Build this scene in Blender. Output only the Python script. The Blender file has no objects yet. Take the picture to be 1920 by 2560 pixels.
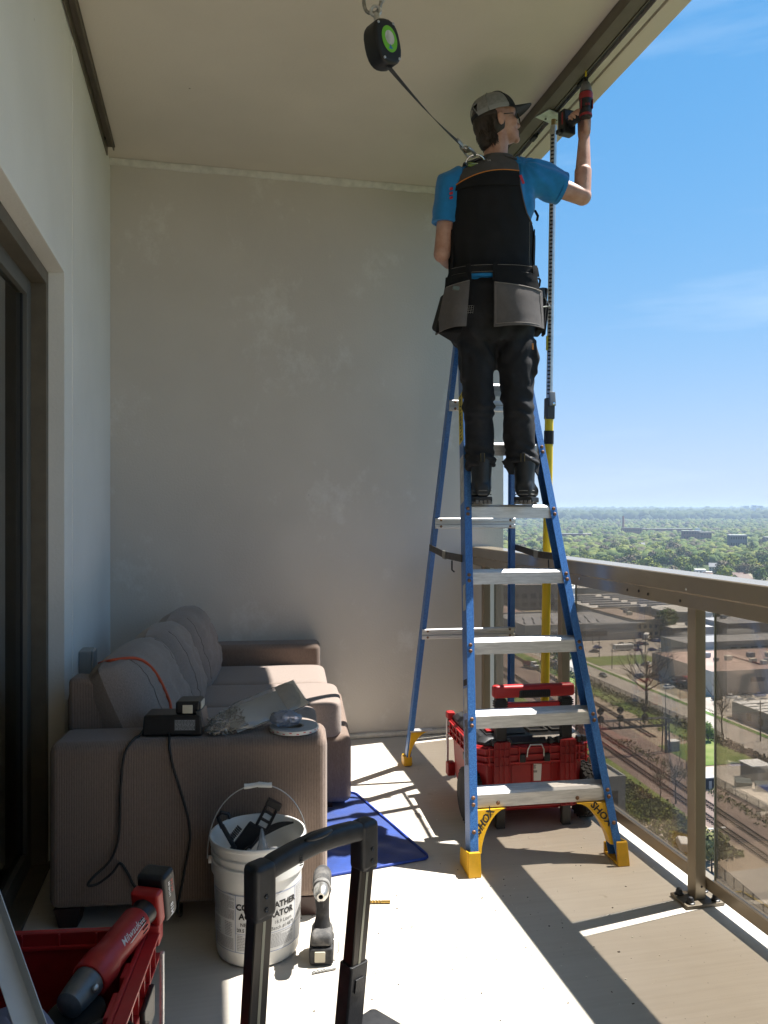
import bpy, bmesh, math, random
import numpy as np
from mathutils import Vector, Matrix, noise as mnoise

# ------------------------------------------------------------------ camera, sky, sun, exposure
scene = bpy.context.scene
COL = scene.collection
PI = math.pi
rad = math.radians

YAW = rad(12.47)            # camera looks a little to the right of the balcony's long axis
EYE = Vector((0.0, 0.0, 1.45))
cam_d = bpy.data.cameras.new('camera')
cam = bpy.data.objects.new('camera', cam_d)
COL.objects.link(cam)
cam_d.sensor_fit = 'VERTICAL'
cam_d.sensor_height = 36.0
cam_d.lens = 36.0 * 1990 / 2560
cam_d.clip_start = 0.02
cam_d.clip_end = 40000
cam.location = EYE
cam.rotation_euler = (rad(90.0), 0, -YAW)
cam_d.shift_y = -2 / 2560
scene.camera = cam

SUN_DIR = Vector((0.525, 0.085, 1.0)).normalized()      # towards the sun
SUN_EL = math.asin(SUN_DIR.z)
SUN_AZ = math.atan2(SUN_DIR.x, SUN_DIR.y)                # from +Y towards +X

world = bpy.data.worlds.new('World')
scene.world = world
world.use_nodes = True
wn = world.node_tree.nodes
wl = world.node_tree.links
wn.clear()
w_out = wn.new('ShaderNodeOutputWorld')
w_bg = wn.new('ShaderNodeBackground')
w_bg.inputs['Strength'].default_value = 0.15
w_sky = wn.new('ShaderNodeTexSky')
w_sky.sky_type = 'NISHITA'
w_sky.sun_disc = False
w_sky.sun_elevation = SUN_EL
w_sky.sun_rotation = SUN_AZ
w_sky.altitude = 300
w_sky.air_density = 1.0
w_sky.dust_density = 0.15
w_sky.ozone_density = 1.6
# thin high cirrus
w_tc = wn.new('ShaderNodeTexCoord')
w_map = wn.new('ShaderNodeMapping')
w_map.inputs['Scale'].default_value = (1.6, 1.6, 13.0)
w_map.inputs['Location'].default_value = (0.0, 0.0, 1.3)
w_no = wn.new('ShaderNodeTexNoise')
w_no.inputs['Scale'].default_value = 1.5
w_no.inputs['Detail'].default_value = 7
w_no.inputs['Roughness'].default_value = 0.55
w_cr = wn.new('ShaderNodeValToRGB')
w_cr.color_ramp.elements[0].position = 0.56
w_cr.color_ramp.elements[0].color = (0, 0, 0, 1)
w_cr.color_ramp.elements[1].position = 0.86
w_cr.color_ramp.elements[1].color = (0.30, 0.30, 0.30, 1)
w_mix = wn.new('ShaderNodeMixRGB')
w_mix.inputs['Color2'].default_value = (1.9, 2.3, 2.75, 1)
w_hsv = wn.new('ShaderNodeHueSaturation')
w_hsv.inputs['Saturation'].default_value = 1.35
wl.new(w_tc.outputs['Generated'], w_map.inputs['Vector'])
wl.new(w_map.outputs['Vector'], w_no.inputs['Vector'])
wl.new(w_no.outputs['Fac'], w_cr.inputs['Fac'])
wl.new(w_cr.outputs['Color'], w_mix.inputs['Fac'])
wl.new(w_sky.outputs['Color'], w_hsv.inputs['Color'])
# soft shoulder so that the bright horizon keeps its colour:  c / (1 + k c)
w_k = wn.new('ShaderNodeVectorMath'); w_k.operation = 'MULTIPLY_ADD'
w_k.inputs[1].default_value = (0.40, 0.42, 0.36); w_k.inputs[2].default_value = (1, 1, 1)
w_d = wn.new('ShaderNodeVectorMath'); w_d.operation = 'DIVIDE'
wl.new(w_hsv.outputs['Color'], w_k.inputs[0]); wl.new(w_hsv.outputs['Color'], w_d.inputs[0]); wl.new(w_k.outputs[0], w_d.inputs[1])
w_t = wn.new('ShaderNodeVectorMath'); w_t.operation = 'MULTIPLY'
w_t.inputs[1].default_value = (0.70, 0.89, 1.08)
wl.new(w_d.outputs[0], w_t.inputs[0]); wl.new(w_t.outputs[0], w_mix.inputs['Color1'])
wl.new(w_mix.outputs['Color'], w_bg.inputs['Color'])
wl.new(w_bg.outputs['Background'], w_out.inputs['Surface'])

sun_d = bpy.data.lights.new('sun', 'SUN')
sun_d.energy = 4.0
sun_d.angle = rad(0.53)
sun_d.color = (1.0, 0.955, 0.89)
sun = bpy.data.objects.new('sun', sun_d)
COL.objects.link(sun)
sun.rotation_euler = SUN_DIR.to_track_quat('Z', 'Y').to_euler()
sun.location = (30, 5, 60)

scene.view_settings.view_transform = 'Standard'
scene.view_settings.look = 'None'
scene.view_settings.exposure = 1.6
scene.view_settings.gamma = 1.0
scene.view_settings.use_curve_mapping = False
scene.render.engine = 'CYCLES'
scene.cycles.max_bounces = 8
scene.cycles.diffuse_bounces = 4
scene.cycles.glossy_bounces = 3
scene.cycles.transmission_bounces = 8
scene.cycles.transparent_max_bounces = 16
scene.cycles.caustics_reflective = False
scene.cycles.caustics_refractive = False
scene.cycles.sample_clamp_indirect = 6.0

random.seed(11)
rng = np.random.default_rng(5)

# ------------------------------------------------------------------ pixel helper: where the ray of a photo pixel meets a level
FW = Vector((math.sin(YAW), math.cos(YAW), 0))
RT = Vector((math.cos(YAW), -math.sin(YAW), 0))
def world_of(R, F, z=0.0):
    p = FW * F + RT * R
    return Vector((p.x, p.y, z))
GZ = -66.0
def ground(u, v, z=GZ):
    t = (EYE.z - z) * 1990.0 / (v - 1278.0)
    return world_of((u - 960.0) / 1990.0 * t, t, z)

# ------------------------------------------------------------------ mesh builder
def xf(loc=(0, 0, 0), rot=(0, 0, 0), sc=(1, 1, 1)):
    m = Matrix.Translation(loc)
    for ax, a in zip('XYZ', rot):
        pass
    from mathutils import Euler
    return m @ Euler(rot, 'XYZ').to_matrix().to_4x4() @ Matrix.Diagonal((*sc, 1))

def frame_to(p0, p1, up=(0, 0, 1)):
    """matrix whose Z runs from p0 to p1"""
    p0 = Vector(p0); d = (Vector(p1) - p0)
    L = d.length; d.normalize()
    u = Vector(up)
    if abs(u.dot(d)) > 0.98: u = Vector((1, 0, 0))
    x = (u - d * u.dot(d)).normalized()
    y = d.cross(x)
    m = Matrix((x, y, d)).transposed().to_4x4()
    m.translation = p0
    return m, L

class MB:
    def __init__(s): s.v = []; s.f = []; s.rb = False
    def add(s, vs, fs, M=None):
        o = len(s.v)
        if M is not None: vs = [M @ Vector(p) for p in vs]
        s.v.extend([tuple(p) for p in vs])
        s.f.extend([tuple(i + o for i in q) for q in fs])
        return s
    def box(s, x0, x1, y0, y1, z0, z1, M=None):
        vs = [(x0,y0,z0),(x1,y0,z0),(x1,y1,z0),(x0,y1,z0),(x0,y0,z1),(x1,y0,z1),(x1,y1,z1),(x0,y1,z1)]
        fs = [(0,3,2,1),(4,5,6,7),(0,1,5,4),(1,2,6,5),(2,3,7,6),(3,0,4,7)]
        return s.add(vs, fs, M)
    def cbox(s, c, d, M=None):
        return s.box(c[0]-d[0]/2, c[0]+d[0]/2, c[1]-d[1]/2, c[1]+d[1]/2, c[2]-d[2]/2, c[2]+d[2]/2, M)
    def rbox(s, c, d, r, seg=2, M=None, taper=None):
        s.rb = True
        bm = bmesh.new()
        bmesh.ops.create_cube(bm, size=1)
        for v in bm.verts:
            v.co = Vector((v.co.x*d[0], v.co.y*d[1], v.co.z*d[2]))
            if taper and v.co.z > 0: v.co.x *= taper[0]; v.co.y *= taper[1]
        r = min(r, 0.49*min(d))
        bmesh.ops.bevel(bm, geom=list(bm.edges), offset=r, segments=seg, profile=0.5, affect='EDGES')
        for v in bm.verts: v.co += Vector(c)
        bm.verts.index_update()
        s.add([v.co.copy() for v in bm.verts], [[v.index for v in f.verts] for f in bm.faces], M)
        bm.free(); return s
    def tube(s, pts, r, n=8, caps=True, closed=False, flat=None):
        pts = [Vector(p) for p in pts]; N = len(pts)
        rs = r if isinstance(r, (list, tuple)) else [r]*N
        rings = []
        prev = None
        for i, p in enumerate(pts):
            if closed: d = pts[(i+1) % N] - pts[i-1]
            else: d = pts[min(i+1, N-1)] - pts[max(i-1, 0)]
            if d.length < 1e-9: d = Vector((0, 0, 1))
            d.normalize()
            if prev is None:
                u = Vector((0, 0, 1)) if abs(d.z) < 0.9 else Vector((1, 0, 0))
            else: u = prev
            x = (u - d*u.dot(d))
            if x.length < 1e-6: x = d.orthogonal()
            x.normalize(); y = d.cross(x); prev = x
            fx, fy = (1, 1) if flat is None else flat
            rings.append([p + (x*math.cos(2*PI*k/n)*fx + y*math.sin(2*PI*k/n)*fy)*rs[i] for k in range(n)])
        return s.loft(rings, caps and not closed, closed)
    def loft(s, rings, caps=True, closed=False):
        n = len(rings[0]); vs = [p for r in rings for p in r]; fs = []
        N = len(rings)
        for i in range(N if closed else N-1):
            j = (i+1) % N
            for k in range(n):
                k2 = (k+1) % n
                fs.append((i*n+k, i*n+k2, j*n+k2, j*n+k))
        if caps:
            fs.append(tuple(range(n-1, -1, -1))); fs.append(tuple((N-1)*n+k for k in range(n)))
        return s.add(vs, fs)
    def lathe(s, prof, n=24, M=None, caps=True):
        rings = [[Vector((r*math.cos(2*PI*k/n), r*math.sin(2*PI*k/n), z)) for k in range(n)] for r, z in prof]
        if M is not None: rings = [[M @ p for p in r] for r in rings]
        return s.loft(rings, caps)
    def cyl(s, p0, p1, r, n=12, r1=None):
        return s.tube([p0, p1], [r, r if r1 is None else r1], n)
    def prism(s, poly, z0, z1, M=None):
        n = len(poly)
        vs = [(x, y, z0) for x, y in poly] + [(x, y, z1) for x, y in poly]
        fs = [tuple(range(n-1, -1, -1)), tuple(range(n, 2*n))]
        fs += [(i, (i+1) % n, n+(i+1) % n, n+i) for i in range(n)]
        return s.add(vs, fs, M)
    def extr(s, poly, p0, p1, up=(0, 0, 1)):
        """2-D outline (x along 'up', y across) swept from p0 to p1"""
        M, L = frame_to(p0, p1, up)
        return s.prism(poly, 0, L, M)
    def grid(s, fn, nu, nv):
        vs = [fn(i/nu, j/nv) for j in range(nv+1) for i in range(nu+1)]
        fs = [(j*(nu+1)+i, j*(nu+1)+i+1, (j+1)*(nu+1)+i+1, (j+1)*(nu+1)+i) for j in range(nv) for i in range(nu)]
        return s.add(vs, fs)
    def slab(s, fn, nu, nv, th):
        """a thickened sheet; fn(u,v)->(point), th = offset vector or thickness along the normal"""
        P = [[Vector(fn(i/nu, j/nv)) for i in range(nu+1)] for j in range(nv+1)]
        Q = []
        for j in range(nv+1):
            row = []
            for i in range(nu+1):
                du = P[j][min(i+1, nu)] - P[j][max(i-1, 0)]
                dv = P[min(j+1, nv)][i] - P[max(j-1, 0)][i]
                nn = du.cross(dv)
                if nn.length > 1e-12: nn.normalize()
                row.append(P[j][i] + nn*th)
            Q.append(row)
        W_ = nu+1; o2 = W_*(nv+1)
        vs = [p for r in P for p in r] + [p for r in Q for p in r]
        fs = []
        for j in range(nv):
            for i in range(nu):
                a = j*W_+i
                fs.append((a, a+W_, a+W_+1, a+1)); fs.append((o2+a, o2+a+1, o2+a+W_+1, o2+a+W_))
        for i in range(nu):
            fs.append((i, i+1, o2+i+1, o2+i)); b = nv*W_+i
            fs.append((b+1, b, o2+b, o2+b+1))
        for j in range(nv):
            a = j*W_; fs.append((a+W_, a, o2+a, o2+a+W_)); b = a+nu
            fs.append((b, b+W_, o2+b+W_, o2+b))
        return s.add(vs, fs)
    def ell(s, c, r, nu=16, nv=10, M=None, e=1.0, e2=1.0):
        """(super)ellipsoid"""
        def pw(t, ex): return math.copysign(abs(t)**ex, t)
        vs = [(c[0], c[1], c[2]-r[2])]
        for j in range(1, nv):
            ph = -PI/2 + PI*j/nv
            for i in range(nu):
                th = 2*PI*i/nu
                vs.append((c[0]+r[0]*pw(math.cos(ph), e)*pw(math.cos(th), e2), c[1]+r[1]*pw(math.cos(ph), e)*pw(math.sin(th), e2), c[2]+r[2]*pw(math.sin(ph), e)))
        vs.append((c[0], c[1], c[2]+r[2]))
        fs = [(0, 1+(i+1) % nu, 1+i) for i in range(nu)]
        for j in range(nv-2):
            for i in range(nu):
                a = 1+j*nu+i; b = 1+j*nu+(i+1) % nu
                fs.append((a, b, b+nu, a+nu))
        top = len(vs)-1; o = 1+(nv-2)*nu
        fs += [(o+i, o+(i+1) % nu, top) for i in range(nu)]
        return s.add(vs, fs, M)
    def limb(s, p0, p1, r0, r1, n=14, fl=(1, 1)):
        """tapered capsule"""
        p0 = Vector(p0); p1 = Vector(p1); d = (p1-p0).normalized()
        pts = []; rs = []
        for a in (-80, -50, -20): pts.append(p0 + d*r0*math.sin(rad(a))); rs.append(r0*math.cos(rad(a)))
        for a in (20, 50, 80): pts.append(p1 + d*r1*math.sin(rad(a))); rs.append(r1*math.cos(rad(a)))
        return s.tube(pts, rs, n, flat=fl)
    def mesh(s, name):
        me = bpy.data.meshes.new(name)
        me.from_pydata(s.v, [], s.f)
        me.validate()
        bm = bmesh.new(); bm.from_mesh(me)
        bmesh.ops.recalc_face_normals(bm, faces=bm.faces)
        bm.to_mesh(me); bm.free()
        return me
    def build(s, name, mat, parent=None, smooth=35, bevel=0, seg=2, me=None):
        if me is None:
            me = s.mesh(name)
            if bevel:
                bm = bmesh.new(); bm.from_mesh(me)
                es = [e for e in bm.edges if len(e.link_faces) == 2 and e.calc_face_angle(0) > rad(28)]
                bmesh.ops.bevel(bm, geom=es, offset=bevel, segments=seg, profile=0.5, affect='EDGES', clamp_overlap=True)
                bm.to_mesh(me); bm.free()
            if smooth:
                me.shade_smooth()
                if smooth < 180: me.set_sharp_from_angle(angle=rad(smooth))
        if mat is not None and not me.materials: me.materials.append(mat)
        o = bpy.data.objects.new(name, me)
        COL.objects.link(o)
        if bevel or s.rb:
            w = o.modifiers.new('normals', 'WEIGHTED_NORMAL'); w.keep_sharp = True; w.weight = 80
        if parent is not None: o.parent = parent
        return o

def tag(o, label, cat=None, group=None, kind=None):
    if label: o['label'] = label
    if cat: o['category'] = cat
    if group: o['group'] = group
    if kind: o['kind'] = kind
    return o
def thing(name, label, cat, loc=(0, 0, 0), rz=0.0, group=None):
    o = bpy.data.objects.new(name, None)
    o.empty_display_size = 0.1
    COL.objects.link(o)
    o.location = loc
    o.rotation_euler = (0, 0, rz) if not isinstance(rz, (tuple, list)) else rz
    return tag(o, label, cat, group)
def struct(o): o['kind'] = 'structure'; return o
def copy_tree(o, parent=None):
    c = o.copy(); COL.objects.link(c); c.parent = parent
    for ch in list(o.children): copy_tree(ch, c)
    return c

def remesh(mb, voxel, smooth=3, fn=None):
    """union of closed pieces as one continuous skin"""
    me = mb.mesh('tmp')
    o = bpy.data.objects.new('tmp', me); COL.objects.link(o)
    m = o.modifiers.new('r', 'REMESH'); m.mode = 'VOXEL'; m.voxel_size = voxel
    if smooth:
        q = o.modifiers.new('s', 'SMOOTH'); q.iterations = smooth; q.factor = 0.5
    dg = bpy.context.evaluated_depsgraph_get(); dg.update()
    me2 = bpy.data.meshes.new_from_object(o.evaluated_get(dg))
    bpy.data.objects.remove(o); bpy.data.meshes.remove(me)
    n = len(me2.vertices)
    if fn is not None:
        co = np.zeros(n*3); me2.vertices.foreach_get('co', co); co = co.reshape(-1, 3)
        no = np.array([v.normal[:] for v in me2.vertices])
        co = fn(co, no); me2.vertices.foreach_set('co', co.ravel()); me2.update()
    me2.shade_smooth()
    return me2

def text_mesh(body, size, thick=0.0, align='CENTER', bold=0.0, shear=0.0):
    cu = bpy.data.curves.new('txt', 'FONT')
    cu.body = body; cu.size = size; cu.extrude = thick; cu.align_x = align; cu.align_y = 'CENTER'
    cu.offset = bold; cu.shear = shear; cu.resolution_u = 2
    o = bpy.data.objects.new('txt', cu); COL.objects.link(o)
    dg = bpy.context.evaluated_depsgraph_get(); dg.update()
    me = bpy.data.meshes.new_from_object(o.evaluated_get(dg))
    vs = [v.co.copy() for v in me.vertices]; fs = [tuple(p.vertices) for p in me.polygons]
    bpy.data.objects.remove(o); bpy.data.curves.remove(cu); bpy.data.meshes.remove(me)
    return vs, fs
def add_text(mb, body, size, fn, **kw):
    vs, fs = text_mesh(body, size, **kw)
    mb.add([fn(p) for p in vs], fs)

# ------------------------------------------------------------------ materials
_mats = {}
def mat(name, col, rough=0.6, metal=0.0, var=0.0, vs=6.0, col2=None, bump=0.0, bs=60.0, spec=0.5,
        stretch=(1, 1, 1), bstretch=None, coat=0.0, detail=4.0, alpha=None, sheen=0.0, ramp=(0.35, 0.65)):
    if name in _mats: return _mats[name]
    m = bpy.data.materials.new(name); m.use_nodes = True
    nt = m.node_tree; N = nt.nodes; L = nt.links
    p = N['Principled BSDF']
    p.inputs['Roughness'].default_value = rough
    p.inputs['Metallic'].default_value = metal
    p.inputs['Specular IOR Level'].default_value = spec
    p.inputs['Coat Weight'].default_value = coat
    p.inputs['Sheen Weight'].default_value = sheen
    p.inputs['Base Color'].default_value = (*col, 1)
    tc = None
    def coords(st):
        nonlocal tc
        if tc is None: tc = N.new('ShaderNodeTexCoord')
        mp = N.new('ShaderNodeMapping'); mp.inputs['Scale'].default_value = st
        L.new(tc.outputs['Object'], mp.inputs['Vector']); return mp.outputs['Vector']
    if var or col2:
        no = N.new('ShaderNodeTexNoise'); no.inputs['Scale'].default_value = vs
        no.inputs['Detail'].default_value = detail; no.inputs['Roughness'].default_value = 0.6
        L.new(coords(stretch), no.inputs['Vector'])
        cr = N.new('ShaderNodeValToRGB')
        a = col if col2 else tuple(c*(1-var) for c in col)
        b = col2 if col2 else tuple(min(1, c*(1+var)) for c in col)
        cr.color_ramp.elements[0].color = (*a, 1); cr.color_ramp.elements[1].color = (*b, 1)
        cr.color_ramp.elements[0].position = ramp[0]; cr.color_ramp.elements[1].position = ramp[1]
        L.new(no.outputs['Fac'], cr.inputs['Fac']); L.new(cr.outputs['Color'], p.inputs['Base Color'])
    if bump:
        nb = N.new('ShaderNodeTexNoise'); nb.inputs['Scale'].default_value = bs; nb.inputs['Detail'].default_value = 3
        L.new(coords(bstretch or stretch), nb.inputs['Vector'])
        bp = N.new('ShaderNodeBump'); bp.inputs['Strength'].default_value = 1.0; bp.inputs['Distance'].default_value = bump
        L.new(nb.outputs['Fac'], bp.inputs['Height']); L.new(bp.outputs['Normal'], p.inputs['Normal'])
    if alpha is not None:
        p.inputs['Alpha'].default_value = alpha
    _mats[name] = m
    return m

def nodes_of(m): return m.node_tree.nodes, m.node_tree.links, m.node_tree.nodes['Principled BSDF']

def glass_mat(name, tint, refl=0.06, rough=0.0, edge=0.5, haze=0.0, hazecol=(1, 1, 1)):
    """thin pane: tinted see-through plus mirror reflection (fresnel)"""
    m = bpy.data.materials.new(name); m.use_nodes = True
    N = m.node_tree.nodes; L = m.node_tree.links; N.clear()
    out = N.new('ShaderNodeOutputMaterial')
    tr = N.new('ShaderNodeBsdfTransparent'); tr.inputs['Color'].default_value = (*tint, 1)
    gl = N.new('ShaderNodeBsdfGlossy'); gl.inputs['Roughness'].default_value = rough
    lw = N.new('ShaderNodeFresnel'); lw.inputs['IOR'].default_value = 1.5
    mx = N.new('ShaderNodeMixShader')
    mm = N.new('ShaderNodeMath'); mm.operation = 'MULTIPLY_ADD'; mm.inputs[1].default_value = edge; mm.inputs[2].default_value = refl
    L.new(lw.outputs['Fac'], mm.inputs[0]); L.new(mm.outputs[0], mx.inputs['Fac'])
    L.new(tr.outputs[0], mx.inputs[1]); L.new(gl.outputs[0], mx.inputs[2])
    last = mx.outputs[0]
    if haze:
        df = N.new('ShaderNodeBsdfDiffuse'); df.inputs['Color'].default_value = (*hazecol, 1)
        m2 = N.new('ShaderNodeMixShader'); m2.inputs['Fac'].default_value = haze
        L.new(last, m2.inputs[1]); L.new(df.outputs[0], m2.inputs[2]); last = m2.outputs[0]
    L.new(last, out.inputs['Surface'])
    return m

def concrete_floor():
    m = mat('broomed_concrete', (0.60, 0.545, 0.465), rough=0.9, spec=0.2)
    N, L, p = nodes_of(m)
    tc = N.new('ShaderNodeTexCoord')
    mp = N.new('ShaderNodeMapping'); mp.inputs['Scale'].default_value = (3.0, 60.0, 1)
    L.new(tc.outputs['Object'], mp.inputs['Vector'])
    n1 = N.new('ShaderNodeTexNoise'); n1.inputs['Scale'].default_value = 1.0; n1.inputs['Detail'].default_value = 4
    L.new(mp.outputs[0], n1.inputs['Vector'])
    n2 = N.new('ShaderNodeTexNoise'); n2.inputs['Scale'].default_value = 1.7; n2.inputs['Detail'].default_value = 6
    L.new(tc.outputs['Object'], n2.inputs['Vector'])
    r2 = N.new('ShaderNodeValToRGB')
    r2.color_ramp.elements[0].position = 0.3; r2.color_ramp.elements[0].color = (0.56, 0.515, 0.445, 1)
    r2.color_ramp.elements[1].position = 0.7; r2.color_ramp.elements[1].color = (0.66, 0.625, 0.56, 1)
    L.new(n2.outputs['Fac'], r2.inputs['Fac'])
    mx = N.new('ShaderNodeMixRGB'); mx.blend_type = 'MULTIPLY'; mx.inputs['Fac'].default_value = 1
    r1 = N.new('ShaderNodeValToRGB')
    r1.color_ramp.elements[0].position = 0.3; r1.color_ramp.elements[0].color = (0.935, 0.93, 0.925, 1)
    r1.color_ramp.elements[1].position = 0.65; r1.color_ramp.elements[1].color = (1, 1, 1, 1)
    L.new(n1.outputs['Fac'], r1.inputs['Fac'])
    L.new(r2.outputs[0], mx.inputs['Color1']); L.new(r1.outputs[0], mx.inputs['Color2'])
    # damp stains with a shape of their own
    n3 = N.new('ShaderNodeTexNoise'); n3.inputs['Scale'].default_value = 7; n3.inputs['Detail'].default_value = 3
    L.new(tc.outputs['Object'], n3.inputs['Vector'])
    r3 = N.new('ShaderNodeValToRGB')
    r3.color_ramp.elements[0].position = 0.70; r3.color_ramp.elements[0].color = (0, 0, 0, 1)
    r3.color_ramp.elements[1].position = 0.735; r3.color_ramp.elements[1].color = (0.5, 0.5, 0.5, 1)
    L.new(n3.outputs['Fac'], r3.inputs['Fac'])
    m3 = N.new('ShaderNodeMixRGB'); m3.inputs['Color2'].default_value = (0.33, 0.28, 0.20, 1)
    L.new(r3.outputs[0], m3.inputs['Fac']); L.new(mx.outputs[0], m3.inputs['Color1'])
    # dark grit specks
    vo = N.new('ShaderNodeTexVoronoi'); vo.inputs['Scale'].default_value = 26
    L.new(tc.outputs['Object'], vo.inputs['Vector'])
    r4 = N.new('ShaderNodeValToRGB')
    r4.color_ramp.elements[0].position = 0.035; r4.color_ramp.elements[0].color = (0.75, 0.75, 0.75, 1)
    r4.color_ramp.elements[1].position = 0.06; r4.color_ramp.elements[1].color = (0, 0, 0, 1)
    L.new(vo.outputs['Distance'], r4.inputs['Fac'])
    m4 = N.new('ShaderNodeMixRGB'); m4.inputs['Color2'].default_value = (0.16, 0.14, 0.12, 1)
    L.new(r4.outputs[0], m4.inputs['Fac']); L.new(m3.outputs[0], m4.inputs['Color1'])
    L.new(m4.outputs[0], p.inputs['Base Color'])
    bp = N.new('ShaderNodeBump'); bp.inputs['Distance'].default_value = 0.0015; bp.inputs['Strength'].default_value = 0.8
    L.new(n1.outputs['Fac'], bp.inputs['Height']); L.new(bp.outputs[0], p.inputs['Normal'])
    return m

def stucco(name, col, patch=None, stretch=(1, 1, 1), patch_amt=0.35):
    m = mat(name, col, rough=0.92, spec=0.15)
    N, L, p = nodes_of(m)
    tc = N.new('ShaderNodeTexCoord')
    mp = N.new('ShaderNodeMapping'); mp.inputs['Scale'].default_value = stretch
    L.new(tc.outputs['Object'], mp.inputs['Vector'])
    n1 = N.new('ShaderNodeTexNoise'); n1.inputs['Scale'].default_value = 1.2; n1.inputs['Detail'].default_value = 8
    L.new(mp.outputs[0], n1.inputs['Vector'])
    r1 = N.new('ShaderNodeValToRGB')
    r1.color_ramp.elements[0].position = 0.3; r1.color_ramp.elements[0].color = (*[c*0.93 for c in col], 1)
    r1.color_ramp.elements[1].position = 0.7; r1.color_ramp.elements[1].color = (*[c*1.06 for c in col], 1)
    L.new(n1.outputs['Fac'], r1.inputs['Fac'])
    last = r1.outputs[0]
    if patch:
        n2 = N.new('ShaderNodeTexNoise'); n2.inputs['Scale'].default_value = 1.9; n2.inputs['Detail'].default_value = 12; n2.inputs['Roughness'].default_value = 0.78
        mp2 = N.new('ShaderNodeMapping'); mp2.inputs['Location'].default_value = (3.1, 0.7, 1.9); mp2.inputs['Scale'].default_value = (1.0, 1.0, 0.8)
        L.new(tc.outputs['Object'], mp2.inputs['Vector']); L.new(mp2.outputs[0], n2.inputs['Vector'])
        r2 = N.new('ShaderNodeValToRGB')
        r2.color_ramp.elements[0].position = 0.55; r2.color_ramp.elements[0].color = (0, 0, 0, 1)
        r2.color_ramp.elements[1].position = 0.76; r2.color_ramp.elements[1].color = (patch_amt,)*3 + (1,)
        L.new(n2.outputs['Fac'], r2.inputs['Fac'])
        mx = N.new('ShaderNodeMixRGB'); mx.inputs['Color2'].default_value = (*patch, 1)
        L.new(r2.outputs[0], mx.inputs['Fac']); L.new(last, mx.inputs['Color1']); last = mx.outputs[0]
    # small chips
    vo = N.new('ShaderNodeTexVoronoi'); vo.inputs['Scale'].default_value = 3.0
    L.new(tc.outputs['Object'], vo.inputs['Vector'])
    r4 = N.new('ShaderNodeValToRGB')
    r4.color_ramp.elements[0].position = 0.012; r4.color_ramp.elements[0].color = (0.7, 0.7, 0.7, 1)
    r4.color_ramp.elements[1].position = 0.02; r4.color_ramp.elements[1].color = (0, 0, 0, 1)
    L.new(vo.outputs['Distance'], r4.inputs['Fac'])
    m4 = N.new('ShaderNodeMixRGB'); m4.inputs['Color2'].default_value = (0.12, 0.11, 0.09, 1)
    L.new(r4.outputs[0], m4.inputs['Fac']); L.new(last, m4.inputs['Color1'])
    L.new(m4.outputs[0], p.inputs['Base Color'])
    nb = N.new('ShaderNodeTexNoise'); nb.inputs['Scale'].default_value = 90; nb.inputs['Detail'].default_value = 4
    L.new(mp.outputs[0], nb.inputs['Vector'])
    bp = N.new('ShaderNodeBump'); bp.inputs['Distance'].default_value = 0.0018; bp.inputs['Strength'].default_value = 0.8
    L.new(nb.outputs['Fac'], bp.inputs['Height']); L.new(bp.outputs[0], p.inputs['Normal'])
    return m

def corduroy(name, c0, c1, axis=0, per=230.0):
    m = mat(name, c0, rough=0.95, spec=0.1, sheen=0.25)
    N, L, p = nodes_of(m)
    tc = N.new('ShaderNodeTexCoord')
    wv = N.new('ShaderNodeTexWave'); wv.wave_type = 'BANDS'; wv.bands_direction = 'XYZ'[axis]
    wv.inputs['Scale'].default_value = per/20.0*2; wv.inputs['Distortion'].default_value = 1.4
    wv.inputs['Detail'].default_value = 2; wv.inputs['Detail Scale'].default_value = 6
    L.new(tc.outputs['Object'], wv.inputs['Vector'])
    n1 = N.new('ShaderNodeTexNoise'); n1.inputs['Scale'].default_value = 170; n1.inputs['Detail'].default_value = 2
    st = [1, 1, 1]; st[axis] = 1.0
    for k in range(3):
        if k != axis: st[k] = 0.35
    mp = N.new('ShaderNodeMapping'); mp.inputs['Scale'].default_value = st
    L.new(tc.outputs['Object'], mp.inputs['Vector']); L.new(mp.outputs[0], n1.inputs['Vector'])
    ad = N.new('ShaderNodeMath'); ad.operation = 'MULTIPLY_ADD'; ad.inputs[1].default_value = 0.55
    ml = N.new('ShaderNodeMath'); ml.operation = 'MULTIPLY'; ml.inputs[1].default_value = 0.5
    L.new(n1.outputs['Fac'], ml.inputs[0]); L.new(wv.outputs['Fac'], ad.inputs[0]); L.new(ml.outputs[0], ad.inputs[2])
    n2 = N.new('ShaderNodeTexNoise'); n2.inputs['Scale'].default_value = 5; n2.inputs['Detail'].default_value = 3
    L.new(tc.outputs['Object'], n2.inputs['Vector'])
    r = N.new('ShaderNodeValToRGB')
    r.color_ramp.elements[0].position = 0.15; r.color_ramp.elements[0].color = (*c0, 1)
    r.color_ramp.elements[1].position = 0.75; r.color_ramp.elements[1].color = (*c1, 1)
    L.new(ad.outputs[0], r.inputs['Fac'])
    mx = N.new('ShaderNodeMixRGB'); mx.blend_type = 'MULTIPLY'; mx.inputs['Fac'].default_value = 0.35
    L.new(r.outputs[0], mx.inputs['Color1']); L.new(n2.outputs['Fac'], mx.inputs['Color2'])
    L.new(mx.outputs[0], p.inputs['Base Color'])
    bp = N.new('ShaderNodeBump'); bp.inputs['Distance'].default_value = 0.0022; bp.inputs['Strength'].default_value = 0.9
    L.new(ad.outputs[0], bp.inputs['Height']); L.new(bp.outputs[0], p.inputs['Normal'])
    return m

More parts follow.
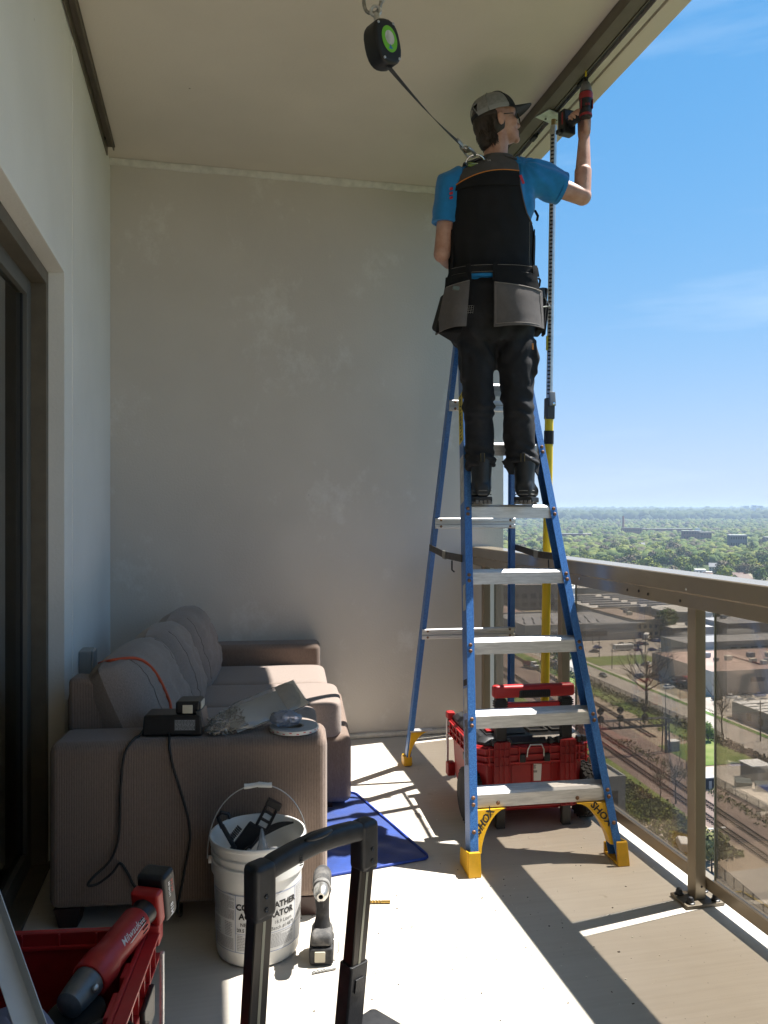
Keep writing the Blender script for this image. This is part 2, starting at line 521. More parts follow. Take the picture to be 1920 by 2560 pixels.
# ================================================================== THE BALCONY
H = 3.56; XW = -0.575; YB = 5.01; Y0 = -5.0
m_floor = concrete_floor()
m_back = stucco('back_wall_paint', (0.655, 0.605, 0.545), patch=(0.88, 0.86, 0.82), patch_amt=0.8)
m_left = stucco('left_wall_paint', (0.80, 0.785, 0.745))
m_ceil = stucco('ceiling_paint', (0.69, 0.62, 0.53))
m_bead = mat('caulk_bead', (0.68, 0.65, 0.58), rough=0.8, var=0.1, vs=20, bump=0.003, bs=25)
m_brown = mat('brown_aluminium', (0.112, 0.092, 0.062), rough=0.42, metal=0.25, var=0.08, vs=9)
m_brown2 = mat('brown_aluminium_dull', (0.13, 0.108, 0.078), rough=0.55, metal=0.1, var=0.12, vs=9)
m_cream = mat('cream_metal', (0.62, 0.57, 0.48), rough=0.6, var=0.05, vs=8)
m_black = mat('black_rubber', (0.012, 0.012, 0.013), rough=0.7)
m_bplast = mat('black_plastic', (0.014, 0.014, 0.016), rough=0.42, var=0.3, vs=40, bump=0.0004, bs=300)
m_steel = mat('zinc_steel', (0.55, 0.55, 0.54), rough=0.35, metal=0.9, var=0.12, vs=30)
m_alu = mat('aluminium', (0.70, 0.70, 0.69), rough=0.38, metal=0.55, var=0.10, vs=14, stretch=(1, 8, 8))
m_chrome = mat('chrome', (0.75, 0.75, 0.76), rough=0.12, metal=1.0)
m_white = mat('white_plastic', (0.78, 0.77, 0.74), rough=0.35, var=0.04, vs=12)

fl = MB().box(-0.85, 1.93, Y0-0.3, YB+0.35, -0.22, 0.0)
floor = struct(fl.build('balcony_floor', m_floor, bevel=0.004))
ce = MB().box(-0.85, 1.90, Y0-0.3, YB+0.35, H, H+0.24)
ceiling = struct(ce.build('ceiling', m_ceil, smooth=0))

bw = MB().box(XW, 1.925, YB, YB+0.22, 0.0, H)
back_wall = tag(bw.build('back_wall', m_back, bevel=0.004), 'blotchy beige end wall of the balcony behind the sofa and ladder', 'wall')
# caulked cove along the top of the back wall, uneven
def bead(u, v):
    x = XW + u*2.42
    a = v*PI/2*1.0
    k = 0.028 + 0.006*mnoise.noise((x*3.1, 0, 7)) + 0.004*mnoise.noise((x*11, 2, 0))
    return (x, YB - k*math.cos(a)*1.0 - 0.001, H - 0.002 - k*math.sin(a)*1.25)
b = MB().grid(bead, 90, 5); b.build('caulk_bead', m_bead, back_wall, smooth=60)
b = MB().rbox(((XW+1.9)/2, YB-0.018, 0.016), (1.9-XW, 0.036, 0.032), 0.012, 2)
b.build('base_fillet', m_bead, back_wall)

lw = MB().box(XW-0.225, XW, 3.48, YB, 0, H).box(XW-0.225, XW, Y0, 3.478, 2.43, H)
left_wall = tag(lw.build('left_wall', m_left, bevel=0.004), 'pale grey side wall with the glass door recess behind the sofa', 'wall')
# the raised coat stops a hand's breadth short of the door edge
MB().box(XW-0.001, XW+0.004, 3.655, YB-0.002, 0.0, H-0.05).build('render_coat', m_left, left_wall, bevel=0.002)
ew = MB().box(-0.85, 1.925, Y0-0.22, Y0, 0, H)
tag(ew.build('end_wall', m_back), 'beige end wall of the balcony behind the photographer', 'wall')

# brown angle trim where ceiling meets the left wall
tr = MB()
tr.box(XW+0.0045, XW+0.012, Y0, 4.82, H-0.062, H-0.002)
tr.box(XW+0.012, XW+0.052, Y0, 4.82, H-0.012, H-0.002)
tr.box(XW+0.040, XW+0.048, Y0, 4.82, H-0.030, H-0.0125)
trim = tag(tr.build('ceiling_trim', m_brown2, bevel=0.0012), 'dark brown metal trim along the ceiling above the left wall', 'trim')
MB().lathe([(0.001, 0), (0.009, 0.001), (0.009, 0.006), (0.001, 0.008)], 10, xf((XW+0.012, 4.66, H-0.035), (0, PI/2, 0))).build('screw', m_black, trim)

# sliding glass door in the left wall
m_dark_int = mat('dim_interior', (0.35, 0.34, 0.32), rough=0.9)
m_curt = mat('curtain', (0.66, 0.67, 0.64), rough=0.9, var=0.35, vs=3, stretch=(1, 9, 0.2))
m_doorglass = glass_mat('door_glass', (0.76, 0.80, 0.78), refl=0.04, edge=0.9)
dr = thing('sliding_door', 'dark glass sliding door with grey-brown aluminium frame in the left wall', 'door', (0, 0, 0))
f = MB()
f.box(XW-0.215, XW-0.062, 3.435, 3.476, 0.02, 2.426)            # far jamb
f.box(XW-0.215, XW-0.062, Y0, 3.4345, 2.37, 2.426)              # head
f.box(XW-0.215, XW-0.050, Y0, 3.476, 0.001, 0.0195)             # sill track
f.build('frame', m_brown2, dr, bevel=0.003)
s_ = MB()
s_.box(XW-0.160, XW-0.120, 3.365, 3.4345, 0.02, 2.3695).box(XW-0.160, XW-0.120, Y0, 3.3645, 2.305, 2.3695).box(XW-0.160, XW-0.120, Y0, 3.3645, 0.02, 0.10)
s_.build('sash', mat('sash_grey', (0.14, 0.135, 0.12), rough=0.45, metal=0.2), dr, bevel=0.003)
MB().box(XW-0.146, XW-0.140, Y0, 3.3645, 0.10, 2.305).build('glass_pane', m_doorglass, dr, smooth=0)
MB().box(XW-0.150, XW-0.1365, 3.352, 3.3648, 0.10, 2.305).build('gasket', m_black, dr)
# room beyond the door
r = MB()
r.box(-2.6, -0.805, Y0, 3.9, -0.12, -0.02).box(-2.6, -0.805, Y0, 3.9, 2.6, 2.7).box(-2.7, -2.6, Y0, 3.9, -0.02, 2.6).box(-2.6, -0.805, 3.9, 4.0, -0.02, 2.6).box(-2.6, -0.805, Y0-0.1, Y0, -0.02, 2.6)
struct(r.build('room_interior', m_dark_int, smooth=0))
def curtain(u, v):
    y = Y0+0.1 + u*(3.75-Y0)
    return (-0.95 + 0.035*math.sin(u*210) + 0.012*math.sin(u*517), y, 0.02 + v*2.4)
tag(MB().grid(curtain, 700, 2).build('curtain', m_curt, smooth=80), 'dim grey curtain hanging inside the glass door', 'curtain')

# power outlet behind the sofa
ol = thing('power_outlet', 'grey weatherproof power outlet low on the wall behind the sofa', 'outlet', (XW+0.004, 3.86, 0.76))
MB().rbox((0.028, 0, 0), (0.056, 0.115, 0.115), 0.008).build('housing', mat('grey_plastic', (0.28, 0.29, 0.29), rough=0.5), ol)
MB().rbox((0.0615, 0.0, 0.005), (0.012, 0.10, 0.10), 0.005).build('cover', mat('grey_plastic2', (0.33, 0.34, 0.34), rough=0.4), ol)

# ------------------------------------------------------------------ header track under the ceiling edge
HB = 3.497
hd = thing('header_track', 'long brown and cream aluminium header track under the ceiling edge', 'track', (1.75, 0, HB))
def hbox(x0, x1, z0, z1): return MB().box(x0-1.75, x1-1.75, Y0, YB-0.036, z0-HB, z1-HB)
hbox(1.655, 1.722, HB+0.002, H-0.0015).build('brown_channel', m_brown2, hd, bevel=0.004)
hbox(1.7225, 1.7275, HB-0.002, H-0.0015).build('lip', m_brown, hd, bevel=0.0012)
hbox(1.728, 1.7555, HB+0.040, H-0.0015).build('slot_back', m_black, hd)
hbox(1.728, 1.7400, HB+0.0015, HB+0.0395).build('gasket', m_black, hd)
hbox(1.756, 1.7885, HB-0.001, H-0.0015).build('cream_channel', m_cream, hd, bevel=0.002)
hbox(1.789, 1.8055, HB+0.016, H-0.0015).build('groove', mat('tan_metal', (0.30, 0.26, 0.20), rough=0.6), hd)
hbox(1.806, 1.8985, HB+0.003, H-0.0015).build('drip_edge', m_ceil, hd, bevel=0.006)
# track carriage bracket near the man's chin and by the prop
for yy in (3.47, 4.05):
    MB().box(1.7285-1.75, 1.7545-1.75, yy, yy+0.06, -0.012, 0.012).build('carriage', m_black, hd, bevel=0.003)

# ------------------------------------------------------------------ railing
m_tint = glass_mat('smoked_glass', (0.80, 0.755, 0.70), refl=0.012, edge=0.5, haze=0.10, hazecol=(0.50, 0.48, 0.45))
m_gedge = mat('glass_edge', (0.45, 0.52, 0.47), rough=0.15)
rl = thing('balcony_railing', 'bronze aluminium balcony railing with smoked glass panels', 'railing', (1.78, 2.6, 0))
def rx(x): return x-1.78
def ry(y): return y-2.6
prof = [(1.700, 1.212), (1.705, 1.217), (1.825, 1.217), (1.830, 1.212), (1.830, 1.098), (1.802, 1.098), (1.802, 1.108), (1.735, 1.108), (1.735, 1.098), (1.708, 1.098), (1.708, 1.148), (1.7035, 1.151), (1.700, 1.153)]
n = len(prof)
mb = MB()
ya, yb = ry(Y0+0.004), ry(YB-0.003)
vs = [(rx(x), ya, z) for x, z in prof] + [(rx(x), yb, z) for x, z in prof]
fs = [tuple(range(n)), tuple(range(2*n-1, n-1, -1))] + [(i, n+i, n+(i+1) % n, (i+1) % n) for i in range(n)]
mb.add(vs, fs)
m_rail = mat('bronze_rail', (0.33, 0.275, 0.20), rough=0.24, metal=0.35, var=0.05, vs=5, bump=0.0006, bs=6, bstretch=(6, 0.6, 6))
top_rail = mb.build('top_rail', m_rail, rl, bevel=0.0015)
mb = MB().box(rx(1.806), rx(1.838), ya, yb, 0.046, 0.094)
bot = mb.build('bottom_rail', m_rail, rl, bevel=0.002)
POSTS = [2.649-1.16*6, 2.649-1.16*5, 2.649-1.16*4, 2.649-1.16*3, 2.649-1.16*2, 2.649-1.16, 2.649, 2.649+1.135, 4.955]
m_post = mat('bronze_post', (0.32, 0.265, 0.19), rough=0.34, metal=0.35, var=0.10, vs=7, stretch=(1, 1, 0.25), bump=0.0004, bs=40)
m_plate = mat('plate_bronze', (0.17, 0.14, 0.10), rough=0.55, metal=0.2, var=0.25, vs=25)
for py in POSTS:
    y0 = ry(py)
    MB().rbox((rx(1.7805), y0, 0.555), (0.045, 0.052, 1.083), 0.004, 2).build('post', m_post, rl)
    pl = MB().rbox((rx(1.778), y0-0.008, 0.0075), (0.155, 0.112, 0.013), 0.003, 2).build('base_plate', m_plate, rl)
    for sx in (-1, 1):
        for sy in (-1, 1):
            px_, py_ = rx(1.778)+sx*0.052, y0-0.008+sy*0.036
            MB().lathe([(0.0005, 0.0145), (0.0165, 0.0142), (0.0165, 0.018), (0.0125, 0.020), (0.0118, 0.030), (0.008, 0.036), (0.0005, 0.038)], 12, xf((px_, py_, 0))).build('bolt_cap', m_bplast, pl)
    for zz in (0.06,):
        MB().lathe([(0.0005, 0), (0.0045, 0.0005), (0.0005, 0.002)], 8, xf((rx(1.784), y0-0.0262, zz), (PI/2, 0, 0))).build('weep_hole', m_black, pl)
for i in range(len(POSTS)-1):
    g0, g1 = POSTS[i]+0.040, POSTS[i+1]-0.056
    p = MB().box(rx(1.817), rx(1.825), ry(g0), ry(g1), 0.0945, 1.107).build('glass_panel', m_tint, rl, smooth=0)
    MB().box(rx(1.8165), rx(1.8255), ry(g1), ry(g1)+0.0025, 0.0945, 1.107).build('glass_edge', m_gedge, p, smooth=0)
    MB().box(rx(1.8165), rx(1.8255), ry(g0)-0.0025, ry(g0), 0.0945, 1.107).build('glass_edge', m_gedge, p, smooth=0)
for (yy, zz) in ((3.02, 1.122), (2.93, 1.126), (2.64, 1.118), (2.59, 1.166), (3.46, 1.132), (2.86, 1.12)):
    big = 0.006 if zz < 1.15 else 0.005
    MB().lathe([(0.0004, 0), (big, 0.0008), (big*0.7, 0.003), (0.0004, 0.004)], 8, xf((rx(1.707 if zz < 1.15 else 1.699), ry(yy), zz), (0, -PI/2, 0))).build('screw', m_steel if zz > 1.13 else m_black, top_rail)

# ================================================================== STEPLADDER
m_blue = mat('blue_fibreglass', (0.026, 0.105, 0.34), rough=0.38, col2=(0.075, 0.235, 0.56), vs=230, ramp=(0.38, 0.66), bump=0.0003, bs=260, spec=0.6)
m_yel = mat('yellow_plastic', (0.72, 0.40, 0.012), rough=0.4, var=0.08, vs=30)
m_rust = mat('rusty_rivet', (0.22, 0.12, 0.07), rough=0.6, metal=0.4, var=0.3, vs=80)
m_tread = mat('worn_aluminium', (0.66, 0.655, 0.64), rough=0.42, metal=0.45, var=0.14, vs=9, stretch=(1.5, 12, 12))
m_spread = mat('spreader_steel', (0.055, 0.045, 0.035), rough=0.5, metal=0.4, var=0.4, vs=25)
m_ylab = mat('yellow_label', (0.80, 0.62, 0.03), rough=0.5, var=0.06, vs=40)
m_wlab = mat('worn_paper_label', (0.52, 0.52, 0.50), rough=0.7, var=0.25, vs=50, stretch=(1, 1, 0.4))
LZ = 2.36
ld = thing('stepladder', 'blue fibreglass stepladder with silver steps under the standing man', 'ladder', (1.345, 2.99, 0), rad(-3.0))
def front_pt(s, z, dx=0, dy=0):           # s=-1 left, +1 right : outer edge of the front rail
    return Vector((s*(0.328 - 0.170*z/LZ) + dx, 0.775*z/LZ + dy, z))
def rear_pt(s, z, dx=0, dy=0):
    return Vector((s*(0.322 - 0.165*z/LZ) + dx, 1.385 - 0.52*z/LZ + dy, z))
def channel(s, p0, p1, dep, fla, t):
    """C section: web on the outer side, flanges pointing in"""
    M = MB(); d = (p1-p0).normalized()
    ax = Vector((-s, 0, 0)); ax = (ax - d*ax.dot(d)).normalized()       # inward
    ay = d.cross(ax); ay = ay if ay.y > 0 else -ay                       # away
    prof = [(0, 0), (fla, 0), (fla, t), (t, t), (t, dep-t), (fla, dep-t), (fla, dep), (0, dep)]
    a = [p0 + ax*x + ay*y for x, y in prof]; b = [p1 + ax*x + ay*y for x, y in prof]
    n = len(prof)
    M.add(a+b, [tuple(range(n)), tuple(range(2*n-1, n-1, -1))] + [(i, n+i, n+(i+1) % n, (i+1) % n) for i in range(n)])
    return M, ax, ay, d
rails = {}
for s in (-1, 1):
    M, ax, ay, d = channel(s, front_pt(s, 0.012), front_pt(s, LZ), 0.078, 0.034, 0.0045)
    rails[s] = (M.build('front_rail', m_blue, ld, bevel=0.0015), ax, ay, d)
    M, ax2, ay2, d2 = channel(s, rear_pt(s, 0.012), rear_pt(s, LZ-0.02), 0.052, 0.026, 0.0045)
    rr = M.build('rear_rail', m_blue, ld, bevel=0.0015)
    rails[s] += (rr, ax2, ay2, d2)
# steps
for i in range(1, 8):
    z = 0.296*i
    xl = front_pt(-1, z).x + 0.0055; xr = front_pt(1, z).x - 0.0055
    y0 = front_pt(1, z).y - 0.001
    prof = [(y0+0.001, z-0.062), (y0+0.001, z-0.010), (y0+0.010, z)]
    k = 8
    for j in range(k):
        yy = y0+0.014+j*0.0088
        prof += [(yy, z), (yy+0.002, z-0.0018), (yy+0.0042, z-0.0018), (yy+0.0062, z)]
    prof += [(y0+0.088, z), (y0+0.090, z-0.004), (y0+0.090, z-0.045), (y0+0.087, z-0.045), (y0+0.087, z-0.006), (y0+0.012, z-0.006), (y0+0.005, z-0.012), (y0+0.005, z-0.060)]
    n = len(prof)
    vs = [(xl, y, zz) for y, zz in prof] + [(xr, y, zz) for y, zz in prof]
    fs = [tuple(range(n)), tuple(range(2*n-1, n-1, -1))] + [(a, n+a, n+(a+1) % n, (a+1) % n) for a in range(n)]
    st = MB().add(vs, fs).build('step', m_tread, ld, smooth=20)
    for s in (-1, 1):
        for zz in (z-0.018, z-0.043):
            p = front_pt(s, zz, -s*0.016, -0.0005)
            MB().lathe([(0.0004, 0.006), (0.006, 0.0045), (0.0088, 0.0005), (0.0088, -0.001)], 10, xf(p, (PI/2, 0, 0))).build('rivet', m_rust, rails[s][0])
    if i == 1:
        for dx in (-0.185, 0.16):
            MB().lathe([(0.0004, 0.006), (0.006, 0.0045), (0.0088, 0.0005), (0.0088, -0.001)], 10, xf((dx, y0+0.001, z-0.046), (PI/2, 0, 0))).build('rivet', m_rust, st)
# top cap
MB().rbox((0, 0.82, LZ+0.01), (0.40, 0.19, 0.055), 0.012).build('top_cap', m_bplast, ld)
# rear horizontal braces
for z in (0.80, 1.41, 2.02):
    for dz in (0.0, -0.052):
        xl = rear_pt(-1, z+dz).x; xr = rear_pt(1, z+dz).x; y0 = rear_pt(1, z+dz).y
    xl = rear_pt(-1, z).x+0.002; xr = rear_pt(1, z).x-0.002; y0 = rear_pt(1, z).y-0.008
    prof = [(y0, z), (y0+0.004, z+0.004), (y0+0.020, z+0.004), (y0+0.020, z-0.052), (y0+0.004, z-0.052), (y0, z-0.048), (y0, z-0.033), (y0+0.012, z-0.029), (y0+0.012, z-0.019), (y0, z-0.015)]
    n = len(prof)
    vs = [(xl, y, zz) for y, zz in prof] + [(xr, y, zz) for y, zz in prof]
    MB().add(vs, [tuple(range(n)), tuple(range(2*n-1, n-1, -1))] + [(a, n+a, n+(a+1) % n, (a+1) % n) for a in range(n)]).build('rear_brace', m_alu, ld, smooth=20)
    for s in (-1, 1):
        for dz in (-0.007, -0.041):
            MB().lathe([(0.0004, 0.005), (0.007, 0.001), (0.007, 0)], 8, xf((s*(xr-0.03), y0-0.0005, z+dz), (PI/2, 0, 0))).build('rivet', m_rust, rails[s][4])
# spreader bars with a hinge in the middle
for s in (-1, 1):
    a = front_pt(s, 1.235, s*0.003, 0.05); c = rear_pt(s, 1.255, s*0.003, 0.03); mid = (a+c)/2 + Vector((0, 0, -0.012))
    sp = MB()
    for p, q in ((a, mid), (mid, c)):
        Mx, L = frame_to(p, q, (0, 0, 1)); sp.box(-0.017, 0.017, -0.0025, 0.0025, 0, L, Mx)
    spo = sp.build('spreader', m_spread, ld, bevel=0.001)
    Mx, L = frame_to(mid-(c-a).normalized()*0.03, mid+(c-a).normalized()*0.03, (0, 0, 1))
    MB().box(-0.02, 0.02, -0.005, 0.005, 0, L, Mx).build('hinge_plate', mat('dull_zinc', (0.30, 0.29, 0.25), rough=0.5, metal=0.6, var=0.2, vs=30), spo, bevel=0.001)
    MB().tube([a+Vector((0, 0.18, -0.02)), a+Vector((0, 0.18, -0.065)), a+Vector((-s*0.012, 0.18, -0.075))], 0.004, 6).build('hook', m_black, spo)
# feet
for s in (-1, 1):
    b = front_pt(s, 0.0)
    ft = MB()
    x0, x1 = (b.x-0.012, b.x+0.040) if s < 0 else (b.x-0.040, b.x+0.012)
    # open boot: front toe cap, outer wall, sole
    ft.add([(x0, -0.016, 0.001), (x1, -0.016, 0.001), (x1-0.004*(s > 0), -0.002, 0.094), (x0+0.004*(s < 0), -0.002, 0.094), (x0, 0.0, 0.001), (x1, 0.0, 0.001), (x1-0.004, 0.013, 0.094), (x0+0.004, 0.013, 0.094)],
           [(0, 1, 2, 3), (7, 6, 5, 4), (0, 4, 5, 1), (3, 2, 6, 7), (0, 3, 7, 4), (1, 5, 6, 2)])
    ox = b.x - s*(-0.012)
    xa, xb = (b.x-0.012, b.x-0.004) if s < 0 else (b.x+0.004, b.x+0.012)
    ft.add([(xa, 0.0, 0.001), (xb, 0.0, 0.001), (xb, 0.125, 0.001), (xa, 0.125, 0.001), (xa, 0.012, 0.094), (xb, 0.012, 0.094), (xb, 0.118, 0.072), (xa, 0.118, 0.072)],
           [(0, 3, 2, 1), (4, 5, 6, 7), (0, 1, 5, 4), (1, 2, 6, 5), (2, 3, 7, 6), (3, 0, 4, 7)])
    ft.box(min(x0, x1), max(x0, x1), 0.0, 0.125, 0.0008, 0.0125)
    ft.box(min(x0, x1), max(x0, x1), 0.112, 0.125, 0.012, 0.050)
    ft.build('front_foot', m_yel, ld, bevel=0.003)
    p = front_pt(s, 0.16, -s*0.016, -0.0005)
    for zz in (0.155,):
        MB().lathe([(0.0004, 0.006), (0.006, 0.0045), (0.0088, 0.0005), (0.0088, -0.001)], 10, xf(front_pt(s, zz, -s*0.016, -0.0005), (PI/2, 0, 0))).build('rivet', m_rust, rails[s][0])
    b = rear_pt(s, 0.0)
    MB().rbox((b.x-s*0.012, b.y+0.024, 0.030), (0.052, 0.075, 0.058), 0.010).build('rear_foot', m_yel, ld)
# curved yellow knee braces between the rails and the lowest step
def knee(s, base, top, width, depth, name, yoff):
    """quarter-arc gusset in the plane of the rails"""
    M = MB(); N = 10; P0 = base; P1 = top
    def arc(t):
        a = t*PI/2
        return (P0[0] + (P1[0]-P0[0])*(1-math.cos(a)), P0[1] + (P1[1]-P0[1])*math.sin(a))
    ins = []; outs = []
    for i in range(N+1):
        t = i/N; x, z = arc(t); ins.append((x, z))
    vsf = []
    return ins
for s in (-1, 1):
    # front brace: foot at z=.13 on the rail, top under step 1
    N = 12
    z0, z1 = 0.070, 0.231
    xr0 = front_pt(s, z0).x - s*0.012; xr1 = front_pt(s, z1).x - s*0.005
    span = 0.158
    inner = []; outer = []
    for i in range(N+1):
        t = i/N; a = t*PI/2
        inner.append((xr0 - s*(0.036 + (span-0.036)*(1-math.cos(a))**0.75), z0+0.005 + (z1-z0-0.005)*math.sin(a)))
    for i in range(N+1):
        t = i/N
        z = z0 + (z1-z0)*t
        outer.append((front_pt(s, z).x - s*(0.012 if t < 1 else 0.012), z))
    vs = []; fs = []
    def yy(z): return front_pt(s, z).y
    rows = []
    for (xi, zi), (xo, zo) in zip(inner, outer):
        rows.append([(xo, yy(zo)+0.006, zo), (xi, yy(zi)+0.004, zi), (xi, yy(zi)+0.052, zi), (xo, yy(zo)+0.052, zo)])
    kn = MB().loft([[Vector(p) for p in r] for r in rows]).build('knee_brace', m_yel, ld, bevel=0.002)
    # word on the brace
    mid_i = inner[7]; mid_o = outer[8]
    ang = math.atan2(inner[10][1]-inner[3][1], inner[10][0]-inner[3][0])
    if s > 0: ang += PI
    tx = MB()
    cxy = Vector((mid_i[0]*0.58+mid_o[0]*0.42, 0, mid_i[1]*0.58+mid_o[1]*0.42+0.001))
    def plc(p):
        q = Vector((p.x*math.cos(ang)-p.y*math.sin(ang), 0, p.x*math.sin(ang)+p.y*math.cos(ang))) + cxy
        return (q.x, yy(q.z)+0.0025, q.z)
    add_text(tx, 'SHOX', 0.040, plc, bold=0.0012, shear=0.15)
    tx.build('lettering', m_black, kn, smooth=0)
    # rear brace
    z0, z1 = 0.05, 0.205
    rows = []
    for i in range(N+1):
        t = i/N; a = t*PI/2
        zi = z0 + (z1-z0)*math.sin(a); zo = z0 + (z1-z0)*t
        xi = rear_pt(s, zi).x - s*(0.020 + 0.095*(1-math.cos(a))); xo = rear_pt(s, zo).x - s*0.008
        y = rear_pt(s, zi).y
        rows.append([(xo, y-0.004, zo), (xi, y-0.004, zi), (xi, y+0.035, zi), (xo, y+0.035, zo)])
    MB().loft([[Vector(p) for p in r] for r in rows]).build('knee_brace', m_yel, ld, bevel=0.002)
    xa = rear_pt(s, z1).x - s*0.003; xb = xa - s*0.135
    MB().box(min(xa, xb), max(xa, xb), rear_pt(s, z1).y-0.006, rear_pt(s, z1).y+0.045, z1+0.0005, z1+0.008).build('brace_plate', m_alu, ld, bevel=0.001)
# labels on the outer web of the left front rail
rail, ax, ay, d = rails[-1][:4]
def onweb(z0, w0, w1, z1, off=0.0008):
    o = front_pt(-1, z0)
    a = [o + ay*w0 - ax*off, o + ay*w1 - ax*off]
    o2 = front_pt(-1, z1)
    return [a[0], a[1], o2 + ay*w1 - ax*off, o2 + ay*w0 - ax*off]
def web_label(z0, z1, w0, w1, m, name='label'):
    q = onweb(z0, w0, w1, z1); q2 = onweb(z0, w0, w1, z1, -0.0002)
    return MB().add(q+q2, [(0, 1, 2, 3), (7, 6, 5, 4), (0, 4, 5, 1), (1, 5, 6, 2), (2, 6, 7, 3), (3, 7, 4, 0)]).build(name, m, rail, smooth=0)
yl = web_label(1.79, 2.03, 0.004, 0.076, m_ylab)
tx = MB()
o = front_pt(-1, 1.91)
add_text(tx, 'FEATHERLITE', 0.041, lambda p: o + ay*(0.040-p.y*-1.0) - ax*0.0016 + d*(-p.x), bold=0.0008)
tx.build('lettering', m_black, rail, smooth=0)
web_label(1.50, 1.72, 0.008, 0.070, m_wlab); web_label(1.02, 1.13, 0.010, 0.050, m_wlab)
web_label(0.60, 0.70, 0.010, 0.066, m_wlab); web_label(0.40, 0.575, 0.012, 0.060, mat('faded_dark_label', (0.06, 0.07, 0.10), rough=0.6, col2=(0.35, 0.36, 0.38), vs=60, ramp=(0.5, 0.7)))
web_label(0.71, 0.735, 0.010, 0.066, m_black); web_label(0.60, 0.612, 0.012, 0.06, m_black)
rlab = MB(); 

# ================================================================== JACK POST (support pole)
pp = thing('support_pole', 'yellow and steel telescopic support pole propping the header track', 'pole', (1.742, 3.95, 0))
top = Vector((1.742-1.742, 3.82-3.95, HB-0.006)); base = Vector((0, 0, 0.006))
def along(t): return base + (top-base)*t
MB().rbox((0, 0, 0.005), (0.11, 0.11, 0.008), 0.002).build('foot_plate', m_yel, pp)
MB().tube([along(0.003), along(0.556)], 0.0225, 16).build('lower_tube', mat('yellow_paint', (0.78, 0.55, 0.015), rough=0.35, var=0.08, vs=12, stretch=(1, 1, 0.3)), pp)
MB().tube([along(0.515), along(0.535)], 0.0255, 16).build('grip', m_black, pp)
Mx, L = frame_to(along(0.552), along(0.584))
MB().box(-0.022, 0.022, -0.026, 0.022, 0, L, Mx).build('clamp', mat('pole_clamp', (0.06, 0.062, 0.065), rough=0.45, metal=0.3), pp, bevel=0.006)
MB().rbox((0, 0, 0), (0.034, 0.014, 0.075), 0.005, 2, xf(along(0.580)+Vector((0.004, -0.028, 0.006)), (rad(-8), 0, 0))).build('lever', mat('lever_grey', (0.22, 0.23, 0.24), rough=0.4), pp)
MB().lathe([(0.0005, 0.012), (0.008, 0.010), (0.010, 0.0)], 10, xf(along(0.574)+Vector((0.006, -0.034, 0)), (PI/2, 0, 0))).build('bolt', m_chrome, pp)
MB().tube([along(0.575), along(0.985)], 0.0168, 16).build('upper_tube', m_steel, pp)
sl = MB(); Mx, L = frame_to(along(0.590), along(0.978))
axv = (top-base).normalized()
k = 68
for i in range(k):
    c = along(0.590 + (0.975-0.590)*i/k)
    sl.cbox((0, 0, 0), (0.0145, 0.006, 0.0075), Matrix.Translation(c + Vector((-0.0105, -0.0130, 0))) @ Matrix.Rotation(rad(-40), 4, 'Z'))
sl.build('notches', m_black, pp, smooth=0)
MB().box(-0.0125, 0.0125, -0.0187, -0.0179, 0, 0.075, frame_to(along(0.655), along(0.70))[0] @ Matrix.Rotation(rad(-90), 4, 'Z')).build('label', m_ylab, pp, smooth=0)
MB().tube([along(0.978), along(0.994)], 0.013, 12).build('nut', mat('brass', (0.45, 0.33, 0.16), rough=0.35, metal=0.9), pp)
hp = MB().rbox((0.0, 0.02, 0), (0.125, 0.105, 0.006), 0.002, 2, xf(top+Vector((0.0, 0, 0)), (rad(3), rad(4), rad(18)))).build('head_plate', m_steel, pp)
for sx in (-0.03, 0.03):
    MB().lathe([(0.0004, -0.003), (0.006, -0.0025), (0.006, 0.0)], 8, xf(top+Vector((sx, 0.035, -0.0035)))).build('hole', m_black, hp)

# ================================================================== RED ROLLING TOOL CHEST under the ladder
m_red = mat('red_plastic', (0.34, 0.016, 0.018), rough=0.42, var=0.10, vs=14, bump=0.0003, bs=250)
m_redl = mat('red_plastic_bright', (0.47, 0.024, 0.026), rough=0.40, var=0.08, vs=14)
m_dkgrey = mat('charcoal_plastic', (0.030, 0.031, 0.034), rough=0.36, var=0.25, vs=30, bump=0.0003, bs=250)
m_label = mat('paper_label', (0.72, 0.71, 0.67), rough=0.6)
m_ink = mat('label_ink', (0.03, 0.03, 0.03), rough=0.7)
m_tyre = mat('tyre_rubber', (0.02, 0.02, 0.021), rough=0.75, var=0.5, vs=30)
tb = thing('rolling_tool_chest', 'red rolling tool chest with pull handle and knobbly wheels under the ladder', 'tool box', (1.462, 3.43, 0), rad(-3.0))
tb.scale = (1.05, 1.0, 1.0)
# tapered tub: outline at the floor, at the rim
def ring(x, y0, y1, z, c=0.035):
    return [Vector(p) for p in ((-x+c, y0, z), (x-c, y0, z), (x, y0+c, z), (x, y1-c, z), (x-c, y1, z), (-x+c, y1, z), (-x, y1-c, z), (-x, y0+c, z))]
body = MB().loft([ring(0.228, 0.035, 0.47, 0.065), ring(0.238, 0.015, 0.50, 0.11), ring(0.242, 0.012, 0.518, 0.285)])
bd = body.build('tub', m_red, tb, bevel=0.006)
rim = MB().loft([ring(0.238, 0.006, 0.525, 0.286), ring(0.250, -0.012, 0.535, 0.292), ring(0.258, -0.016, 0.541, 0.372), ring(0.252, -0.010, 0.535, 0.380)])
rimo = rim.build('rim', m_red, tb, bevel=0.003)
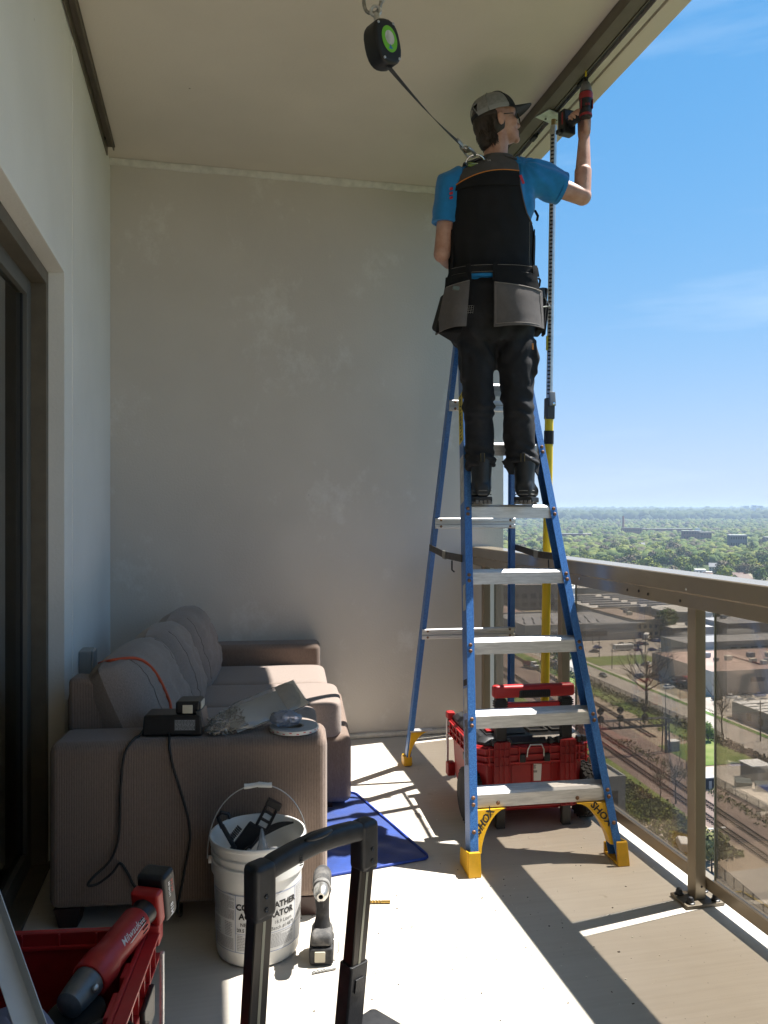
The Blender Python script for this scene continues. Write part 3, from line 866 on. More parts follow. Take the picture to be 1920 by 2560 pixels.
# ribs round the rim
rb = MB()
for z in (0.300, 0.332, 0.366):
    rb.loft([ring(0.263, -0.023, 0.546, z), ring(0.263, -0.023, 0.546, z+0.006)])
rb.build('rib', m_redl, rimo, bevel=0.0012)
for x in (-0.205, -0.165, -0.125, -0.070, 0.070, 0.125, 0.165, 0.205, 0.238):
    MB().box(x-0.003, x+0.003, -0.024, -0.010, 0.292, 0.378).build('rib', m_redl, rimo, bevel=0.001)
for y in (0.05, 0.12, 0.19, 0.26, 0.33, 0.40, 0.47):
    for s in (-1, 1):
        MB().box(min(s*0.255, s*0.2645), max(s*0.255, s*0.2645), y-0.003, y+0.003, 0.296, 0.372).build('rib', m_redl, rimo, bevel=0.001)
# vertical columns that carry the handle
for s in (-1, 1):
    cm = MB()
    cm.box(s*0.150-0.034, s*0.150+0.034, -0.026, 0.016, 0.095, 0.402)
    for dx in (-0.034, -0.011, 0.011, 0.034): cm.box(s*0.150+dx-0.0025, s*0.150+dx+0.0025, -0.034, -0.0255, 0.10, 0.400)
    for z in (0.100, 0.29, 0.33, 0.365, 0.397): cm.box(s*0.150-0.034, s*0.150+0.034, -0.032, -0.0262, z, z+0.004)
    cm.build('handle_column', m_red, tb, bevel=0.002)
    MB().cyl((s*0.165, -0.034, 0.115), (s*0.165, -0.026, 0.115), 0.010, 12).build('boss', m_redl, tb)
    po = MB().rbox((s*0.150, 0.0, 0.48), (0.050, 0.032, 0.225), 0.005).build('handle_post', m_bplast, tb)
    for z in (0.560, 0.570, 0.580): MB().rbox((s*0.150, 0.0, z), (0.060, 0.040, 0.006), 0.002).build('collar', m_bplast, po)
hb = MB().rbox((0, 0.0, 0.626), (0.372, 0.046, 0.058), 0.014, 3).build('handle_bar', m_redl, tb)
MB().rbox((0, -0.012, 0.616), (0.150, 0.030, 0.042), 0.012, 3).build('grip', m_bplast, hb)
for i in range(14): MB().box(-0.066+i*0.010, -0.062+i*0.010, -0.0285, -0.026, 0.602, 0.630).build('grip_rib', m_black, hb)
hb2 = MB().rbox((0, 0.012, 0.548), (0.250, 0.030, 0.044), 0.006, 2).build('cross_bar', m_redl, tb)
MB().prism([(-0.026, 0.552), (0.026, 0.552), (0.032, 0.5715), (-0.032, 0.5715)], -0.0045, 0.0, xf((0, 0.0005, 0), (PI/2, 0, 0))).build('release_catch', m_bplast, hb2)
# panel details on the front
for x in (-0.095, 0.0, 0.09): 
    MB().box(x-0.004, x+0.004, 0.004, 0.0155, 0.115, 0.284).build('panel_ridge', m_red, bd, bevel=0.002)
fr = MB()
fr.box(-0.115, 0.115, -0.022, 0.018, 0.098, 0.104).box(-0.115, 0.115, -0.022, 0.018, 0.124, 0.129)
for i in range(9): fr.box(-0.115+i*0.02825-0.002, -0.115+i*0.02825+0.002, -0.020, 0.016, 0.1045, 0.1235)
fr.build('foot_grille', m_red, bd, bevel=0.001)
for s in (-1, 1): MB().rbox((s*0.056, -0.020, 0.322), (0.026, 0.016, 0.038), 0.003).build('hinge_block', m_bplast, rimo)
wire = [(-0.038, -0.030, 0.330), (-0.037, -0.034, 0.362), (-0.026, -0.036, 0.386), (0.026, -0.036, 0.386), (0.037, -0.034, 0.362), (0.038, -0.030, 0.330)]
MB().tube(wire, 0.0035, 8).build('wire_latch', m_steel, rimo)
lb = MB().box(-0.017, 0.020, 0.0100, 0.0118, 0.205, 0.283, xf((0.008, 0, 0), (0, rad(3), 0))).build('sticker', m_label, bd, smooth=0)
ink = MB(); R_ = random.Random(3)
x = -0.010
while x < 0.013:
    w = R_.choice((0.0008, 0.0012, 0.0018)); ink.box(x+0.008, x+0.008+w, 0.0094, 0.0099, 0.243, 0.253); x += w+R_.choice((0.0009, 0.0014))
for i in range(4): ink.box(-0.003, -0.003+R_.uniform(0.010, 0.022), 0.0094, 0.0099, 0.276-i*0.0045, 0.2778-i*0.0045)
ink.build('printing', m_ink, lb, smooth=0)
# black lid with trays
lid = MB().loft([ring(0.246, -0.004, 0.529, 0.381), ring(0.246, -0.004, 0.529, 0.392), ring(0.225, 0.02, 0.508, 0.412), ring(0.215, 0.03, 0.498, 0.413)])
lido = lid.build('lid', m_dkgrey, tb, bevel=0.003)
for i in range(3):
    for j in range(2):
        x0 = 0.005+j*0.105; y0 = 0.07+i*0.14
        t_ = MB()
        t_.box(x0, x0+0.09, y0, y0+0.010, 0.4135, 0.424).box(x0, x0+0.09, y0+0.085, y0+0.095, 0.4135, 0.424)
        t_.box(x0, x0+0.010, y0+0.0102, y0+0.0848, 0.4135, 0.424).box(x0+0.08, x0+0.09, y0+0.0102, y0+0.0848, 0.4135, 0.424)
        t_.build('lid_cleat', mat('dusty_grey_plastic', (0.13, 0.13, 0.125), rough=0.6, var=0.2, vs=40), lido, bevel=0.003)
MB().box(-0.20, -0.02, 0.05, 0.40, 0.4135, 0.4185).build('lid_tray', m_bplast, lido, bevel=0.002)
MB().rbox((-0.155, 0.10, 0.424), (0.07, 0.055, 0.009), 0.003).build('lid_pad', m_red, lido)
for x in (-0.185, -0.115, 0.075, 0.115, 0.205, 0.230):
    MB().rbox((x, -0.010, 0.397), (0.018, 0.030, 0.026), 0.003, 2, xf((0, 0, 0))).build('lid_tab', m_dkgrey, lido)
# aluminium corner bars at the far end and side grip
for s in (-1, 1):
    MB().rbox((s*0.262, 0.525, 0.265), (0.012, 0.020, 0.225), 0.003).build('corner_bar', m_alu, tb)
    MB().rbox((s*0.250, 0.508, 0.120), (0.040, 0.050, 0.070), 0.008).build('corner_block', m_red, tb)
    MB().rbox((s*0.250, 0.512, 0.395), (0.040, 0.046, 0.036), 0.008).build('corner_block', m_redl, tb)
    MB().rbox((s*0.240, 0.20, 0.262), (0.028, 0.13, 0.048), 0.014, 3).build('side_grip', m_bplast, tb)
# wheels, knobbly
for s in (-1, 1):
    wh = MB()
    Mw = xf((s*0.262, 0.085, 0.129), (0, PI/2, 0))
    wh.lathe([(0.055, -0.030), (0.108, -0.034), (0.122, -0.026), (0.125, 0.0), (0.122, 0.026), (0.108, 0.034), (0.055, 0.030)], 36, Mw)
    w = wh.build('wheel', m_tyre, tb, smooth=40)
    kb = MB()
    for i in range(26):
        a = 2*PI*i/26
        for j, (zz, sk) in enumerate(((-0.019, 0.3), (0.0, -0.3), (0.019, 0.3))):
            aa = a + (j % 2)*PI/26
            kb.cbox((0, 0, 0), (0.010, 0.020, 0.015), Mw @ Matrix.Rotation(aa, 4, 'Z') @ Matrix.Translation((0.1235, 0, zz)) @ Matrix.Rotation(sk, 4, 'X'))
    kb.build('tread', m_tyre, w, bevel=0.0015)
    MB().lathe([(0.001, -0.028), (0.054, -0.024), (0.054, 0.024), (0.001, 0.028)], 20, Mw).build('hub', m_dkgrey, w)
    MB().rbox((s*0.150, 0.005, 0.048), (0.040, 0.035, 0.094), 0.004).build('stand_foot', m_dkgrey, tb)
MB().rbox((0, 0.46, 0.040), (0.36, 0.05, 0.078), 0.01).build('front_foot', m_bplast, tb)

# ================================================================== SOFA
m_sofa = corduroy('sofa_corduroy', (0.195, 0.138, 0.108), (0.345, 0.260, 0.212), 0, 560)
m_sofa2 = mat('sofa_cushion_cloth', (0.262, 0.212, 0.184), rough=0.95, col2=(0.322, 0.265, 0.233), vs=240, bump=0.0016, bs=260, sheen=0.2, stretch=(1, 1, 0.5), spec=0.1)
m_leg = mat('dark_wood_leg', (0.03, 0.012, 0.010), rough=0.4)
SA = rad(-6.5)
so = thing('sofa', 'brown corduroy sofa with loose back cushions against the left wall', 'sofa', (0.415, 2.81, 0), SA)
# local: x along the depth (front edge x=0, back x=-0.96), y along the length (near arm y=0)
def soft(c, d, e=0.28, n=28, M=None, amp=0.006, seed=0, sag=0.0, e2=None):
    mb = MB().ell((0, 0, 0), (d[0]/2, d[1]/2, d[2]/2), n, n//2+2, None, e, e if e2 is None else e2)
    out = []
    for p in mb.v:
        v = Vector(p)
        q = v*6 + Vector((seed*3.1, seed, 0))
        k = amp*mnoise.noise(q) + amp*0.5*mnoise.noise(q*2.7)
        nn = v.normalized()
        v = v + nn*k
        out.append(v)
    M0 = Matrix.Translation(c) if M is None else Matrix.Translation(c) @ M
    r = MB(); r.add(out, mb.f, M0); return r
MB().rbox((-0.48, 0.112, 0.36), (0.96, 0.224, 0.575), 0.035, 4).build('arm', m_sofa, so)
MB().rbox((-0.44, 2.09, 0.36), (0.93, 0.20, 0.575), 0.035, 4).build('arm', m_sofa, so)
MB().rbox((-0.875, 1.10, 0.42), (0.18, 1.76, 0.74), 0.045, 4).build('back', m_sofa, so)
# near end of the back, the sloping upright that shows above the arm
MB().add([(-0.955, 0.222, 0.60), (-0.70, 0.222, 0.60), (-0.80, 0.222, 0.815), (-0.955, 0.222, 0.83), (-0.955, 0.34, 0.60), (-0.70, 0.34, 0.60), (-0.80, 0.34, 0.815), (-0.955, 0.34, 0.83)],
         [(0, 1, 2, 3), (7, 6, 5, 4), (0, 4, 5, 1), (1, 5, 6, 2), (2, 6, 7, 3), (3, 7, 4, 0)]).build('back_end', m_sofa, so, bevel=0.02, seg=3)
MB().rbox((-0.44, 0.62, 0.21), (0.82, 0.78, 0.27), 0.02, 3).build('seat_base', m_sofa, so)
MB().rbox((-0.35, 1.495, 0.20), (1.00, 0.96, 0.33), 0.035, 4).build('seat_base', m_sofa, so)
for i, (y0, y1, xf_, z) in enumerate(((0.232, 1.0, -0.02, 0.44), (1.005, 1.475, 0.105, 0.44), (1.48, 1.985, 0.05, 0.44))):
    soft(((xf_-0.78)/2, (y0+y1)/2, z), (xf_+0.78, y1-y0, 0.185), 0.22, 36, None, 0.007, i, e2=0.16).build('seat_cushion', m_sofa2, so, smooth=180)
# back cushions: plump, leaning on the back
def pillow(c, w, h, t, tilt, seed, rz=0.0, lean=0.0):
    n, m = 40, 26
    vs = []; fs = []
    def sur(side):
        rows = []
        for j in range(m+1):
            row = []
            for i in range(n+1):
                u = 2*i/n-1; v = 2*j/m-1
                ku = 1-abs(u)**3.2; kv = 1-abs(v)**3.0
                th = t*0.5*(max(ku, 0)*max(kv, 0))**0.42
                # corners pulled in, seams and creases
                sx = w/2*(1-0.06*(abs(v)**2)*(1 if v > 0 else 0.4)); sz = h/2*(1-0.09*u*u*(1 if v > 0 else 0.3))
                cr = 0.016*mnoise.noise((u*2.3+seed*5, v*2.3, side)) + 0.011*mnoise.noise((u*4.5+seed, v*8, side*3)) - 0.010*abs(mnoise.noise((u*3+v*2+seed, v*6-u*2, side*2)))
                cr += 0.012*math.exp(-((abs(u)-0.62)/0.06)**2)*(-1)*(0.4+0.6*max(0, v))
                row.append(Vector((side*(th + cr*max(ku*kv, 0)), u*sx, v*sz)))
            rows.append(row)
        return rows
    M = MB(); A = sur(1); B = sur(-1)
    Mx = Matrix.Translation(c) @ Matrix.Rotation(rz, 4, 'Z') @ Matrix.Rotation(tilt, 4, 'Y') @ Matrix.Rotation(lean, 4, 'X')
    global SEAMS
    SEAMS = [[Mx @ (A_[j][i]*1.0+Vector((0.0015, 0, 0))) for j in range(4, m-1)] for A_ in (sur(1),) for i in (int(n*0.19), int(n*0.81))]
    W_ = n+1
    M.add([p for r in A for p in r], [(j*W_+i, j*W_+i+1, (j+1)*W_+i+1, (j+1)*W_+i) for j in range(m) for i in range(n)], Mx)
    M.add([p for r in B for p in r], [(j*W_+i, (j+1)*W_+i, (j+1)*W_+i+1, j*W_+i+1) for j in range(m) for i in range(n)], Mx)
    return M
cush = []
for i, (y, hz, tl) in enumerate(((0.50, 0.685, -0.42), (1.06, 0.69, -0.36), (1.62, 0.690, -0.32))):
    o = pillow((-0.735+0.015*i, y, hz), 0.61, 0.46, 0.29, tl, i+1, rz=rad((-6, 4, -3)[i]), lean=rad((3, -2, 2)[i])).build('back_cushion', m_sofa2, so, smooth=180)
    for sm in SEAMS: MB().tube(sm, 0.0022, 5).build('seam', m_sofa2, o, smooth=180)
    cush.append(o)
for (x, y) in ((-0.06, 0.06), (-0.90, 0.06), (-0.06, 2.10), (-0.88, 2.10)):
    MB().add([(x-0.032, y-0.032, 0.001), (x+0.032, y-0.032, 0.001), (x+0.032, y+0.032, 0.001), (x-0.032, y+0.032, 0.001), (x-0.045, y-0.045, 0.074), (x+0.045, y-0.045, 0.074), (x+0.045, y+0.045, 0.074), (x-0.045, y+0.045, 0.074)],
             [(0, 3, 2, 1), (4, 5, 6, 7), (0, 1, 5, 4), (1, 2, 6, 5), (2, 3, 7, 6), (3, 0, 4, 7)]).build('leg', m_leg, so, bevel=0.003)
MB().box(0.02, 0.06, 1.04, 1.10, 0.001, 0.036).build('leg', m_leg, so); MB().box(0.02, 0.06, 1.86, 1.92, 0.001, 0.036).build('leg', m_leg, so)

SOM = Matrix.Translation((0.415, 2.81, 0)) @ Matrix.Rotation(SA, 4, 'Z')
def sofa_pt(x, y, z): return SOM @ Vector((x, y, z))

# orange cord looped over the near cushion
def smooth_path(P, k=4):
    P = [Vector(p) for p in P]; out = []
    for i in range(len(P)-1):
        p0 = P[max(i-1, 0)]; p1 = P[i]; p2 = P[i+1]; p3 = P[min(i+2, len(P)-1)]
        for j in range(k):
            t = j/k
            out.append(0.5*((2*p1) + (p2-p0)*t + (2*p0-5*p1+4*p2-p3)*t*t + (3*p1-p0-3*p2+p3)*t**3))
    out.append(P[-1]); return out
from mathutils.bvhtree import BVHTree
def onto(objs, M, pix, off):
    # where the line of sight through each picture point meets the cushions
    vs = []; fs = []
    for o in objs:
        b = len(vs); vs += [M @ v.co for v in o.data.vertices]; fs += [tuple(i+b for i in p.vertices) for p in o.data.polygons]
    T = BVHTree.FromPolygons(vs, fs); out = []
    for (u, v) in pix:
        d = (FW + RT*((u*1.1573-960)/1990) + Vector((0, 0, 1))*((1278-v*1.1573)/1990)).normalized()
        hit = T.ray_cast(EYE, d)
        if hit[0] is not None: out.append(hit[0] - d*off)
    return out
oc = onto(cush + [o for o in so.children if o.name.startswith('back')], SOM, ((182, 1448), (197, 1440), (214, 1433), (233, 1428), (255, 1424), (275, 1422), (292, 1422), (308, 1427), (322, 1437), (334, 1450), (344, 1466), (353, 1484), (361, 1502), (367, 1518), (370, 1534), (372, 1550)), 0.005)
tag(MB().tube(smooth_path(oc), 0.0062, 8).build('extension_cord', mat('orange_cord', (0.55, 0.075, 0.018), rough=0.5), smooth=180), 'orange extension cord draped over the nearest sofa cushion', 'cord')

# ------------------------------------------------------------------ charger on the near arm
AZ = 0.649
cm = sofa_pt(-0.545, 0.105, AZ)
chg = thing('battery_charger', 'black battery charger with a cream window standing on the sofa arm', 'charger', cm, SA+rad(-4))
m_cb = mat('charger_black', (0.010, 0.0105, 0.012), rough=0.35, var=0.3, vs=40)
MB().rbox((0, 0, 0.039), (0.215, 0.115, 0.074), 0.008, 3, None, (0.94, 0.9)).build('housing', m_cb, chg)
MB().rbox((0.103, 0.0, 0.046), (0.022, 0.098, 0.062), 0.006, 2, xf((0, 0, 0), (0, rad(-8), 0))).build('end_cap', mat('charger_grey', (0.06, 0.062, 0.066), rough=0.4), chg)
bt = MB().rbox((0.052, 0.005, 0.098), (0.088, 0.092, 0.046), 0.009, 3).build('battery_pack', m_cb, chg)
MB().rbox((0.052, -0.0415, 0.094), (0.036, 0.004, 0.030), 0.003).build('window', mat('cream_plastic', (0.62, 0.58, 0.46), rough=0.5), bt)
MB().rbox((0.0965, 0.005, 0.103), (0.004, 0.060, 0.026), 0.002).build('side_window', mat('cream_plastic', (0.62, 0.58, 0.46), rough=0.5), bt)
lb = MB().box(0.008, 0.082, -0.0581, -0.0566, 0.018, 0.056, xf((0, 0.0, 0.0), (rad(-4), 0, 0))).build('rating_plate', mat('plate_grey', (0.10, 0.105, 0.11), rough=0.5), chg, smooth=0)
ln = MB(); R_ = random.Random(8)
for i in range(8):
    z = 0.053-i*0.0044; x = 0.011
    while x < 0.078:
        w = R_.uniform(0.004, 0.014); ln.box(x, min(x+w, 0.080), -0.0588, -0.0582, z-0.0011, z+0.0006, xf((0, 0, 0), (rad(-4), 0, 0))); x += w+0.002
ln.build('printing', mat('grey_print', (0.42, 0.43, 0.44), rough=0.6), lb, smooth=0)
# its two leads hang down the arm
def cordthing(name, pts, r, m, label):
    return tag(MB().tube(smooth_path(pts, 5), r, 7).build(name, m, smooth=180), label, 'cord')
m_cord = mat('black_cord', (0.012, 0.012, 0.012), rough=0.55)
yf = -0.012
cordthing('charger_cord', [sofa_pt(*p) for p in ((-0.645, 0.09, AZ+0.03), (-0.66, 0.05, AZ+0.010), (-0.675, 0.02, AZ+0.004), (-0.70, yf, AZ-0.04), (-0.712, yf, 0.50), (-0.715, yf, 0.40), (-0.72, yf, 0.32), (-0.745, yf-0.003, 0.25), (-0.80, yf-0.02, 0.20), (-0.815, yf-0.025, 0.175), (-0.785, yf-0.015, 0.175), (-0.74, yf-0.006, 0.205), (-0.715, yf, 0.235), (-0.69, yf-0.004, 0.205), (-0.665, yf-0.01, 0.16), (-0.63, yf-0.012, 0.12), (-0.60, yf-0.006, 0.08), (-0.585, 0.01, 0.045), (-0.58, 0.06, 0.006), (-0.57, 0.14, 0.005))], 0.0046, m_cord, 'thin black cord looping down the left of the sofa arm')
cordthing('charger_cord', [sofa_pt(*p) for p in ((-0.56, 0.05, AZ+0.012), (-0.555, 0.03, AZ+0.004), (-0.548, yf+0.004, AZ-0.02), (-0.535, yf, 0.56), (-0.505, yf, 0.46), (-0.482, yf, 0.37), (-0.478, yf, 0.30), (-0.492, yf-0.004, 0.22), (-0.505, yf-0.006, 0.15), (-0.515, yf-0.008, 0.10), (-0.52, yf-0.002, 0.06), (-0.52, 0.02, 0.03), (-0.52, 0.07, 0.006), (-0.53, 0.15, 0.005))], 0.0046, m_cord, 'thin black cord hanging down the middle of the sofa arm')

# ------------------------------------------------------------------ clear bag of screws
m_bag = glass_mat('clear_polythene', (0.93, 0.94, 0.96), refl=0.05, rough=0.12, edge=0.9, haze=0.12, hazecol=(0.82, 0.82, 0.82))
bagM = SOM
bg = thing('screw_bag', 'clear plastic bag of screws leaning across the sofa arm', 'bag', sofa_pt(-0.36, 0.10, AZ), SA)
p_lo = Vector((-0.075, -0.045, 0.016)); p_hi = Vector((0.27, 0.10, 0.115))
ax_b = (p_hi-p_lo).normalized()
BAGN = Vector((-0.1, -0.62, 0.75))
def bagsurf(u, v):
    # u round, v along
    a = 2*PI*u
    c = p_lo + (p_hi-p_lo)*v
    wid = 0.020 + 0.050*min(1, v*2.4) if v < 0.42 else 0.070
    th = (0.016 + 0.012*math.sin(min(1, v*1.7)*PI))*(1 if v < 0.8 else max(0.10, 1-(v-0.8)*4.5))
    if v < 0.04: wid *= v/0.04*0.8+0.2; th *= v/0.04
    side = ax_b.cross(BAGN).normalized(); up = side.cross(ax_b)
    k = 0.006*mnoise.noise((u*5, v*9, 1)) + 0.004*mnoise.noise((u*13, v*17, 4))
    p = c + side*(math.cos(a)*(wid+k)) + up*(math.sin(a)*(th+k*0.7))
    if p.z < 0.0015: p.z = 0.0015
    return p
MB().grid(bagsurf, 28, 30).build('film', m_bag, bg, smooth=60)
card = MB(); side = ax_b.cross(BAGN).normalized(); up_b = side.cross(ax_b)
Mc = Matrix((ax_b, side, up_b)).transposed().to_4x4(); Mc.translation = p_lo
Lb = (p_hi-p_lo).length
card.box(0.10, Lb-0.03, -0.052, 0.060, -0.003, -0.0015, Mc)
card.build('card', mat('white_card', (0.66, 0.66, 0.64), rough=0.8), bg, smooth=0)
MB().box(Lb-0.085, Lb-0.005, -0.066, 0.066, 0.003, 0.0040, Mc).build('header_card', mat('tan_card', (0.62, 0.50, 0.36), rough=0.8, var=0.1, vs=30), bg, smooth=0)
MB().box(0.085, 0.13, 0.015, 0.05, 0.006, 0.0075, Mc).build('alloy_plate', m_steel, bg, smooth=0)
sc = MB(); R_ = random.Random(4)
for i in range(150):
    t = R_.random()**0.8*0.135+0.012; sd = R_.uniform(-1, 1)*0.052*min(1, t/0.07+0.3); hh = R_.uniform(-0.010, 0.012)
    c = Mc @ Vector((t, sd, hh)); c.z = max(c.z, 0.008)
    d = Vector((R_.uniform(-1, 1), R_.uniform(-1, 1), R_.uniform(-.6, .6))).normalized()
    sc.cyl(c, c+d*0.014, 0.0018, 5); sc.cyl(c, c-d*0.003, 0.0042, 6)
o = sc.build('screws', mat('screw_zinc', (0.20, 0.19, 0.18), rough=0.3, metal=0.8, col2=(0.62, 0.58, 0.50), vs=90), bg, smooth=0); o['kind'] = 'stuff'

# ------------------------------------------------------------------ roll of tape and the small bag on it
tp = thing('tape_roll', 'flat roll of white double-sided tape with red print on the sofa arm', 'tape roll', sofa_pt(-0.118, 0.10, AZ), SA)
m_tape = mat('tape_grey', (0.38, 0.38, 0.38), rough=0.75, var=0.08, vs=200, stretch=(1, 1, 0.1))
MB().lathe([(0.036, 0.0015), (0.088, 0.0015), (0.088, 0.0145), (0.036, 0.0145), (0.036, 0.0015)], 48, None, caps=False).build('tape', m_tape, tp)
MB().lathe([(0.0884, 0.0015), (0.0890, 0.0015), (0.0890, 0.0150), (0.0884, 0.0150)], 48, None, caps=False).build('liner', m_label, tp)
MB().lathe([(0.030, 0.001), (0.0355, 0.001), (0.0355, 0.0148), (0.030, 0.0148), (0.030, 0.001)], 32, None, caps=False).build('core', mat('core_card', (0.35, 0.27, 0.19), rough=0.9), tp)
tx = MB()
for k in range(22):
    a0 = 2*PI*k/22; zc = 0.0055 if k % 2 else 0.0105
    add_text(tx, '3M', 0.0075, lambda p: (0.0894*math.cos(a0+p.x/0.089), 0.0894*math.sin(a0+p.x/0.089), zc+p.y*0.8), bold=0.0003)
tx.build('lettering', mat('red_ink', (0.55, 0.03, 0.05), rough=0.6), tp, smooth=0)
m_bag2 = glass_mat('crumpled_polythene', (0.80, 0.85, 0.95), refl=0.06, rough=0.10, edge=0.9, haze=0.30, hazecol=(0.62, 0.67, 0.80))
cb = MB().ell((0, 0, 0), (0.058, 0.040, 0.026), 40, 22)
vv = []
for p in cb.v:
    v = Vector(p); q = v*40
    k = 0.014*abs(mnoise.noise(q)) + 0.009*abs(mnoise.noise(q*2.3)) - 0.004
    w = v + v.normalized()*k
    w.z = max(w.z, -0.026); vv.append(w)
c2 = MB(); c2.add(vv, cb.f)
o = c2.build('small_plastic_bag', m_bag2, None, smooth=20)
o.location = sofa_pt(-0.150, 0.095, AZ+0.0435); o.rotation_euler = (0, 0, SA+rad(-15))
tag(o, 'small crumpled plastic bag lying on the tape roll', 'bag')

# ------------------------------------------------------------------ blue moving blanket
def mix4(c, u, v):
    a = Vector(c[0])*(1-u)+Vector(c[1])*u; b = Vector(c[3])*(1-u)+Vector(c[2])*u
    return a*(1-v)+b*v
bl_c = ((0.30, 3.10, 0), (0.905, 3.195, 0), (0.735, 4.03, 0), (0.22, 3.95, 0))
def blanket(u, v):
    # rounded corners
    uu = u*2-1; vv = v*2-1
    r = 0.10
    kx = max(abs(uu)-(1-r), 0)/r; ky = max(abs(vv)-(1-r), 0)/r
    if kx > 0 and ky > 0:
        L = math.hypot(kx, ky)
        if L > 1:
            uu = math.copysign(1-r+r*kx/L, uu); vv = math.copysign(1-r+r*ky/L, vv)
    p = mix4(bl_c, uu*.5+.5, vv*.5+.5)
    edge = min(u, 1-u, v, 1-v)
    h = 0.006 + 0.026*max(0, mnoise.noise((p.x*4.1, p.y*4.1, 3))) + 0.010*mnoise.noise((p.x*11, p.y*11, 1))
    h *= min(1, edge*8)
    return (p.x, p.y, 0.003+max(h, 0))
blm = mat('blue_blanket', (0.004, 0.040, 0.235), rough=0.85, var=0.25, vs=9, bump=0.0010, bs=240, sheen=0.4)
bo = MB().slab(blanket, 44, 60, -0.006)
bo = tag(bo.build('moving_blanket', blm, None, smooth=60), 'dark blue quilted blanket spread on the floor beside the sofa', 'blanket')
pipe = [Vector(blanket(i/24, 0)) for i in range(25)] + [Vector(blanket(1, i/24)) for i in range(1, 25)] + [Vector(blanket(1-i/24, 1)) for i in range(1, 25)] + [Vector(blanket(0, 1-i/24)) for i in range(1, 24)]
MB().tube([p+Vector((0, 0, 0.004)) for p in pipe], 0.006, 6, closed=True).build('edge_binding', mat('blue_binding', (0.012, 0.05, 0.32), rough=0.6), bo, smooth=60)

# ================================================================== BUCKET
BK = Vector((0.163, 2.680, 0))
bk = thing('plastic_bucket', 'white plastic bucket with printed label standing in front of the sofa', 'bucket', BK)
bk.scale = (1.04, 1.04, 1.04)
m_bk = mat('bucket_plastic', (0.74, 0.735, 0.70), rough=0.38, var=0.05, vs=9, spec=0.5)
bp = [(0.001, 0.002), (0.118, 0.002), (0.127, 0.006), (0.131, 0.016), (0.1395, 0.262), (0.146, 0.263), (0.147, 0.300), (0.1425, 0.302), (0.1428, 0.314), (0.1475, 0.316), (0.1478, 0.327), (0.1435, 0.329), (0.144, 0.340), (0.149, 0.342), (0.1495, 0.356), (0.1525, 0.358), (0.1535, 0.364), (0.1520, 0.3695), (0.1470, 0.3700), (0.1440, 0.366), (0.1395, 0.340), (0.1272, 0.020), (0.118, 0.012), (0.001, 0.012)]
MB().lathe(bp, 64).build('pail', m_bk, bk, smooth=40)
# ribs below the rim
cx_cam = math.atan2(-BK.y, -BK.x)           # towards the camera
# printed label
m_lab = mat('bucket_label', (0.66, 0.665, 0.66), rough=0.5, var=0.03, vs=20)
def rad_at(z): return 0.131 + (0.1395-0.131)*(z-0.016)/(0.262-0.016)
a_mid = cx_cam + rad(7)
def cylp(x, z, off=0.0008):
    r = rad_at(z)+off; a = a_mid + x/r
    return Vector((r*math.cos(a), r*math.sin(a), z))
lab = MB().grid(lambda u, v: cylp(-0.195+u*0.40, 0.048+v*0.180), 60, 6).build('label', m_lab, bk, smooth=60)
m_lblue = mat('label_blue', (0.10, 0.16, 0.36), rough=0.6); m_dark = mat('label_black', (0.02, 0.02, 0.022), rough=0.6); m_grey = mat('label_grey', (0.30, 0.30, 0.31), rough=0.7)
ln = MB()
def rect(mb, x0, x1, z0, z1, off):
    n = max(1, int((x1-x0)/0.008))
    o = len(mb.v); mb.grid(lambda u, v: cylp(x0+u*(x1-x0), z0+v*(z1-z0), off), n, 1)
for z in (0.226, 0.050): rect(ln, -0.19, 0.20, z-0.0007, z+0.0007, 0.0014)
for x in (-0.19, -0.088, 0.115, 0.199): rect(ln, x-0.0007, x+0.0007, 0.05, 0.226, 0.0014)
rect(ln, -0.088, 0.199, 0.1075, 0.1085, 0.0014)
ln.build('ruled_lines', m_lblue, lab, smooth=0)
tx = MB()
def btext(s, size, x, z, bold=0.0, al='CENTER'):
    add_text(tx, s, size, lambda p: cylp(x+p.x, z+p.y, 0.0016), bold=bold, align=al)
btext('COLD WEATHER', 0.0262, 0.014, 0.190, 0.0011)
btext('ACCELERATOR', 0.0262, 0.014, 0.162, 0.0011)
btext('NET WT.', 0.0150, -0.072, 0.137, 0.0002, 'LEFT')
btext('23.5 Kgs', 0.0145, -0.083, 0.119, 0.0003, 'LEFT')
btext('18.9 Liters', 0.0155, 0.066, 0.137, 0.0)
btext('Batch #14873', 0.0155, 0.066, 0.119, 0.0)
tx.build('lettering', m_dark, lab, smooth=0)
fp = MB(); R_ = random.Random(2)
def para(x0, x1, z0, z1, step, dens=0.9):
    z = z1
    while z > z0:
        x = x0
        end = x1 if R_.random() < dens else x0+(x1-x0)*R_.uniform(.3, .9)
        while x < end:
            w = R_.uniform(0.003, 0.010); rect(fp, x, min(x+w, end), z-step*0.22, z+step*0.22, 0.0014); x += w+0.0013
        z -= step
para(-0.184, -0.093, 0.148, 0.218, 0.0036); para(-0.184, -0.150, 0.095, 0.138, 0.005); para(-0.130, -0.100, 0.095, 0.138, 0.005); para(-0.184, -0.095, 0.056, 0.090, 0.0036)
para(-0.082, -0.03, 0.058, 0.102, 0.0048, 0.5); para(0.02, 0.105, 0.058, 0.102, 0.0040, 0.7); para(0.121, 0.193, 0.118, 0.220, 0.004)
fp.build('fine_print', m_grey, lab, smooth=0)
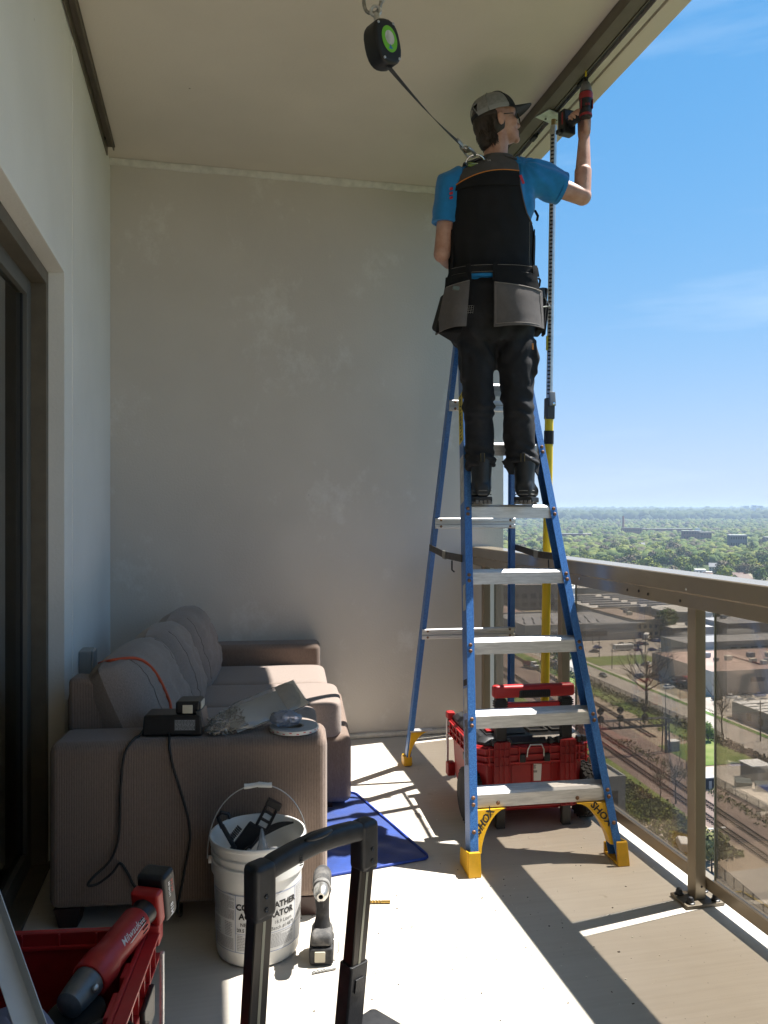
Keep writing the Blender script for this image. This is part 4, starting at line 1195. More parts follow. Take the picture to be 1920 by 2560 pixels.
# wire bail with plastic grip
ears = [Vector((0.151*math.cos(cx_cam+rad(s*84)), 0.151*math.sin(cx_cam+rad(s*84)), 0.300)) for s in (-1, 1)]
toC = Vector((math.cos(cx_cam), math.sin(cx_cam), 0)); lat = (ears[1]-ears[0]).normalized()
mid = (ears[0]+ears[1])/2
bail = []
for i in range(33):
    t = i/32; a = PI*t
    x = -math.cos(a); y = math.sin(a)**0.85
    p = mid + lat*(x*0.158) - toC*(0.035*y) + Vector((0, 0, 0.212*y))
    bail.append(p)
bl_o = MB().tube([ears[0]]+bail+[ears[1]], 0.0019, 8).build('bail', m_steel, bk, smooth=180)
g0, g1 = bail[14], bail[18]
gz = max(g0.z, g1.z)
gp = MB(); M_, L = frame_to(g0+Vector((0, 0, 0.001)), g1+Vector((0, 0, 0.001)))
gd = (bail[18]-bail[14]).normalized()*0.022
gp.tube([bail[14]-gd*0.6, bail[14], bail[16]-gd*0.08, bail[16]+gd*0.08, bail[18], bail[18]+gd*0.6], [0.0088, 0.0082, 0.0076, 0.0092, 0.0082, 0.0088], 12)
gp.build('grip', m_white, bl_o)
for e in ears:
    MB().lathe([(0.001, -0.006), (0.012, -0.006), (0.012, 0.006), (0.001, 0.006)], 12, frame_to(e-e.normalized()*0.004+Vector((0, 0, 0)), e+Vector((e.x, e.y, 0)))[0]).build('ear', m_bk, bk)
# ---- what is in the bucket
def bpt(a, r, z): return BK + toC*(r*math.cos(a)) + lat*(r*math.sin(a)) + Vector((0, 0, z))
ca = thing('caulking_gun', 'black plastic tool with ratchet teeth sticking out of the bucket', 'tool', BK + Vector((0, 0, 0.10)))
tM = Matrix.Translation(Vector((0, 0, 0)))
def C(x, d, z): return lat*x + toC*(-d) + Vector((0, 0, z-0.10))     # x right, d away from camera
def barC(mb, a, b, w, t):
    Mx, L = frame_to(C(*a), C(*b), toC); mb.box(-t/2, t/2, -w/2, w/2, 0, L, Mx)
q = MB()
barC(q, (-0.075, 0.03, 0.30), (-0.005, 0.02, 0.395), 0.055, 0.020)
body_c = q.build('body', m_bplast, ca, bevel=0.006)
q = MB()
barC(q, (-0.012, 0.02, 0.385), (0.035, 0.015, 0.475), 0.009, 0.014); barC(q, (0.022, 0.02, 0.365), (0.066, 0.015, 0.455), 0.009, 0.014)
for k in range(4):
    t = k/3.0; barC(q, (-0.004+0.042*t, 0.0175, 0.395+0.074*t), (0.030+0.036*t, 0.0175, 0.375+0.074*t), 0.008, 0.012)
barC(q, (0.030, 0.015, 0.478), (0.075, 0.015, 0.453), 0.022, 0.024)
q.build('ladder_arm', m_bplast, ca, bevel=0.002)
q = MB(); barC(q, (-0.09, 0.03, 0.285), (-0.04, -0.03, 0.205), 0.034, 0.020); barC(q, (-0.075, 0.00, 0.33), (-0.12, 0.02, 0.405), 0.014, 0.014)
q.build('frame_arm', m_bplast, ca, bevel=0.003)
MB().tube([C(-0.118, 0.02, 0.395), C(-0.132, 0.02, 0.432), C(-0.122, 0.02, 0.446), C(-0.098, 0.02, 0.440), C(-0.092, 0.02, 0.425)], 0.007, 8).build('hook', m_bplast, ca)
for k in range(8):
    t = k/7; q = MB(); barC(q, (-0.085+0.03*t, 0.012, 0.352+0.036*t), (-0.098+0.03*t, 0.008, 0.366+0.036*t), 0.003, 0.010); q.build('tooth', m_bplast, body_c)
for (x, z) in ((-0.055, 0.318), (-0.030, 0.325)):
    MB().ell(C(x, -0.012, z), (0.008, 0.008, 0.008), 10, 6).build('stud', m_steel, body_c, smooth=180)
MB().tube([C(-0.02+0.006*math.cos(k*0.9), -0.02+0.006*math.sin(k*0.9), 0.27+0.0022*k) for k in range(28)], 0.0014, 5).build('spring', m_black, ca)
# clear funnel / squeeze bottle nozzle
m_cl = glass_mat('clear_plastic', (0.90, 0.90, 0.91), refl=0.05, rough=0.08, edge=0.8, haze=0.30, hazecol=(0.80, 0.80, 0.80))
fu = thing('plastic_funnel', 'clear plastic cone pointing up out of the bucket', 'funnel', BK + Vector((0, 0, 0.10)))
Mx, L = frame_to(C(0.02, -0.03, 0.22), C(0.012, 0.0, 0.392), toC)
MB().lathe([(0.056, 0), (0.054, 0.012), (0.030, 0.075), (0.012, 0.135), (0.0035, L)], 20, Mx).build('cone', m_cl, fu, smooth=60)
MB().grid(lambda u, v: C(0.02+u*0.10, -0.05+v*0.10, 0.285+0.015*math.sin(u*5)+0.01*v), 12, 6).build('skirt', m_cl, fu, smooth=60)
kn = thing('putty_knife', 'black curved plastic blade lying across the bucket mouth', 'blade', BK + Vector((0, 0, 0.30)))
def blade(u, v):
    x = -0.005 + 0.125*u; w = 0.013*math.sin(PI*min(1, u*0.85+0.12))*(1-0.5*u)+0.002
    return Vector(lat*x + toC*(-0.045-0.02*u) + Vector((0, 0, 0.045+0.035*u-0.02*u*u*0 + 0.012*math.sin(u*3.0) + (v-0.5)*2*w)))
MB().slab(blade, 16, 3, 0.004).build('blade', m_bplast, kn, smooth=60)
MB().tube([kn.location*0 + lat*(-0.06) + toC*0.01 + Vector((0, 0, 0.0)), lat*0.0 + toC*(-0.045) + Vector((0, 0, 0.046))], 0.009, 8).build('handle', m_bplast, kn)
cl = thing('white_powder_tub', 'round white lid lying deep inside the bucket', 'lid', BK + Vector((0, 0, 0.0128)))
MB().lathe([(0.001, 0.0), (0.118, 0.0), (0.124, 0.16), (0.116, 0.17), (0.001, 0.166)], 32).build('disc', m_bk, cl)

# ================================================================== LOOSE BITS ON THE FLOOR
# cordless drill standing on its battery
DR = Vector((0.362, 2.575, 0))
dl = thing('cordless_drill', 'dusty grey cordless drill standing on its battery beside the bucket', 'drill', DR, rad(-10))
m_dust = mat('dusty_charcoal', (0.055, 0.055, 0.056), rough=0.75, col2=(0.22, 0.21, 0.195), vs=22, ramp=(0.45, 0.75))
m_dust2 = mat('dusty_black', (0.02, 0.02, 0.022), rough=0.7, col2=(0.10, 0.098, 0.09), vs=26, ramp=(0.5, 0.8))
MB().rbox((0, 0.0, 0.029), (0.078, 0.115, 0.055), 0.010, 3).build('battery', m_dust2, dl)
MB().rbox((-0.004, -0.058, 0.030), (0.034, 0.006, 0.034), 0.003).build('charge_window', mat('cream_plastic', (0.62, 0.58, 0.46), rough=0.5), dl)
MB().rbox((0, 0.0, 0.076), (0.074, 0.108, 0.036), 0.012, 3, None, (0.86, 0.86)).build('battery_shoe', m_dust, dl)
MB().tube([(0, 0.012, 0.085), (0.002, 0.020, 0.12), (0.002, 0.022, 0.15), (0.0, 0.015, 0.19), (0, 0.005, 0.215)], [0.026, 0.0195, 0.019, 0.022, 0.028], 14, flat=(1.15, 0.85)).build('grip', m_dust2, dl)
MB().rbox((0.0, -0.006, 0.178), (0.014, 0.016, 0.034), 0.005).build('trigger', m_black, dl)
Mh = xf((0, 0.09, 0.235), (PI/2, 0, 0))
MB().lathe([(0.001, 0), (0.026, 0.004), (0.030, 0.02), (0.031, 0.08), (0.029, 0.10), (0.001, 0.10)], 24, Mh).build('motor_housing', m_dust, dl)
MB().lathe([(0.001, 0.10), (0.0285, 0.1005), (0.0285, 0.118), (0.026, 0.120), (0.001, 0.12)], 24, Mh).build('clutch_ring', mat('dusty_grey', (0.22, 0.215, 0.205), rough=0.6, var=0.25, vs=50), dl)
ch = MB().lathe([(0.012, 0.121), (0.024, 0.121), (0.0245, 0.150), (0.0225, 0.153), (0.0195, 0.168), (0.012, 0.176), (0.0075, 0.176), (0.0075, 0.160), (0.001, 0.158)], 24, Mh).build('chuck', mat('satin_steel', (0.62, 0.61, 0.58), rough=0.28, metal=0.85, var=0.15, vs=40), dl)
MB().lathe([(0.001, 0.1605), (0.0072, 0.1605), (0.0072, 0.162), (0.001, 0.162)], 12, Mh).build('bore', m_black, ch)
MB().tube([(0.040, -0.02, 0.066), (0.056, -0.02, 0.060), (0.056, -0.02, 0.030), (0.052, -0.018, 0.020)], 0.0022, 6).build('belt_hook', m_steel, dl)
def drill_bit(name, a, b, r, m, label):
    t = thing(name, label, 'drill bit', a)
    a = Vector(a); b = Vector(b); d = b-a
    M_, L = frame_to((0, 0, 0), d)
    n = 34; rings = []
    for i in range(n+1):
        f = i/n*0.62; tw = i*0.42
        ring = []
        for k in range(10):
            an = 2*PI*k/10
            rr = r*(1.0 if abs(math.cos(an)) > 0.45 else 0.45)
            if i < 2: rr *= 0.15+0.4*i
            ring.append(M_ @ Vector((rr*math.cos(an+tw), rr*math.sin(an+tw), f*L)))
        rings.append(ring)
    MB().loft(rings).build('flute', m, t, smooth=50)
    MB().tube([d*0.618, d], r*0.98, 12).build('shank', m, t)
    return t
drill_bit('drill_bit', (0.318, 2.482, 0.0052), (0.395, 2.492, 0.0052), 0.0042, mat('drill_steel', (0.45, 0.45, 0.44), rough=0.3, metal=0.9), 'silver twist drill bit on the floor in front of the drill')
drill_bit('drill_bit', (0.575, 2.885, 0.0066), (0.658, 2.868, 0.0066), 0.0056, mat('gold_steel', (0.55, 0.36, 0.10), rough=0.3, metal=0.85), 'gold coloured drill bit on the sunlit floor')

# ================================================================== BLACK TROLLEY HANDLE in the foreground
zt = 0.752
pL = world_of(-0.246, 1.585); pR = world_of(-0.046, 1.800)
pL.z = pR.z = 0
ctr = (pL+pR)/2; hx = (pR-pL).normalized(); hw = (pR-pL).length/2
hz_ang = math.atan2(hx.y, hx.x)
tr_ = thing('trolley_case', 'black telescopic trolley handle in the foreground rising from a low case', 'trolley', ctr, hz_ang)
m_hblk = mat('handle_rubber', (0.016, 0.0165, 0.019), rough=0.48, var=0.35, vs=35, bump=0.0003, bs=200)
m_htube = mat('dark_anodised_tube', (0.040, 0.036, 0.032), rough=0.3, metal=0.55, var=0.2, vs=12, stretch=(1, 1, 0.15))
# posts lean a little
for s in (-1, 1):
    xb = s*hw
    pb = MB(); Mx, L = frame_to((xb+(-0.012 if s < 0 else -0.030), 0.03, 0.20), (xb, 0, zt-0.075), (1, 0, 0))
    pr = [(-0.0225, -0.013), (-0.0195, -0.016), (0.0195, -0.016), (0.0225, -0.013), (0.0225, 0.013), (0.0195, 0.016), (-0.0195, 0.016), (-0.0225, 0.013)]
    pb.prism(pr, 0, L, Mx)
    po = pb.build('telescopic_post', m_htube, tr_, bevel=0.001)
    gv = MB().box(-0.0035, 0.0035, -0.0168, -0.0163, 0.02, L-0.02, Mx).build('groove', mat('groove_light', (0.30, 0.29, 0.22), rough=0.5), po, smooth=0)
    sl_ = MB(); pr2 = [(x*1.25, y*1.25) for x, y in pr]; sl_.prism(pr2, 0.0, (0.10 if s < 0 else 0.235), Mx)
    slo = sl_.build('outer_sleeve', m_hblk, tr_, bevel=0.002)
    MB().rbox((0.0, -0.0215, 0.19), (0.026, 0.004, 0.03), 0.001, 2, Mx).build('catch', m_bplast, slo)
# grip: arched bar with downturned bracket ends
path = []; N = 28
hwid = hw
def gripring(x, z, w, h, ang):
    """rounded rectangle section, normal along the path tangent"""
    out = []
    for k in range(16):
        a = 2*PI*k/16
        cx_ = math.copysign(abs(math.cos(a))**0.6, math.cos(a)); sy_ = math.copysign(abs(math.sin(a))**0.6, math.sin(a))
        dz = h/2*sy_
        out.append(Vector((x - math.sin(ang)*dz, w/2*cx_, z + math.cos(ang)*dz)))
    return out
rings = []
ctrl = [(-hwid-0.004, zt-0.108, PI/2*1.0), (-hwid-0.004, zt-0.075, PI/2), (-hwid-0.004, zt-0.050, PI/2*0.98), (-hwid-0.001, zt-0.033, PI/2*0.75), (-hwid+0.010, zt-0.022, PI/2*0.40), (-hwid+0.035, zt-0.016, 0.14), (-hwid+0.085, zt-0.010, 0.10), (0.0, zt-0.006, 0.0), (hwid-0.085, zt-0.010, -0.10), (hwid-0.035, zt-0.016, -0.14), (hwid-0.010, zt-0.022, -PI/2*0.40), (hwid+0.001, zt-0.033, -PI/2*0.75), (hwid+0.004, zt-0.050, -PI/2*0.98), (hwid+0.004, zt-0.075, -PI/2), (hwid+0.004, zt-0.108, -PI/2)]
for i, (x, z, a) in enumerate(ctrl):
    mid_ = 3 < i < 11
    rings.append(gripring(x, z, 0.046 if not mid_ else 0.042, 0.050 if not mid_ else 0.042, a))
gr = MB().loft(rings).build('grip', m_hblk, tr_, smooth=55)
for s in (-1, 1):
    MB().rbox((s*(hwid+0.0015), 0, zt-0.054), (0.056, 0.0475, 0.110), 0.013, 3).build('end_bracket', m_hblk, tr_)
MB().ell((0.0, -0.010, zt+0.012), (0.040, 0.013, 0.0075), 20, 10).build('release_button', m_bplast, gr, smooth=180)
for s in (-1, 1):
    for dz in (-0.086, -0.060):
        MB().lathe([(0.0005, 0.0015), (0.0028, 0.0005), (0.0045, 0.0018), (0.0052, 0.0), (0.0052, -0.002)], 6, xf((s*hwid+0.004*s, -0.0242, zt+dz), (PI/2, 0, 0))).build('screw', m_dkgrey, gr)
for k in range(5):
    MB().box(-0.062+0.0, -0.054, -0.0218, -0.0205, zt-0.030+k*0.0045, zt-0.0283+k*0.0045).build('rib', m_bplast, gr)
MB().rbox((0, -0.13, 0.17), (0.46, 0.36, 0.22), 0.02, 3).build('case', m_dkgrey, tr_)
for s in (-1, 1): MB().lathe([(0.001, -0.02), (0.05, -0.02), (0.055, 0), (0.05, 0.02), (0.001, 0.02)], 20, xf((s*0.20, 0.0, 0.056), (0, PI/2, 0))).build('wheel', m_tyre, tr_)

# ================================================================== OPEN RED CRATE, lower left
CR = Vector((-0.392, 1.865, 0))
cr = thing('open_tool_crate', 'open red tool crate at the lower left holding a grinder', 'crate', CR, rad(-7.5))
zr = 0.397
def wall(mb, x0, x1, y0, y1, z0, z1): mb.box(x0, x1, y0, y1, z0, z1)
XR, XL, YN, YF = 0.215, -0.165, -0.32, 0.265
q = MB(); wall(q, XL, XR, YF-0.012, YF, 0.06, zr); cr_b = q.build('back_panel', m_red, cr, bevel=0.003)
q = MB(); wall(q, XL, XL+0.012, YN, YF-0.0125, 0.06, zr); q.build('left_panel', m_red, cr, bevel=0.003)
q = MB(); wall(q, XR-0.012, XR, YN, YF-0.0125, 0.06, zr); cr_r = q.build('right_panel', m_redl, cr, bevel=0.003)
q = MB(); wall(q, XL+0.0125, XR-0.0125, YN, YN+0.012, 0.06, zr); q.build('front_panel', m_red, cr, bevel=0.003)
q = MB(); wall(q, XL+0.0125, XR-0.0125, YN+0.0125, YF-0.0125, 0.06, 0.075); q.build('bottom_panel', m_bplast, cr)
# rim flange on the right side with pockets and ribs
q = MB(); q.box(XR+0.0005, XR+0.030, YN, YF+0.012, zr-0.012, zr-0.004); q.box(XR+0.0005, XR+0.026, YN, YF+0.010, zr-0.080, zr-0.072)
q.build('rim_flange', m_redl, cr_r, bevel=0.002)
for k in range(9):
    y = YN+0.03+k*0.062
    MB().box(XR+0.0006, XR+0.026, y-0.003, y+0.003, zr-0.0715, zr-0.0125).build('rib', m_redl, cr_r, bevel=0.001)
for k, (y, w) in enumerate(((0.20, 0.07), (0.08, 0.06), (-0.05, 0.09), (-0.19, 0.07))):
    MB().rbox((XR-0.017, y, zr-0.028), (0.014, w, 0.050), 0.004).build('latch_pocket', m_redl, cr_r)
MB().rbox((XR+0.004, YF-0.004, zr-0.012), (0.052, 0.052, 0.055), 0.008).build('corner_block', m_redl, cr)
MB().rbox((XR+0.034, 0.07, zr-0.10), (0.014, 0.11, 0.075), 0.005).build('side_latch', m_bplast, cr_r)
MB().tube([(XR+0.028, 0.020, zr-0.085), (XR+0.046, 0.022, zr-0.092), (XR+0.050, 0.00, zr-0.098), (XR+0.050, -0.045, zr-0.10), (XR+0.044, -0.062, zr-0.095), (XR+0.028, -0.064, zr-0.085)], 0.0036, 8).build('wire_latch', m_steel, cr_r)
MB().rbox((XR+0.040, 0.215, zr-0.150), (0.010, 0.018, 0.22), 0.003).build('corner_bar', m_alu, cr)
MB().rbox((XR+0.032, -0.055, zr-0.14), (0.022, 0.07, 0.05), 0.005).build('latch_keeper', m_redl, cr_r)
q = MB(); q.box(XL+0.02, XR-0.02, YF-0.020, YF-0.0125, zr-0.040, zr-0.030); q.box(XL+0.02, XR-0.06, YF+0.0005, YF+0.014, zr-0.012, zr-0.003)
q.build('back_ledge', m_redl, cr_b, bevel=0.002)
for k in range(4): MB().box(XL+0.07+k*0.09, XL+0.074+k*0.09, YF-0.019, YF-0.0125, zr-0.0295, zr-0.002).build('rib', m_redl, cr_b)

# grinder in the crate
hd_p = world_of(-0.668, 1.715, 0.398); bt_p = world_of(-0.588, 2.055, 0.455)
gr_t = thing('angle_grinder', 'red and black cordless angle grinder leaning out of the red crate', 'grinder', hd_p)
Mg, Lg = frame_to((0, 0, 0), bt_p-hd_p, (0, 0, 1))        # local z along the tool; x up
m_gred = mat('grinder_red', (0.40, 0.020, 0.018), rough=0.4, var=0.08, vs=20)
def gtube(z0, z1, r0, r1, n=20, fl=(1, 1)):
    return [Mg @ Vector((r0*math.cos(2*PI*k/n)*fl[0], r0*math.sin(2*PI*k/n)*fl[1], z0)) for k in range(n)]
secs = [(0.055, 0.040), (0.060, 0.044), (0.110, 0.044), (0.125, 0.039), (0.150, 0.038), (0.255, 0.038), (0.262, 0.033)]
gb = MB().loft([gtube(z, 0, r, 0) for z, r in secs]).build('motor_body', m_gred, gr_t, smooth=40)
MB().loft([gtube(z, 0, r, 0) for z, r in ((0.2622, 0.0305), (0.275, 0.030), (0.300, 0.034))]).build('rear_grip', m_bplast, gr_t, smooth=40)
MB().rbox((0.004, 0, 0.312), (0.090, 0.078, 0.034), 0.010, 3, Mg).build('battery_foot', m_gred, gr_t)
bp_ = MB().rbox((0.008, 0, 0.359), (0.128, 0.080, 0.058), 0.012, 3, Mg).build('battery_pack', m_bplast, gr_t)
MB().rbox((0.008, 0, 0.3905), (0.105, 0.012, 0.006), 0.002, 2, Mg).build('red_stripe', m_gred, bp_)
# side of the battery that faces the camera
side_s = -1 if (Mg.to_3x3() @ Vector((0, 1, 0))).dot(EYE-hd_p) < 0 else 1
yb_ = side_s*0.0404
def gpl(p, x, z, off=0.0006): return Mg @ Vector((x+p.x, yb_+side_s*off, z+side_s*p.y*-1.0))
tx = MB()
# text runs along the battery's length (tool-local x)
def gtxt(s, size, x, z, bold=0.0, sh=0.0, yv=None, mbx=None):
    vsx, fsx = text_mesh(s, size, bold=bold, shear=sh)
    yy_ = yb_ if yv is None else yv
    (mbx or tx).add([Mg @ Vector((x - p.x*1.0*side_s*-1.0, yy_+side_s*0.0007, z+p.y*-1.0)) for p in vsx], fsx)
gtxt('M18', 0.019, -0.030, 0.358, 0.0006)
gtxt('LITHIUM', 0.011, 0.028, 0.352, 0.0002)
tx.build('lettering', mat('white_ink', (0.75, 0.75, 0.75), rough=0.5), bp_, smooth=0)
tx2 = MB(); gtxt('XC 5.0', 0.012, 0.030, 0.366, 0.0002, mbx=tx2)
tx2.build('red_lettering', mat('red_ink2', (0.55, 0.03, 0.03), rough=0.5), bp_, smooth=0)
# maker's script along the body
tx3 = MB(); vsx, fsx = text_mesh('Milwaukee', 0.022, bold=0.0002, shear=0.3)
def onbody(p):
    a = (PI/2*side_s) + (p.y/0.038)*side_s*-1.0
    r = 0.0388
    # radial position: facing camera a little upwards
    up_a = a - side_s*rad(38)
    return Mg @ Vector((r*math.cos(up_a), r*math.sin(up_a), 0.195+p.x))
tx3.add([onbody(p) for p in vsx], fsx)
tx3.add([onbody(Vector((x, y, 0))) for x, y in ((-0.03, -0.013), (0.045, -0.010), (0.045, -0.0115), (-0.02, -0.0155))], [(0, 1, 2, 3)])
tx3.build('script_mark', mat('pale_ink', (0.62, 0.58, 0.56), rough=0.5), gb, smooth=0)
for k in range(4):
    MB().rbox((0, 0, 0), (0.003, 0.004, 0.022), 0.001, 1, Mg @ Matrix.Rotation(side_s*(PI/2-rad(40)+rad(16)*k), 4, 'Z') @ Matrix.Translation((0.0375, 0, 0.235)) ).build('vent', m_black, gb)
# gear head, guard and spindle
m_gear = mat('cast_grey', (0.16, 0.165, 0.17), rough=0.45, metal=0.5, var=0.15, vs=30)
MB().loft([gtube(z, 0, r, 0) for z, r in ((-0.025, 0.020), (-0.018, 0.030), (0.02, 0.034), (0.0545, 0.036))]).build('gear_head', m_gear, gr_t, smooth=40)
MB().lathe([(0.001, 0), (0.008, 0.001), (0.009, 0.006), (0.004, 0.010), (0.001, 0.010)], 12, Mg @ xf((0.012, side_s*0.033, 0.025), (-PI/2*side_s, 0, 0))).build('spindle_lock', m_steel, gr_t)
MB().lathe([(0.012, 0.0), (0.062, 0.004), (0.062, 0.028), (0.058, 0.030), (0.012, 0.012)], 28, Mg @ xf((-0.030, 0, 0.0), (0, -PI/2, 0))).build('guard', m_black, gr_t)

# loose contents
pb_ = MB().ell((0, 0, 0), (0.085, 0.11, 0.055), 34, 20)
vv = []
for p in pb_.v:
    v = Vector(p); q = v*22; vv.append(v + v.normalized()*(0.018*abs(mnoise.noise(q))+0.010*abs(mnoise.noise(q*2.4))-0.006))
o = MB().add(vv, pb_.f).build('bubble_wrap', glass_mat('pale_film', (0.72, 0.76, 0.88), refl=0.05, rough=0.15, edge=0.8, haze=0.45, hazecol=(0.50, 0.52, 0.68)), None, smooth=25)
o.location = world_of(-0.735, 1.575, 0.385); o.rotation_euler = (0.1, 0, 0.4)
tag(o, 'crumpled pale blue plastic wrap in the corner of the red crate', 'plastic wrap')
ho = MB()
for k in range(3):
    ho.tube([Vector((0.075*math.cos(a)*(1-k*0.12), 0.060*math.sin(a)*(1-k*0.12), 0.016*k+0.004*math.sin(a*2))) for a in np.linspace(0, 2*PI, 30)[:-1]], 0.0075, 7, closed=True)
o = ho.build('coiled_hose', m_bplast, None, smooth=180); o.location = world_of(-0.575, 1.64, 0.335); o.rotation_euler = (0.35, 0.15, 0)
tag(o, 'coil of black cable in the red crate below the grinder', 'cable')
o = MB().rbox((0, 0, 0), (0.15, 0.10, 0.13), 0.02, 3).build('tool_pouch', mat('dark_nylon', (0.02, 0.021, 0.026), rough=0.8, var=0.3, vs=30), None)
o.location = CR + Vector((0.05, 0.02, 0.14)); o.rotation_euler = (0.1, 0.2, 0.3); tag(o, 'dark nylon pouch at the bottom of the red crate', 'pouch')
tape_b = MB().lathe([(0.030, 0), (0.052, 0), (0.052, 0.045), (0.030, 0.045), (0.030, 0)], 28, None, caps=False).build('blue_tape_roll', mat('blue_tape', (0.03, 0.10, 0.38), rough=0.5), None)
tape_b.location = world_of(-0.665, 1.575, 0.372); tape_b.rotation_euler = (1.1, 0.3, 0.2); tag(tape_b, 'roll of blue masking tape in the red crate', 'tape roll')

# aluminium angle bar leaning out of the crate to the left
ta, tb_ = world_of(-0.572, 1.44, 0.375), world_of(-0.99, 1.85, 0.80)
ab = MB(); Mx, L = frame_to(ta, tb_, (-RT+Vector((0, 0, 0.6))))
pr = [(0, 0), (0.046, 0), (0.046, 0.003), (0.003, 0.003), (0.003, 0.030), (0, 0.030)]
ab.prism(pr, 0, L, Mx)
m_bar = mat('white_aluminium', (0.52, 0.55, 0.57), rough=0.42, metal=0.3, var=0.06, vs=8)
tag(ab.build('aluminium_angle', m_bar, None, bevel=0.0015), 'pale grey aluminium angle bar leaning out of the red crate', 'metal bar')

# ================================================================== DRILL DUST AND GRIT on the floor
R_ = random.Random(17)
gw_, gd_ = MB(), MB()
for k in range(520):
    x, y = R_.uniform(0.1, 1.86), R_.uniform(1.6, 4.9)
    if k % 3 == 0: x, y = R_.gauss(0.75, 0.35), R_.gauss(2.55, 0.35)
    if x > 1.86 or x < -0.2: continue
    s_ = R_.uniform(0.0012, 0.0042)
    (gw_ if R_.random() < 0.62 else gd_).cbox((0, 0, 0), (s_*R_.uniform(.7, 2.2), s_, s_*.5), xf((x, y, s_*.26), (0, 0, R_.uniform(0, 6.3))))
o = gw_.build('drill_debris', mat('pale_chips', (0.80, 0.76, 0.68), rough=0.8), None, smooth=0); tag(o, 'pale chips and shavings scattered over the balcony floor', 'debris', kind='stuff')
o = gd_.build('floor_grit', mat('dark_grit', (0.10, 0.085, 0.07), rough=0.9), None, smooth=0); tag(o, 'dark grit scattered over the balcony floor', 'grit', kind='stuff')

# ================================================================== MAN ON THE LADDER
# local frame: x = to the right, y = away from the camera, z = up (floor = 0)
PB = world_of(0.542, 3.68)
pe = thing('person', 'person in a grey cap, blue T-shirt and black work vest standing on the ladder', 'person', PB, -YAW)
KP = 3.68/1720.0
def px(x, y, d=0.0):          # figure point from the big picture, d metres further away
    s = (3.68+d)/1720.0
    return Vector(((x-829.5)*s-0.542, d, 1.45+(1104-y)*s))
m_skin = mat('skin', (0.46, 0.235, 0.165), rough=0.52, col2=(0.57, 0.335, 0.25), vs=22, bump=0.0004, bs=160, spec=0.4)
m_shirt = mat('blue_tshirt', (0.006, 0.20, 0.50), rough=0.8, var=0.08, vs=25, bump=0.0004, bs=400, sheen=0.2)
m_vest = mat('black_canvas', (0.0045, 0.0045, 0.0058), rough=0.9, var=0.25, vs=18, bump=0.0006, bs=350)
m_yoke = mat('grey_canvas', (0.085, 0.078, 0.075), rough=0.85, var=0.10, vs=30, bump=0.0006, bs=380)
m_pouch = mat('pouch_grey_canvas', (0.118, 0.106, 0.103), rough=0.85, var=0.09, vs=26, bump=0.0006, bs=380)
m_trous = mat('black_trousers', (0.0055, 0.006, 0.0085), rough=0.82, col2=(0.019, 0.0195, 0.023), vs=11, bump=0.0009, bs=300, ramp=(0.48, 0.72), detail=9)
m_boot = mat('black_leather', (0.015, 0.0155, 0.017), rough=0.42, var=0.3, vs=22, bump=0.0006, bs=120)
m_sole = mat('grey_sole', (0.16, 0.155, 0.145), rough=0.75, var=0.2, vs=40)
m_orange = mat('orange_piping', (0.62, 0.22, 0.03), rough=0.6)
m_stitch = mat('grey_stitch', (0.24, 0.22, 0.20), rough=0.8)
m_hair = mat('dark_brown_hair', (0.020, 0.013, 0.009), rough=0.55, col2=(0.05, 0.032, 0.022), vs=60, stretch=(1, 1, 0.15))
m_mesh = mat('cap_mesh', (0.22, 0.22, 0.215), rough=0.85, var=0.15, vs=60)
m_capb = mat('cap_black', (0.016, 0.017, 0.019), rough=0.8, var=0.2, vs=40, bump=0.0005, bs=300)
m_ylab2 = mat('dull_yellow_stitch', (0.22, 0.17, 0.05), rough=0.7)
m_red_p = mat('shirt_print', (0.55, 0.03, 0.05), rough=0.7)

# ---- body skin: neck, head, arms, hands as one surface
HC = px(1073, 262, 0.0) ; HC.y = 0.0           # middle of the skull
fa = rad(10)                                       # face turns to the right, away from camera
Hm = Matrix.Translation(HC) @ Matrix.Rotation(-(PI/2-fa), 4, 'Z') @ Matrix.Rotation(rad(14), 4, 'X')
sh_r = Vector((px(1152, 384).x, 0.00, px(1152, 384).z)); el_r = px(1258, 424, 0.06); wr_r = px(1262, 294, 0.10)
sh_l = px(973, 398); sh_l.y = 0.0; el_l = px(955, 548, 0.015); wr_l = el_l + Vector((0.10, 0.235, -0.005))
B = MB()
def hell(c, r, rot=None):
    B.ell((0, 0, 0), r, 16, 10, Hm @ Matrix.Translation(c) @ (rot or Matrix()))
hell((0, -0.012, 0.025), (0.074, 0.092, 0.090))      # cranium
hell((0, 0.030, -0.020), (0.062, 0.062, 0.075))      # face
hell((0, 0.040, -0.070), (0.048, 0.045, 0.040))      # jaw
hell((0, 0.074, -0.097), (0.020, 0.016, 0.016))      # chin
hell((0, 0.060, 0.030), (0.058, 0.036, 0.034))       # forehead
hell((0, 0.090, -0.036), (0.011, 0.020, 0.014))      # nose tip
hell((0, 0.084, -0.016), (0.009, 0.016, 0.026))      # nose bridge
hell((0, 0.082, -0.066), (0.022, 0.012, 0.008)); hell((0, 0.080, -0.077), (0.019, 0.012, 0.007))   # lips
for s in (-1, 1):
    hell((s*0.040, 0.058, -0.030), (0.022, 0.024, 0.020))        # cheek
    hell((s*0.077, -0.008, -0.020), (0.009, 0.018, 0.031), Matrix.Rotation(rad(-14), 4, 'X'))   # ear
    hell((s*0.083, -0.016, -0.012), (0.006, 0.013, 0.022), Matrix.Rotation(rad(-14), 4, 'X'))
neck0 = px(1068, 352); neck0.y = 0.02
B.limb(neck0 + Vector((0, 0, -0.05)), Hm @ Vector((0, -0.012, -0.06)), 0.062, 0.056)
